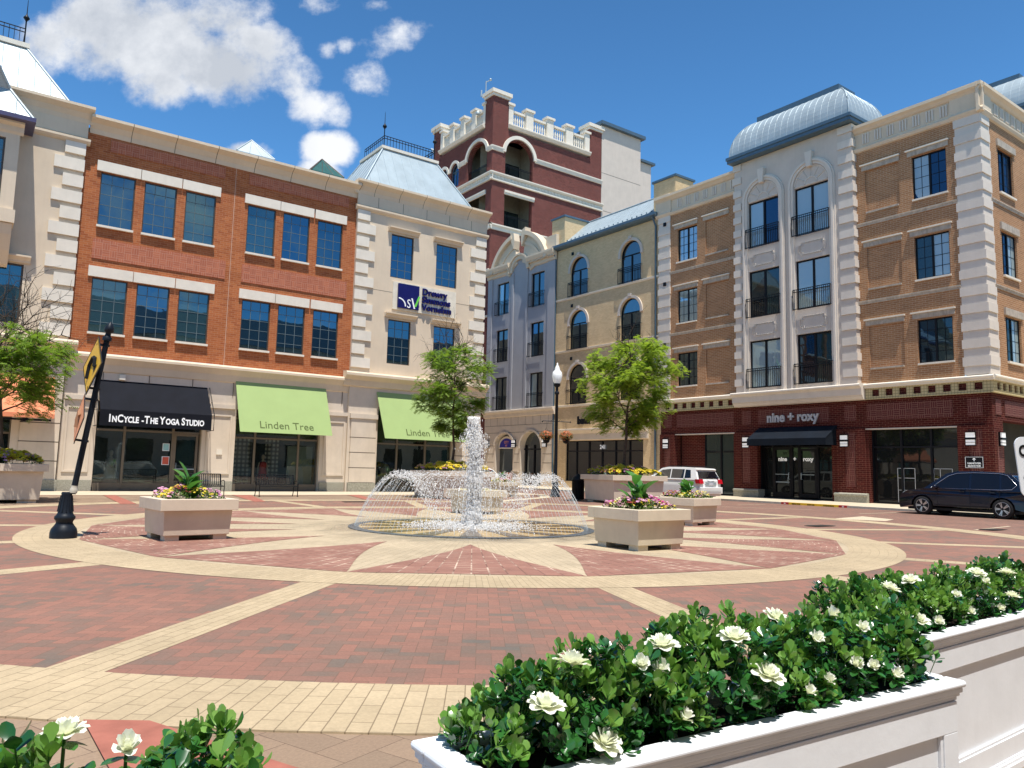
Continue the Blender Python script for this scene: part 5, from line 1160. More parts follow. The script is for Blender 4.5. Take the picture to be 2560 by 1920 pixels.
# ---- honey locust trees
def tree(label, x, y, z0, crown, R, seed, leafmat, trunk=.085, n_fr=2600, zsplit=None, bare=False, rmat=None):
    global rnd
    rnd = random.Random(seed); t = thing('honey_locust_tree', label, 'tree', (x, y, z0), 'honey locust trees in the large planters')
    tb = MB(); lf = MB(); C = Vector(crown); zsplit = zsplit or C.z-R[2]*.85
    path = [Vector((x, y, z0))]; n = 9; top = Vector((C.x, C.y, C.z+R[2]*.8))
    for k in range(1, n+1):
        f = k/n; p = Vector((x, y, z0)).lerp(top, f)+Vector((U(-1, 1), U(-1, 1), 0))*.06*(1 if k < n else 0); path.append(p)
    tb.tube(path, [trunk*(1-.78*k/n) for k in range(n+1)], 9)
    ends = []
    def limb(p, d, L, r, dep):
        pts = [p]; q = p.copy(); dd = d.copy(); m_ = 5
        for k in range(m_):
            dd = (dd+Vector((U(-1, 1), U(-1, 1), U(-.5, .7)))*.22).normalized(); q = q+dd*L/m_; pts.append(q.copy())
            if dep < 3 and k >= 1:
                for _ in range(2 if dep == 1 else 1):
                    a = dd.orthogonal().normalized(); a = Matrix.Rotation(U(0, 6.3), 3, dd) @ a; limb(q.copy(), (dd*.75+a*.8).normalized(), L*U(.38, .55), r*.5, dep+1)
            if dep >= 2: ends.append((q.copy(), dd.copy()))
        tb.tube(pts, [max(.004, r*(1-.75*k/m_)) for k in range(m_+1)], 5 if dep < 2 else 4, cap=False)
    NB = 17
    for k in range(NB):
        f = .32+.66*k/NB; zz = zsplit+(top.z-zsplit)*(k/NB); p = Vector((x, y, 0)).lerp(Vector((top.x, top.y, 0)), (zz-z0)/(top.z-z0)); p.z = zz
        az = k*2.4+U(-.3, .3); h = (zz-C.z)/R[2]; reach = sqrt(max(.12, 1-h*h))
        d = Vector((cos(az), sin(az), U(.25, .75))).normalized(); limb(p, d, (R[0]*reach)*U(.72, 1.12), trunk*.42, 1)
    tb.build('trunk', BARK, t)
    cnt = 0; rnd.shuffle(ends)
    while cnt < n_fr:
        e, dd = ends[cnt % len(ends)]; p = e+Vector((rnd.gauss(0, 1), rnd.gauss(0, 1), rnd.gauss(0, .8)))*.13
        q = Vector(((p.x-C.x)/R[0], (p.y-C.y)/R[1], (p.z-C.z)/R[2]))
        if q.length > 1.22: cnt += 1; continue
        az = atan2(dd.y, dd.x)+U(-1.5, 1.5); Mx = rot(az, U(-.35, .65), U(-.6, .6)); L = U(.18, .32)
        for s in range(5):   # leaflets along a drooping stalk
            tt = (s+.5)/5
            for sg in (-1, 1):
                b = p+Mx @ Vector((tt*L, 0, -.25*L*tt*tt)); w = Mx @ Vector((.02, sg*.06, -.012)); v = Mx @ Vector((.036, 0, 0))
                lf.face([b-v*.5, b+w-v*.3, b+w*1.25+v*.3, b+v*.55])
        cnt += 1
    lf.build('crown', leafmat, t)
    if bare:
        bb = MB(); ends.clear(); tb = bb
        for k in range(bare): az = U(-.6, 2.8); limb(Vector((C.x, C.y, C.z+R[2]*.3))+Vector((U(-.5, .5), U(-.5, .5), 0)), Vector((cos(az)*.5, .2, 1)).normalized(), U(1.6, 2.4), .03, 1)
        bb.build('bare_branches', BARK, t)
    return t
tree('bright green young tree in the large planter on the right, before the yellow brick building', BIG[2][3][0], BIG[2][3][1], 1.1, (BIG[2][3][0]+.35, BIG[2][3][1]-.2, 5.0), (2.1, 2.1, 2.25), 31, LEAFT, .085, 8000, 3.0)
tree('green young tree in the middle, before the lime awning nearest the fountain', BIG[1][3][0], BIG[1][3][1], 1.1, (18.75, 30.25, 4.95), (1.72, 1.72, 1.9), 44, LEAFT2, .07, 4600, 2.9, bare=3)
tree('green tree with bare upper twigs at the left edge, before the orange awning', 1.35, 29.15, 1.1, (.9, 29.1, 4.0), (2.3, 2.3, 1.4), 52, LEAFT2, .08, 5600, 2.8, bare=7)
# ---- benches
def bench(x, y, rz, label):
    t = thing('park_bench', label, 'bench', (x, y, 0), 'black metal benches outside the shops', rz); M = Matrix.Translation((x, y, 0)) @ Matrix.Rotation(rz, 4, 'Z'); W_ = .82
    for s in (-1, 1):
        mb = MB(); X = s*W_; mb.tube([M @ Vector(v) for v in ((X, -.30, 0), (X, -.27, .22), (X, -.30, .44), (X, -.28, .62), (X, -.18, .67), (X, .1, .64), (X, .22, .62))], .018, 6)
        mb.tube([M @ Vector(v) for v in ((X, .30, 0), (X, .22, .22), (X, .20, .44), (X, .33, .90))], .018, 6); mb.tube([M @ Vector(v) for v in ((X, -.36, .01), (X, -.24, .01))], .02, 6); mb.build('bench_end', IRON, t)
    mb = MB(); n = 23
    for k in range(n):
        X = -W_+.03+(2*W_-.06)*k/(n-1); a = .014
        mb.xf(Matrix.Identity(4)); P = [M @ Vector(v) for v in ((X, -.32, .43), (X, -.1, .46), (X, .12, .45), (X, .2, .48))]
        for q in range(3):
            c0, c1 = P[q], P[q+1]; e = (M.to_3x3() @ Vector((a, 0, 0))); g = Vector((0, 0, .005)); mb.hexa([c0-e-g, c1-e-g, c1+e-g, c0+e-g, c0-e+g, c1-e+g, c1+e+g, c0+e+g])
    mb.tube([M @ Vector((-W_, -.33, .43)), M @ Vector((W_, -.33, .43))], .017, 6); mb.build('seat', IRON, t)
    mb = MB()
    for k in range(n):
        X = -W_+.03+(2*W_-.06)*k/(n-1); e = M.to_3x3() @ Vector((.014, 0, 0)); g = M.to_3x3() @ Vector((0, .005, 0)); c0, c1 = M @ Vector((X, .21, .49)), M @ Vector((X, .34, .90)); mb.hexa([c0-e-g, c0+e-g, c0+e+g, c0-e+g, c1-e-g, c1+e-g, c1+e+g, c1-e+g])
    mb.tube([M @ Vector((-W_, .34, .91)), M @ Vector((W_, .34, .91))], .018, 6); mb.tube([M @ Vector((-W_, .21, .5)), M @ Vector((W_, .21, .5))], .015, 6); mb.build('backrest', IRON, t)
bench(11.36, 32.33, 0, 'black slatted bench standing below the first lime green awning'); bench(8.22, 32.1, 0, 'black slatted bench partly hidden behind the left concrete planter')
# ---- litter bin
t = thing('litter_bin', 'black slatted litter bin beside the large planter with the right tree', 'bin', (24.2, 27.6, 0))
mb = MB()
for k in range(24): a = 2*pi*k/24; mb.box(24.2+.27*cos(a)-.018, 24.2+.27*cos(a)+.018, 27.6+.27*sin(a)-.018, 27.6+.27*sin(a)+.018, .05, .95)
mb.lathe([(.25, .03), (.25, .95)], 18, (24.2, 27.6, 0)); mb.build('bin_body', IRON, t); mb = MB(); mb.lathe([(.3, .95), (.3, 1.0), (.22, 1.12), (.08, 1.2), (.05, 1.25)], 18, (24.2, 27.6, 0)); mb.build('bin_lid', IRON, t)
# ---- street lamp with baskets
LX, LY = 25.65, 31.05
t = thing('street_lamp', 'tall black lamp post with a white acorn globe, between the grey and yellow buildings', 'street lamp', (LX, LY, 0))
mb = MB(); mb.lathe([(.27, 0), (.27, .12), (.22, .16), (.24, .3), (.17, .42), (.15, .9), (.12, 1.0), (.14, 1.05), (.1, 1.12)], 16, (LX, LY, 0)); mb.build('lamp_base', LAMPBLK, t)
mb = MB(); mb.lathe([(.095, 1.1), (.075, 5.35), (.12, 5.4), (.12, 5.5), (.07, 5.55), (.07, 5.75), (.17, 5.82), (.19, 5.95)], 16, (LX, LY, 0)); mb.build('pole', LAMPBLK, t)
mb = MB(); mb.lathe([(.15, 5.95), (.22, 6.1), (.27, 6.35), (.24, 6.55), (.13, 6.7), (.14, 6.74), (.09, 6.85), (.04, 6.95), (.05, 7.0), (0, 7.08)], 20, (LX, LY, 0)); mb.build('globe', emis('frosted_globe', (1, 1, 1), .12, (.82, .82, .80)), t)
ax = Vector((RT0.x, RT0.y, 0)).normalized(); mb = MB(); c = Vector((LX, LY, 3.92))
mb.tube([c-ax*.72+Vector((0, 0, .04)), c+ax*.72], .022, 6)
for s in (-1, 1): mb.lathe([(0, -.05), (.045, 0), (0, .05)], 8, c+ax*.74*s); mb.tube([c+ax*.1*s, c+ax*.2*s+Vector((0, 0, .12)), c+ax*.32*s+Vector((0, 0, .02))], .012, 5); mb.tube([c+ax*.5*s, c+ax*.5*s-Vector((0, 0, .3))], .008, 4)
mb.build('basket_arm', LAMPBLK, t)
for s, lb in ((-1, 'hanging basket of coral flowers on the left of the lamp post'), (1, 'hanging basket of coral flowers on the right of the lamp post')):
    rnd = random.Random(60+s); c = Vector((LX, LY, 3.2))+ax*.52*s; t = thing('hanging_basket', lb, 'hanging basket', c, 'flower baskets on the lamp post')
    mb = MB(); mb.lathe([(.05, -.42), (.16, -.36), (.22, -.1), (.24, -.05)], 12, c); mb.build('basket', BLK, t)
    mb = MB()
    for k in range(4): a = k*pi/2; mb.tube([c+Vector((.2*cos(a), .2*sin(a), -.05)), c+Vector((0, 0, .42))], .006, 4)
    mb.build('hanger', IRON, t)
    lf = MB(); fl = MB()
    for k in range(520):
        d = Vector((rnd.gauss(0, 1), rnd.gauss(0, 1), rnd.gauss(0, 1))).normalized(); p = c+Vector((d.x*.34, d.y*.34, d.z*.24-.02))*U(.75, 1.05)
        if d.z < -.55 and U(0, 1) < .6: continue
        leaf_at(lf, p, rot(atan2(d.y, d.x), U(-.3, 1), U(-.4, .4)), U(.05, .1), U(.03, .05), n=2)
        if U(0, 1) < .5: bloom(fl, p+d*.03, U(.025, .045), up=d)
    lf.build('foliage', LEAFA, t); fl.build('coral_blooms', PETO, t)
# ---- leaning sign post at left with two sign plates
b0 = Vector((1.74, 15.62, 0)); tp_ = Vector((2.17, 15.44, 3.80)); L = (tp_-b0).length; dz_ = (tp_-b0).normalized()
xx = RT0.normalized(); xx = (xx-dz_*xx.dot(dz_)).normalized(); yy = dz_.cross(xx)
ML = Matrix((xx, yy, dz_)).transposed().to_4x4(); ML.translation = b0
t = thing('leaning_signpost', 'dark fluted sign post on a bell base, leaning to the right, in the left foreground', 'sign post', b0)
vz = [(r_*.80, z_*.9) for r_, z_ in [(.27, 0), (.27, .12), (.262, .15), (.25, .19), (.20, .25), (.165, .3), (.17, .34), (.205, .38), (.21, .42), (.17, .46), (.15, .5), (.105, .85), (.11, .88), (.095, .9)]]
mb = MB(); mb.lathe(vz, 28, b0)
for k in range(12): a = 2*pi*k/12; mb.tube([b0+Vector((.122*cos(a), .122*sin(a), .47)), b0+Vector((.087*cos(a), .087*sin(a), .75))], .010, 5)
mb.build('bell_base', LAMPBLK, t)
mb = MB(); mb.lathe([(.063, .8), (.063, .87), (.052, .88), (.052, .93)], 16, (0, 0, 0)); mb.xf(ML).build('collar', KERBM, t)
mb = MB(); mb.lathe([(.046, .78), (.042, L-.22)], 16, (0, 0, 0))
for k in range(10): a = 2*pi*k/10; mb.tube([(.045*cos(a), .045*sin(a), .93), (.041*cos(a), .041*sin(a), L-.25)], .006, 4, cap=False)
mb.xf(ML).build('pole', LAMPBLK, t)
mb = MB(); mb.lathe([(.075, L-.26), (.08, L-.2), (.05, L-.17), (.045, L-.12), (.085, L-.09), (.075, L-.02), (.045, L+.05), (0, L+.1)], 14, (0, 0, 0)); mb.xf(ML).build('finial', LAMPBLK, t)
fwd = yy; vw = (Vector(((b0+tp_)/2).to_tuple())-Vector((0, 0, 2))); vw.z = 0; vw.normalize(); rp = Vector((vw.y, -vw.x, 0)); hd = (rp*.27-vw*.963).normalized()
def sign_plate(name, label, mid, hdir, tw, face, mark, hl, mi_dark):
    nn = hdir.cross(dz_).normalized(); nn = nn if nn.dot(vw) < 0 else -nn; M = Matrix((hdir, dz_, nn)).transposed().to_4x4(); M.translation = mid
    o = thing(name, label, 'road sign', mid, None); r = tw
    mb = MB(); mb.hexa([(r, 0, 0), (0, r, 0), (-r, 0, 0), (0, -r, 0), (r, 0, .012), (0, r, .012), (-r, 0, .012), (0, -r, .012)]); mb.xf(M).build('sign_back', LAMPBLK, o)
    q = r*.95; mb = MB(); mb.face([(q, 0, .014), (0, q, .014), (-q, 0, .014), (0, -q, .014)]); mb.xf(M).build('sign_face', face, o)
    mb = MB()
    for a, b_ in ((r*.93, r*.90),):
        pts = [(a, 0), (0, a), (-a, 0), (0, -a)]; pi_ = [(b_, 0), (0, b_), (-b_, 0), (0, -b_)]
        for k in range(4): mb.face([(*pts[k], .017), (*pts[(k+1) % 4], .017), (*pi_[(k+1) % 4], .017), (*pi_[k], .017)])
    FQ = None
    if mark == 'turn':
        pr_ = [(-.1, -.3), (-.1, .0), (.02, .17), (.16, .12), (.2, -.05)]
        mb.tube([(x*r*1.8, y*r*1.5, .018) for x, y in pr_], .045, 4, sm=False); mb.face([(.2*1.8*r-.11, -.02*r, .02), (.2*1.8*r+.11, -.02*r, .02), (.2*1.8*r, -.28*r, .02)])
    else:
        mb.tube([(0, -.35*r, .018), (0, .3*r, .018)], .05, 4, sm=False); mb.tube([(-.2*r, .1*r, .018), (0, .32*r, .018), (.2*r, .1*r, .018)], .04, 4, sm=False)
    mb.xf(M).build('sign_symbol', mi_dark, o); return o
YSIGN = simple('yellow_sign_sheeting', (.80, .46, .03), .35, 0, .05, 3); OSIGN = simple('orange_sign_sheeting', (.85, .36, .18), .4, 0, .06, 3)
m1 = b0+dz_*(L-.74)-xx*.15; sign_plate('warning_sign', 'yellow diamond warning sign with a curved arrow, seen edge on, on the leaning post', m1, hd, .545, YSIGN, 'turn', .5, BLACKP)
hd2 = (rp*.16-vw*.987).normalized(); m2 = b0+dz_*(L-1.72)-xx*.17; sign_plate('warning_sign', 'orange diamond sign below the yellow one on the leaning post', m2, hd2, .46, OSIGN, 'x', .5, simple('brown_sign_mark', (.35, .18, .1), .6))
mb = MB()
for zq in (L-.35, L-1.15, L-1.35, L-2.1): mb.box(-.15, .06, -.03, .03, zq-.02, zq+.02)
mb.xf(ML).build('sign_bracket', LAMPBLK, t)
# ---- notice board sign at the right edge
c = Vector((0, 0, CAMH)); d = FW+RT*((2556-1280)/1909.1)-UPV*((1168-960)/1909.1); P = c+d*4.2
t = thing('notice_sign', 'white rounded notice sign with black serif style letters, cut by the right edge', 'sign', P)
xr = Vector((RT0.x, RT0.y, 0)).normalized(); nv = -Vector((FW.x, FW.y, 0)).normalized(); up = Vector((.0, 0, 1)); up = (up-xr*.10).normalized(); xr = up.cross(nv).normalized(); M = Matrix((xr, up, nv)).transposed().to_4x4(); M.translation = P
w, hgt, r = .28, .165, .045; pts = []
for cx_, cy_, a0 in ((w*2-r-.04, hgt-r, 0), (-.03+r, hgt-r, pi/2), (-.03+r, -hgt+r, pi), (w*2-r-.04, -hgt+r, 1.5*pi)):
    for k in range(7): a = a0+pi/2*k/6; pts.append((cx_+r*cos(a), cy_+r*sin(a)))
mb = MB(); n = len(pts); mb.add([(x, y, 0) for x, y in pts]+[(x, y, .008) for x, y in pts], [tuple(range(n-1, -1, -1)), tuple(range(n, 2*n))]+[(k, (k+1) % n, (k+1) % n+n, k+n) for k in range(n)]); mb.xf(M).build('sign_plate', emis('white_sign_face', (1, 1, 1), 0, (.85, .87, .9)), t)
mb = MB(); X = M @ Matrix.Translation((-.013, hgt-.105, .01)); text_mesh(mb, 'CA', None, 0, 0, .085, M=X, ext=.002, align='LEFT', squeeze=.72, off=.003); X = M @ Matrix.Translation((-.005, -hgt+.055, .01)); text_mesh(mb, 'W', None, 0, 0, .085, M=X, ext=.002, align='LEFT', squeeze=.72, off=.002); mb.build('lettering', BLACKP, t)
mb = MB(); q = P+xr*.24; mb.tube([(q.x, q.y, 0), (q.x, q.y, P.z-hgt*.9)], .02, 8); mb.build('sign_stand', IRON, t)
# ---- cars
def car(name, label, X0, Y0, yaw, Lc, Wc, Hc, paint, low, high, wheels, wr, glasscol, sidewins, style):
    """low/high: side profile points (x from nose 0..Lc , z); heading +x of local frame = nose at x=Lc"""
    t = thing(name, label, 'car', (X0, Y0, 0), None, yaw); M = Matrix.Translation((X0, Y0, 0)) @ Matrix.Rotation(yaw, 4, 'Z'); hw = Wc/2
    # lower body with wheel arches
    def arch(xc): return [(xc+(wr+.055)*cos(pi*k/8), wr+(wr+.05)*sin(pi*k/8)) for k in range(9)]
    bot = .24; out = [(low[0][0], bot)]
    prof = list(low)
    ring = prof[::-1]   # nose to tail along the top, then the sill back
    under = [(prof[0][0]+.05, bot)]
    for xc in wheels: under += [(x, z) for x, z in arch(xc)[::-1] if z > bot-.01]
    under += [(prof[-1][0]-.05, bot)]
    poly = under+ring
    def hwz(x, z):   # half width: pinched at the ends and towards the roof
        e = min(x, Lc-x); q = hw*(1-.14*max(0, 1-e/.55)**2); return q
    mb = MB(); n = len(poly)
    Lf = [M @ Vector((x, -hwz(x, z), z)) for x, z in poly]; Rf = [M @ Vector((x, hwz(x, z), z)) for x, z in poly]
    import mathutils
    tri = mathutils.geometry.tessellate_polygon([[Vector((x, z, 0)) for x, z in poly]])
    mb.add(Lf, tri, 0, True); mb.add(Rf, [f[::-1] for f in tri], 0, True)
    ch = .05
    for k in range(n): mb.add([Lf[k], Lf[(k+1) % n], Rf[(k+1) % n], Rf[k]], [(0, 1, 2, 3)], 0, True)
    # upper body, tumblehome
    zb = min(z for x, z in high); zt = Hc; top = .20
    def hu(z): return hw*.985-top*(z-zb)/(zt-zb)*.9
    LU = [M @ Vector((x, -hu(z), z)) for x, z in high]; RU = [M @ Vector((x, hu(z), z)) for x, z in high]; n = len(high)
    tri = mathutils.geometry.tessellate_polygon([[Vector((x, z, 0)) for x, z in high]])
    mb.add(LU, tri); mb.add(RU, [f[::-1] for f in tri])
    for k in range(n): mb.add([LU[k], LU[(k+1) % n], RU[(k+1) % n], RU[k]], [(0, 1, 2, 3)])
    body = mb.build('body', paint, t); me = body.data
    import bmesh
    bm = bmesh.new(); bm.from_mesh(me); bmesh.ops.remove_doubles(bm, verts=bm.verts, dist=.002); bmesh.ops.recalc_face_normals(bm, faces=bm.faces)
    bmesh.ops.dissolve_limit(bm, angle_limit=radians(1), verts=bm.verts, edges=bm.edges); bm.to_mesh(me); bm.free()
    for p in me.polygons: p.use_smooth = True
    bv = body.modifiers.new('bevel', 'BEVEL'); bv.width = .045; bv.segments = 3; bv.limit_method = 'ANGLE'; bv.angle_limit = radians(28); wn = body.modifiers.new('wn', 'WEIGHTED_NORMAL'); wn.keep_sharp = False
    for sgn in (-1, 1):
        for wi in sidewins:
            mb = MB(); mb.face([M @ Vector((x, sgn*(hu(z)+.006), z)) for x, z in wi]); mb.build('side_window', glasscol, t)
    for a, b_, nm, inset in style['screens']:
        mb = MB(); w0, w1 = hu(a[1])-.09, hu(b_[1])-.10; off = inset
        mb.face([M @ Vector((a[0]+off, -w0, a[1]+.01)), M @ Vector((a[0]+off, w0, a[1]+.01)), M @ Vector((b_[0]+off, w1, b_[1]+.01)), M @ Vector((b_[0]+off, -w1, b_[1]+.01))]); mb.build(nm, glasscol, t)
    for xc in wheels:
        for s in (-1, 1):
            wb = MB(); MW = M @ Matrix.Translation((xc, s*(hw-.115), wr)) @ Matrix.Rotation(pi/2*(-s), 4, 'X')
            wb.lathe([(wr*.66, -.10), (wr*.93, -.11), (wr, -.07), (wr, .07), (wr*.93, .11), (wr*.68, .105)], 32, (0, 0, 0)); wb.xf(MW); wheel = wb.build('wheel', TYRE, t)
            rb = MB(); rb.lathe([(wr*.70, .10), (wr*.67, .112), (wr*.62, .09), (wr*.60, .02)], 32); rb.lathe([(wr*.16, .06), (wr*.15, .1), (0, .105)], 16)
            for k in range(5):
                for dq in (-.13, .13):
                    a = 2*pi*k/5+dq; a2 = 2*pi*k/5+dq*.9; e = .016
                    c0, c1 = Vector((wr*.13*cos(a2), wr*.13*sin(a2), .088)), Vector((wr*.65*cos(a), wr*.65*sin(a), .098)); q = Vector((-sin(a), cos(a), 0))*e; g = Vector((0, 0, .018)); rb.hexa([c0-q-g, c1-q-g, c1+q-g, c0+q-g, c0-q+g, c1-q+g, c1+q+g, c0+q+g])
            rb.xf(MW).build('rim', RIM, wheel)
            hb2 = MB(); hb2.lathe([(wr*.66, .0), (0, .0)], 24); hb2.xf(MW).build('brake', BLACKP, wheel)
            ab = MB()   # dark wheel arch liner
            Lz = .0; ab.add([M @ Vector((xc+(wr+.05)*cos(pi*k/10), s*yy_, wr+(wr+.045)*sin(pi*k/10))) for yy_ in (hw-.03, hw-.5) for k in range(11)], [(k, k+1, k+12, k+11) for k in range(10)]+[tuple(range(11, 22))]); ab.build('wheel_arch', BLACKP, t)
    mb = MB(); mb.box(.4, Lc-.4, -hw+.1, hw-.1, .2, .3); mb.xf(M).build('underbody', BLACKP, t)
    return t, M, hw, hu
TYRE = simple('tyre_rubber', (.02, .02, .02), .8, 0, .2, 10); RIM = simple('alloy_rim', (.55, .52, .5), .3, .8, .1, 5)
def paintm(name, col):
    m, tt, b = base_mat(name); b.inputs['Base Color'].default_value = (*col, 1); b.inputs['Roughness'].default_value = .25; b.inputs['Specular IOR Level'].default_value = .25; b.inputs['Coat Weight'].default_value = .55; b.inputs['Coat Roughness'].default_value = .03; return m
PBLK = paintm('black_blue_car_paint', (.004, .005, .016)); PWHT = paintm('white_car_paint', (.82, .82, .80)); CGL = glassm('tinted_car_glass', (.004, .005, .010), (.45, .5, .55), .03); CGL2 = glassm('car_glass', (.015, .025, .025), (.7, .85, .9), .14)
TAILR = simple('red_tail_lamp', (.45, .01, .02), .15, 0, .2, 10); CHROME = simple('chrome_trim', (.7, .7, .72), .15, 1, .05, 3); HEADL = simple('headlamp_lens', (.55, .6, .6), .1, .2, .2, 12); PLATE = simple('plate_white', (.6, .6, .65), .4)
# dark crossover, nose towards +Y (left in the photo)
Lb = 4.78
low = [(0.02, .30), (.0, .62), (.05, .98), (.12, 1.06), (3.45, 1.04), (3.75, 1.03), (4.35, .93), (4.62, .80), (4.76, .60), (4.74, .34)]
high = [(.14, 1.0), (.30, 1.30), (.62, 1.60), (1.0, 1.69), (1.8, 1.735), (2.5, 1.72), (2.9, 1.62), (3.72, 1.03), (3.6, 1.0)]
wins = [[(2.06, 1.08), (3.38, 1.08), (3.28, 1.16), (2.78, 1.52), (2.5, 1.615), (2.06, 1.64)], [(1.02, 1.08), (1.98, 1.08), (1.98, 1.645), (1.04, 1.63)], [(.46, 1.24), (.62, 1.10), (.95, 1.08), (.96, 1.62), (.78, 1.56)]]
t, M, hw, hu = car('parked_crossover', 'shiny black blue crossover parked by the kerb at the right edge, facing left', 32.0, 15.92-Lb, pi/2, Lb, 1.93, 1.74, PBLK, low, high, (.93, 3.78), .365, CGL, wins, dict(screens=[((3.70, 1.05), (2.93, 1.60), 'windscreen', .02), ((.13, 1.04), (.58, 1.56), 'rear_window', -.03)]))
for s in (-1, 1):
    mb = MB(); pts = [(.46, 1.22), (.60, 1.08), (.95, 1.055), (3.45, 1.06), (3.30, 1.165), (2.8, 1.54), (2.5, 1.64), (1.9, 1.672), (1.04, 1.655), (.76, 1.585), (.44, 1.23)]
    mb.tube([M @ Vector((x, s*(hu(z)+.012), z)) for x, z in pts], .011, 5); mb.build('chrome_trim', CHROME, t)
    mb = MB(); mb.hexa([(4.25, s*(hw-.10), .84), (4.66, s*(hw-.16), .72), (4.68, s*(hw-.3), .72), (4.3, s*(hw-.25), .84), (4.22, s*(hw-.11), .93), (4.56, s*(hw-.16), .86), (4.56, s*(hw-.3), .86), (4.25, s*(hw-.25), .94)]); mb.xf(M @ Matrix.Translation((.015, s*.012, .01))).build('headlight', HEADL, t)
    mb = MB(); mb.lathe([(.0, -.1), (.07, -.08), (.1, 0), (.07, .08), (0, .1)], 10, (3.25, s*(hw+.06), 1.1), M=Matrix.Rotation(pi/2, 4, 'X')); mb.xf(M).build('mirror', PBLK, t)
    for x in (2.2, 1.15): mb = MB(); mb.box(x, x+.2, min(s*(hw), s*(hw+.03)), max(s*hw, s*(hw+.03)), .93, .96); mb.xf(M).build('door_handle', PBLK, t)
    mb = MB()
    for x in (1.0, 2.02, 3.2): mb.box(x-.006, x+.006, min(s*(hw-.004), s*(hw+.003)), max(s*(hw-.004), s*(hw+.003)), .33, 1.03)
    mb.box(1.4, 3.3, min(s*(hw), s*(hw+.012)), max(s*hw, s*(hw+.012)), .40, .43); mb.xf(M).build('door_seam', GREYL if 0 else BLACKP, t)
mb = MB(); mb.box(4.70, 4.79, -.5, .5, .45, .78); mb.xf(M).build('grille', BLACKP, t)
# boxy white SUV seen from behind
Lw = 4.53
low = [(.05, .34), (.0, .45), (.0, .66), (.07, .70), (.10, 1.06), (.16, 1.10), (3.5, 1.10), (4.25, .98), (4.45, .75), (4.5, .5), (4.45, .3)]
high = [(.16, 1.06), (.38, 1.54), (.30, 1.60), (.40, 1.66), (1.2, 1.715), (2.3, 1.71), (2.75, 1.64), (3.55, 1.10), (3.5, 1.06)]
wins = [[(2.05, 1.14), (3.25, 1.14), (2.68, 1.55), (2.05, 1.61)], [(1.12, 1.14), (1.98, 1.14), (1.98, 1.61), (1.12, 1.60)], [(.62, 1.16), (1.05, 1.14), (1.05, 1.59), (.72, 1.57)]]
t, M, hw, hu = car('parked_suv', 'boxy white SUV parked along the kerb, seen from behind, left of the brick shops', 31.95, 26.0, pi/2, Lw, 1.84, 1.72, PWHT, low, high, (.92, 3.67), .36, CGL, wins, dict(screens=[((.17, 1.14), (.36, 1.50), 'rear_window', -.02), ((3.5, 1.13), (2.8, 1.6), 'windscreen', .02)]))
for s in (-1, 1):
    mb = MB(); y0, y1 = sorted((s*(hw-.02), s*(hw-.33))); mb.hexa([(.02, y0, .88), (.3, y0, .88), (.3, y1, .88), (.02, y1, .88), (.09, y0, 1.10), (.36, y0, 1.10), (.36, y1, 1.10), (.09, y1, 1.10)]); mb.xf(M @ Matrix.Translation((-.02, s*.012, 0))).build('tail_light', TAILR, t)
    mb = MB(); mb.tube([(.55, s*(hw-.24), 1.70), (.6, s*(hw-.24), 1.755), (2.2, s*(hw-.24), 1.77), (2.4, s*(hw-.24), 1.72)], .018, 6); mb.xf(M).build('roof_rail', BLK, t)
    mb = MB(); mb.lathe([(.0, -.1), (.07, -.08), (.1, 0), (.07, .08), (0, .1)], 10, (3.2, s*(hw+.07), 1.15), M=Matrix.Rotation(pi/2, 4, 'X')); mb.xf(M).build('mirror', PWHT, t)
mb = MB(); mb.hexa([(-.03, -hw+.06, .36), (.5, -hw-.0, .36), (.5, hw+.0, .36), (-.03, hw-.06, .36), (-.05, -hw+.08, .70), (.5, -hw-.0, .70), (.5, hw+.0, .70), (-.05, hw-.08, .70)]); mb.xf(M).build('rear_bumper', PWHT, t, bevel=.03)
mb = MB(); mb.box(-.056, -.05, -hw+.2, hw-.2, .5, .52); mb.box(.03, .055, -.42, .42, .80, .96); mb.xf(M).build('plate_recess', METAL, t)
mb = MB(); mb.box(.015, .03, -.16, .16, .80, .93); mb.xf(M).build('licence_plate', PLATE, t); mb = MB(); mb.tube([(.05, -.3, 1.16), (.03, .0, 1.17), (.06, .25, 1.16)], .012, 5); mb.xf(M).build('wiper', BLK, t)
# far white saloon beyond the fountain
low = [(.05, .32), (0, .6), (.05, .95), (.9, .98), (3.2, .95), (4.2, .82), (4.45, .6), (4.4, .32)]; high = [(.7, .94), (1.2, 1.3), (1.6, 1.42), (2.4, 1.42), (3.25, .95), (3.2, .92)]
t, M, hw, hu = car('parked_saloon', 'white saloon car far behind the fountain jet, outside the blue grey building', 31.9, 45.6, pi/2, 4.45, 1.8, 1.43, PWHT, low, high, (.9, 3.55), .33, CGL2, [[(2.05, 1.0), (3.0, 1.0), (2.4, 1.34), (2.05, 1.36)], [(1.2, 1.0), (1.98, 1.0), (1.98, 1.36), (1.6, 1.36), (1.3, 1.28)]], dict(screens=[((.78, .99), (1.2, 1.29), 'rear_window', -.03), ((3.2, .98), (2.5, 1.36), 'windscreen', .02)]))
# ---- pot by the grey building door
t = thing('terracotta_pot', 'square terracotta pot beside the doorway of the blue grey building', 'plant pot', (37.2, 51.4, .1)); mb = MB(); mb.hexa([(36.95, 51.1, .1), (37.45, 51.1, .1), (37.45, 51.6, .1), (36.95, 51.6, .1), (36.85, 51.0, 1.1), (37.55, 51.0, 1.1), (37.55, 51.7, 1.1), (36.85, 51.7, 1.1)]); mb.build('pot', simple('terracotta', (.36, .14, .08), .8), t); mb = MB(); mb.box(36.9, 37.5, 51.05, 51.65, 1.08, 1.12); mb.build('soil', SOIL, t)
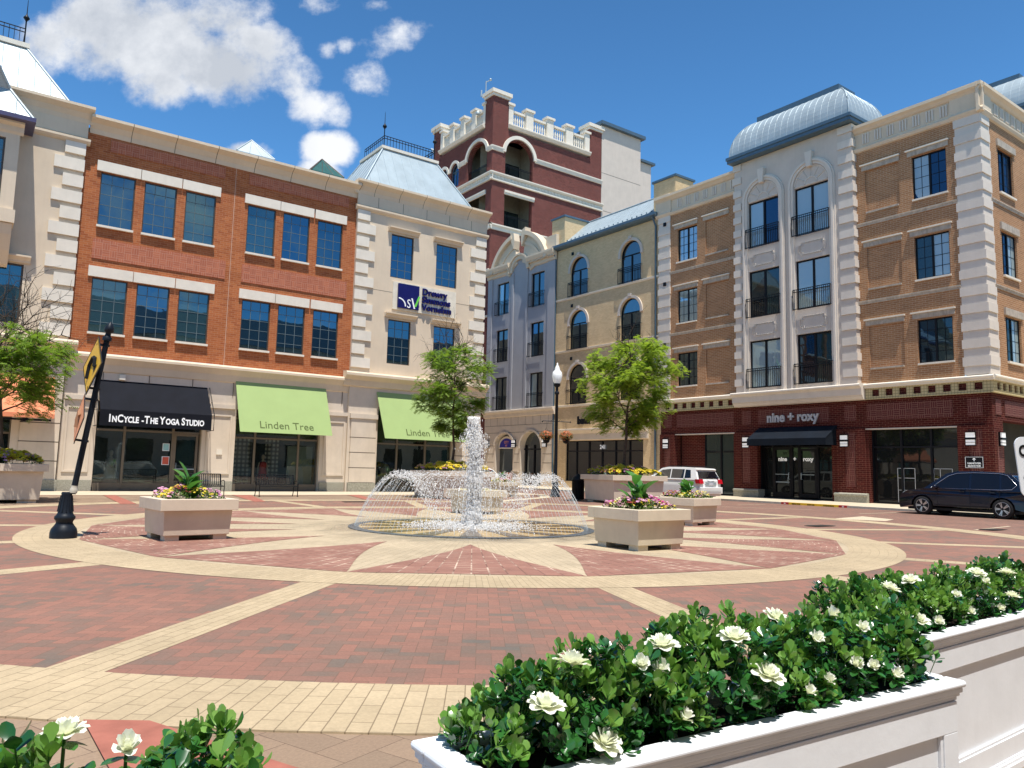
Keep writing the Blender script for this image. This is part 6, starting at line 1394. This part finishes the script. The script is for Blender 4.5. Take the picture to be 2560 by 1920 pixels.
# ---- shop window figures
def mannequin(label, x, y, dress, body, top=1.62, gownlen=.15):
    t = thing('mannequin', label, 'mannequin', (x, y, .05)); mb = MB(); c = (x, y, 0)
    mb.lathe([(.05, .05), (.06, .3), (.085, .8), (.1, 1.0), (.12, 1.3), (.1, 1.42), (.05, 1.48), (.048, 1.56)], 14, c, ex=1.35)
    mb.lathe([(0, 1.54), (.05, 1.57), (.08, 1.66), (.085, 1.74), (.06, 1.81), (0, 1.84)], 14, c)
    for s in (-1, 1): mb.tube([(x+s*.17, y, 1.42), (x+s*.24, y, 1.15), (x+s*.25, y-.06, .85)], [.045, .035, .025], 8)
    mb.build('figure', body, t); mb = MB(); mb.lathe([(.26, gownlen), (.22, .55), (.165, .95), (.125, 1.1), (.15, 1.3), (.14, 1.42), (.07, 1.47)], 18, c, ex=1.3); mb.build('dress', dress, t)
mannequin('mannequin in a long pale gown behind the yoga studio window', 6.0, 39.2, simple('pale_gown', (.30, .30, .24), .8), simple('mannequin_grey', (.35, .33, .28), .6), gownlen=.12)
mannequin('mannequin in a short red dress behind the middle shop window', 12.95, 39.1, simple('red_dress', (.5, .03, .02), .7), simple('mannequin_cream', (.5, .4, .3), .6), gownlen=.7)
m_, t_, b_ = base_mat('gingham_cloth'); v_, P_, u_, z_ = wallvec(t_); c1_ = t_.m('GREATER_THAN', t_.m('FRACT', t_.m('MULTIPLY', u_, 4.6)), .5); c2_ = t_.m('GREATER_THAN', t_.m('FRACT', t_.m('MULTIPLY', z_, 4.6)), .5)
t_.put(b_.inputs['Base Color'], t_.ramp(t_.m('MULTIPLY', t_.m('ADD', c1_, c2_), .5), [(0, (.01, .01, .01)), (.4, (.10, .10, .09)), (.9, (.55, .52, .42))], 'CONSTANT'))
mb = MB(); mb.box(11.5, 12.5, 39.6, 39.64, .3, 2.7); mb.box(13.2, 13.9, 39.6, 39.64, .3, 2.7); tag(mb.build('gingham_panel', MATS['gingham_cloth']), 'black and cream gingham cloth panels hanging behind the red dress', 'fabric panel')
mb = MB(); mb.box(14.15, 15.5, 38.95, 39.0, .3, 2.3); tag(mb.build('display_panel', simple('pale_green_panel', (.28, .33, .27), .7)), 'pale green display panel at the right of the middle shop window', 'display panel')
mb = MB()
for x in (19.2, 20.0): mb.lathe([(.25, .4), (.3, .9), (.3, 1.1), (0, 1.1)], 16, (x, 39.3, 0)); mb.lathe([(.34, 1.1), (.2, 1.4), (0, 1.55)], 4, (x, 39.3, 0))
tag(mb.build('cushion_baskets', INTL), 'woven baskets with cushions behind the right hand lime awning window', 'baskets')
# ================================================================ FOUNTAIN
def waterm(name, col, alpha, rough=.08, em=0):
    m, t, b = base_mat(name); b.inputs['Base Color'].default_value = (*col, 1); b.inputs['Roughness'].default_value = rough; b.inputs['Specular IOR Level'].default_value = .3; b.inputs['Subsurface Weight'].default_value = 0
    out = t.n['Material Output']; tr = t.new('ShaderNodeBsdfTransparent'); mx = t.new('ShaderNodeMixShader'); mx.inputs[0].default_value = alpha
    tl = t.new('ShaderNodeBsdfTranslucent'); tl.inputs[0].default_value = (*col, 1); m2 = t.new('ShaderNodeMixShader'); m2.inputs[0].default_value = .4 if alpha > .6 else 0; t.l.new(b.outputs[0], m2.inputs[1]); t.l.new(tl.outputs[0], m2.inputs[2]); t.l.new(tr.outputs[0], mx.inputs[1]); t.l.new(m2.outputs[0], mx.inputs[2]); t.l.new(mx.outputs[0], out.inputs[0]); return m
WDROP = waterm('sunlit_water_drops', (1, 1, 1), .9, .4); WFOAM = waterm('white_foaming_water', (1, 1, 1), .85, .5); WSTR = waterm('clear_water_strands', (.75, .82, .86), .42)
rnd = random.Random(99)
F_ = thing('fountain', 'ring of thin arching jets round a tall white centre jet, rising from the plaza paving', 'fountain', (CX, CY, 0))
mb = MB(); annulus(mb, 2.62, 2.86, .024, 96)
for k in range(96):
    p, q = 3.75*k, 3.75*(k+1); mb.face([pol(2.86, p, .0), pol(2.86, q, .0), pol(2.86, q, .024), pol(2.86, p, .024)])
mb.face([(CX+x, CY+y, .018) for x, y in [(-1.56, -2.34), (-1.85, -2.72), (-1.37, -2.46)]]) if 0 else None
mb.build('nozzle_ring', SLATE, F_)
mb = MB(); annulus(mb, 0.0, 2.64, .022, 72); mb.build('basin_floor', TANWET, F_); mb = MB()
for k in range(16):
    a = 22.5*k+11.25; mb.face([pol(.12, a-5, .027), pol(2.59, a-5.2, .027), pol(2.59, a+5.2, .027), pol(.12, a+5, .027)])
mb.build('dark_floor_rays', DKWET, F_)
ico = [Vector(v).normalized() for v in ((0, 0, 1), (1, 0, 0), (0, 1, 0), (-1, 0, 0), (0, -1, 0), (0, 0, -1))]; icf = [(0, 1, 2), (0, 2, 3), (0, 3, 4), (0, 4, 1), (5, 2, 1), (5, 3, 2), (5, 4, 3), (5, 1, 4)]
def drop(mb, p, r, st=None):
    p = Vector(p); mb.add([p+v*r*(1 if st is None else 1)+(st*v.dot(st.normalized()) if st is not None else Vector()) for v in ico], icf, 0, True)
strand = MB(); drops = MB(); NJ = 132
for k in range(NJ):
    a = 2*pi*k/NJ; er = Vector((cos(a), sin(a), 0)); et = Vector((-sin(a), cos(a), 0))
    H = 1.2*U(.93, 1.06); T_ = 1.0; base = Vector((CX, CY, .05))+er*2.72; reach = U(1.7, 2.0); wind = Vector((.10, -.04, 0))
    pos = lambda s: base-er*reach*s+Vector((0, 0, H*(1-(2*s-1)**2)))+wind*s*s+et*.12*s*s*jt
    jt = U(-1, 1); vel = lambda s: (pos(s+.01)-pos(s-.01)).normalized()
    s = .0; seg = []
    while s < .30:
        L = U(.02, .05); strand.tube([pos(s), pos(s+L)], U(.003, .005), 4, cap=False); s += L+(U(.0, .012) if s < .2 else U(.005, .02))
    s = .16
    while s < 1.0:
        sp = .004+.055*max(0, s-.2)
        for _ in range(1 if s < .4 else 2):
            p = pos(s)+Vector((rnd.gauss(0, 1), rnd.gauss(0, 1), rnd.gauss(0, 1)))*sp
            if p.z > .03 and (s < .34 or U(0, 1) < .62): drop(drops, p, U(.0045, .0105) if s > .3 else U(.003, .006), vel(s)*U(.003, .02))
        s += .016 if s > .3 else .02
strand.build('water_strands', WSTR, F_)['kind'] = 'stuff'; drops.build('water_drops', WDROP, F_)['kind'] = 'stuff'
core = MB(); sp = MB()
def axis(z): return Vector((CX, CY, z))+Vector((.02, -.02, 0))*z-Vector((RT0.x, RT0.y, 0))*(.0+.045*max(0, z-.8)**1.6)
def rad(z): return .185+.045*sin(z*7)+.10*max(0, 1-z/.7)-.07*max(0, z-1.5)
nz = 60; seg = 18; ZT = 2.45
for shell, mul in ((0, .55), (1, .8)):
    vs = []
    for i in range(nz+1):
        z = .02+ZT*i/nz*(1 if shell == 0 else .92)
        for k in range(seg): q = 2*pi*k/seg; r = max(.02, rad(z)*mul*(1+.22*(rnd.random()-.5))*(1 if i < nz-16 else (nz-i+.6)/16.6)**.7); c = axis(z); vs.append(c+Vector((cos(q)*r, sin(q)*r, U(-.02, .02))))
    core.add(vs, [(i*seg+k, i*seg+(k+1) % seg, (i+1)*seg+(k+1) % seg, (i+1)*seg+k) for i in range(nz) for k in range(seg) if rnd.random() > (.12 if shell == 0 else .5)], 0, True)
for k in range(9500):
    z = ZT*1.06*U(0, 1)**.85; r = rad(min(z, ZT))*abs(rnd.gauss(0, .75))+.03; q = U(0, 6.3); p = axis(z)+Vector((cos(q)*r, sin(q)*r, 0)); r2 = U(.004, .014)*(1.2 if r < .2 else .8)
    drop(core, p, r2, Vector((0, 0, U(.0, .03))))
for k in range(1500):   # fall-out drifting to the right of the jet
    z = U(0, 1)*2.1; side = abs(rnd.gauss(0, .28))*(2.3-z)/2+.08; p = axis(z)+Vector((RT0.x, RT0.y, 0))*side*U(-.45, 1)+Vector((FW.x, FW.y, 0))*rnd.gauss(0, .2); drop(core, p, U(.005, .014))
core.build('centre_jet', WFOAM, F_)
for k in range(2300):   # splashing where the jets land
    q = U(0, 6.3); r = abs(rnd.gauss(1.1, .36)); z = abs(rnd.gauss(0, .035)); drop(sp, (CX+r*cos(q), CY+r*sin(q), .03+z), U(.006, .02))
for k in range(900):
    q = U(0, 6.3); r = abs(rnd.gauss(0, .4)); drop(sp, (CX+r*cos(q), CY+r*sin(q), .03+abs(rnd.gauss(0, .05))), U(.008, .025))
sp.build('splash', WFOAM, F_)['kind'] = 'stuff'
mb = MB(); n = 40
for k in range(n):
    a0, a1 = 2*pi*k/n, 2*pi*(k+1)/n; r0, r1 = [1.0+.25*sin(a*3)+.2*sin(a*7+1) for a in (a0, a1)]
    mb.face([(CX, CY, .03), (CX+r0*cos(a0), CY+r0*sin(a0), .03), (CX+r1*cos(a1), CY+r1*sin(a1), .03)])
mb.build('water_film', waterm('water_film', (.5, .5, .48), .22, .05), F_)
# ================================================================ FOREGROUND PLANTERS
HZ = .72
def trough(label, fl, ang, L, W_, hz=HZ):
    """fl = front left top corner, ang = direction of the long side"""
    t = thing('white_planter_box', label, 'planter', (fl[0], fl[1], 0), 'white wooden planter boxes in the foreground', radians(ang))
    M = Matrix.Translation((fl[0], fl[1], 0)) @ Matrix.Rotation(radians(ang), 4, 'Z'); e = .035
    mb = MB(); mb.box(e, L-e, e, W_-e, .05, hz-.10); mb.xf(M).build('body', WHITE, t)
    mb = MB(); q = .075
    for a in ((0, L, 0, q), (0, L, W_-q, W_), (0, q, q, W_-q), (L-q, L, q, W_-q)): mb.box(*a, hz-.022, hz)
    mb.xf(M).build('rim', WHITE, t, bevel=.009)
    mb = MB()
    for k, (o, z0, z1) in enumerate(((.010, hz-.040, hz-.023), (.017, hz-.052, hz-.041), (.024, hz-.066, hz-.053))): mb.box(o, L-o, o, W_-o, z0, z1) if 0 else [mb.box(*a, z0, z1) for a in ((o, L-o, o, .06), (o, L-o, W_-.06, W_-o), (o, .06, .06, W_-.06), (L-.06, L-o, .06, W_-.06))]
    mb.xf(M).build('rim_moulding', WHITE, t, bevel=.003)
    mb = MB(); s = .085; zt = hz-.066; zb = .0      # raised frame leaves a sunk panel
    for (y0, y1) in ((e-.016, e), (W_-e, W_-e+.016)):
        mb.box(e, L-e, y0, y1, zt-.10, zt); mb.box(e, L-e, y0, y1, .05, .15); mb.box(e, e+s, y0, y1, .15, zt-.10); mb.box(L-e-s, L-e, y0, y1, .15, zt-.10)
        for o in (.012,): mb.box(e+s, e+s+.014, y0+.005, y1, .15, zt-.10); mb.box(L-e-s-.014, L-e-s, y0+.005, y1, .15, zt-.10); mb.box(e+s, L-e-s, y0+.005, y1, .15, .164)
    mb.box(e-.016, e, e, W_-e, .05, zt); mb.box(L-e, L-e+.016, e, W_-e, .05, zt)
    for (o, z0, z1) in ((-.012, 0, .035), (-.004, .035, .05), (.004, .05, .06)): mb.box(o+.01, L-o-.01, o+.01, W_-o-.01, z0, z1)
    mb.xf(M).build('panel_frame', WHITE, t, bevel=.002)
    mb = MB(); mb.box(.07, L-.07, .07, W_-.07, hz-.12, hz-.05); mb.xf(M).build('soil', SOIL, t)
    return M
def rose(parent, p, r, up, opn=1.0):
    up = up.normalized(); a = up.orthogonal().normalized(); b = up.cross(a); mb = MB(); p = Vector(p)
    rows = [(7, 1.0, .10, .62), (6, .78, .34, .5), (5, .55, .55, .4), (4, .32, .66, .28)] if opn > .5 else [(4, .62, .45, .55), (4, .48, .75, .45), (3, .3, .85, .3)]
    for j, (n, R, rise, wd) in enumerate(rows):
        o = U(0, 6)
        for k in range(n):
            q = o+2*pi*k/n+U(-.12, .12); d = a*cos(q)+b*sin(q); s = up.cross(d); Rr = r*R*U(.9, 1.08); vs = []
            for tt, ww, hh in ((.08, .25, -.1), (.4, .85, .25), (.75, 1.0, .75), (1.0, .5, 1.0 if j else .7)):
                for sg in (-1, 0, 1): vs.append(p+d*Rr*tt+s*sg*wd*r*ww*.55+up*r*(rise*hh+.10*abs(sg)*ww-.02*j))
            mb.add(vs, [(3*i+m, 3*i+m+1, 3*i+m+4, 3*i+m+3) for i in range(3) for m in range(2)], 0, True)
    mb.lathe([(.0, .25*r), (.13*r, .35*r), (.12*r, .6*r), (0, .72*r)], 8, p, M=up.to_track_quat('Z', 'Y').to_matrix().to_4x4()); fl = mb.build('flower', PETW, parent)
    return fl
def shrub(label, M, x0, x1, y0, y1, hz, hgt, n, flowers, seed, group='white flowering shrubs in the foreground boxes', lsz=1.0, hf=None):
    global rnd
    rnd = random.Random(seed); t = thing('flowering_shrub', label, 'shrub', M @ Vector(((x0+x1)/2, (y0+y1)/2, hz)), group)
    def top(x, y): return (hf(x) if hf else hgt)*(1-.42*(2*(y-(y0+y1)/2)/(y1-y0))**2)*(1+.18*sin(7.3*x+seed)*cos(5*x+9*y)+.07*sin(23*x+seed)*cos(19*y))*(min(1, .45+6*min(x-x0+.03, x1-x+.03)) if 1 else 1)
    lf = MB(); ln = MB(); st = MB(); sprigs = []
    for k in range(n):
        x, y = U(x0-.03, x1+.03), U(y0-.012, y1+.035); f = U(0, 1)**.45; z = hz-.06+(top(x, y)+.06)*f
        edge = (y-(y0+y1)/2)/(y1-y0)*2
        az = atan2(edge*.9+U(-.5, .5), U(-1, 1)); new = f > .72 and U(0, 1) < .6 or U(0, 1) < .1
        tilt = U(.1, .9)*(1 if f < .9 else .45); ax_ = Vector((sin(tilt)*cos(az), sin(tilt)*sin(az), cos(tilt))); p = Vector((x, y, z))
        q = ax_.to_track_quat('X', 'Z').to_matrix().to_4x4(); nl = rnd.choice((6, 7, 8)); L = U(.024, .040)*lsz
        if f > .7: st.tube([M @ (p-ax_*.06), M @ (p+ax_*.005)], .0014, 4, cap=False)
        for j in range(nl):
            a = 2.4*j+U(-.3, .3); sp_ = U(.45, 1.25)*(.55+.55*j/nl) if new else U(.7, 1.5)
            ml = q @ Matrix.Rotation(a, 4, 'X') @ Matrix.Rotation(-sp_, 4, 'Y'); leaf_at(ln if new else lf, M @ (p-ax_*.028*j/nl), M.to_3x3().to_4x4() @ ml, L*U(.8, 1.2), L*.66, .12, n=5, droop=U(-.1, .35))
    lf.build('leaves', LEAFB, t); ln.build('new_leaves', LEAFN, t); st.build('stems', LEAFC, t); Mi = M.inverted()
    for (px_, py_, zz, r, op) in flowers:   # ray to the plane z = zz gives the flower's place in the bush
        d = FW+RT*((px_-1280)/1909.1)-UPV*((py_-960)/1909.1); P = None; q_ = .4
        while q_ < 7:      # walk along the sight line until it enters the bush
            c_ = Vector((0, 0, CAMH))+d*q_; l_ = Mi @ c_
            if y0-.05 < l_.y < y1+.06 and x0-.08 < l_.x < x1+.1 and l_.z < hz+top(min(max(l_.x, x0), x1), min(max(l_.y, y0), y1))+.015: P = c_; break
            q_ += .008
        if P is None:
            q_ = .4
            while q_ < 7 and (Mi @ (Vector((0, 0, CAMH))+d*q_)).y < (y0+y1)/2: q_ += .008
            P = Vector((0, 0, CAMH))+d*q_
        up = Vector((U(-.25, .25), U(-.5, .1), 1)) if op > .5 else Vector((U(-.5, .5), -.5, .8)); P = P+Vector((0, 0, .012)); l_ = Mi @ P; P = M @ Vector((l_.x, max(l_.y, y0-.01), max(l_.z, hz+.035))); fl = rose(t, P, r*1.08, up, op)
        sb = MB(); l_ = Mi @ P; sb.tube([M @ Vector((l_.x, (y0+y1)/2, max(hz, l_.z-.09))), P], .003, 5); sb.build('flower_stem', LEAFC, t)
        lb = MB()
        for j in range(4): leaf_at(lb, P-Vector((0, 0, .012)), rot(j*1.57+U(-.3, .3), U(.0, .5)), .04, .024, .1, n=4)
        lb.build('flower_leaves', LEAFB, t)
    return t
M1 = trough('white panelled planter box nearest the viewer, with rounded rim', (.965, 1.37), -3.76, 1.90, .385)
M2 = trough('white panelled planter box at the right edge, behind the nearest one', (2.95, 1.635), 1.38, 2.2, .40)
M3 = trough('white panelled planter box hidden below the left bottom corner', (-1.05, 1.28), -1.0, 1.68, .385)
Fz = HZ+.02
A1 = [(1431, 1673, .97, .047, 1), (1385, 1792, .93, .045, 1), (1533, 1884, .90, .046, 1), (1602, 1677, .95, .035, .4)]
A2 = [(1654, 1627, .98, .047, 1), (1650, 1690, .95, .038, .4), (1732, 1820, .86, .035, .4), (1836, 1608, .98, .047, 1), (1947, 1708, .90, .047, 1)]
A3 = [(1938, 1556, 1.0, .044, 1), (2075, 1547, 1.0, .035, .4), (2038, 1612, .97, .036, .4), (2153, 1584, .96, .034, .4), (2092, 1723, .87, .034, .4), (2168, 1682, .88, .034, .4), (2212, 1685, .87, .03, .4), (2268, 1708, .84, .034, .4), (2047, 1751, .83, .03, .4)]
shrub('leafy shrub with white blooms at the left end of the nearest white box', M1, .10, .68, .06, .325, HZ, .22, 430, A1, 1)
shrub('leafy shrub with white blooms in the middle of the nearest white box', M1, .62, 1.22, .06, .325, HZ, .25, 430, A2, 2)
shrub('leafy shrub with many white buds at the right end of the nearest white box', M1, 1.18, 1.80, .06, .325, HZ, .25, 470, A3, 3)
B1 = [(2223, 1480, .98, .046, 1), (2277, 1460, .98, .044, 1), (2368, 1447, .97, .044, 1), (2411, 1499, .93, .034, .4), (2320, 1562, .86, .044, 1), (2368, 1567, .84, .036, .4)]
B2 = [(2442, 1441, .96, .044, 1), (2516, 1439, .95, .042, 1), (2481, 1465, .94, .034, .4), (2446, 1541, .85, .034, .4), (2520, 1537, .84, .034, .4), (2552, 1500, .9, .04, 1)]
shrub('leafy shrub with white blooms at the left end of the right hand white box', M2, .08, 1.0, .06, .34, HZ, .23, 620, B1, 4)
shrub('leafy shrub with white blooms farther along the right hand white box', M2, .95, 2.1, .06, .34, HZ, .23, 620, B2, 5)
C1 = [(160, 1856, .92, .036, 1)]; C2 = [(315, 1892, .87, .034, .4)]
shrub('shrub sprigs with one large white bloom at the bottom left corner', M3, .98, 1.27, .06, .30, HZ, .25, 210, C1, 6)
shrub('leafy shrub poking up at the bottom left, right of the large white bloom', M3, 1.34, 1.55, .06, .30, HZ, .20, 190, C2, 7)
# stray kerb block beside the nearest box
mb = MB(); mb.hexa([(.55, 2.05, 0), (.95, 1.95, 0), (.98, 2.15, 0), (.58, 2.3, 0), (.56, 2.07, .1), (.94, 1.97, .09), (.96, 2.13, .09), (.6, 2.27, .1)]); tag(mb.build('kerb_block', KERBM, bevel=.02), 'rough pale concrete kerb block left of the nearest white box', 'kerb block')
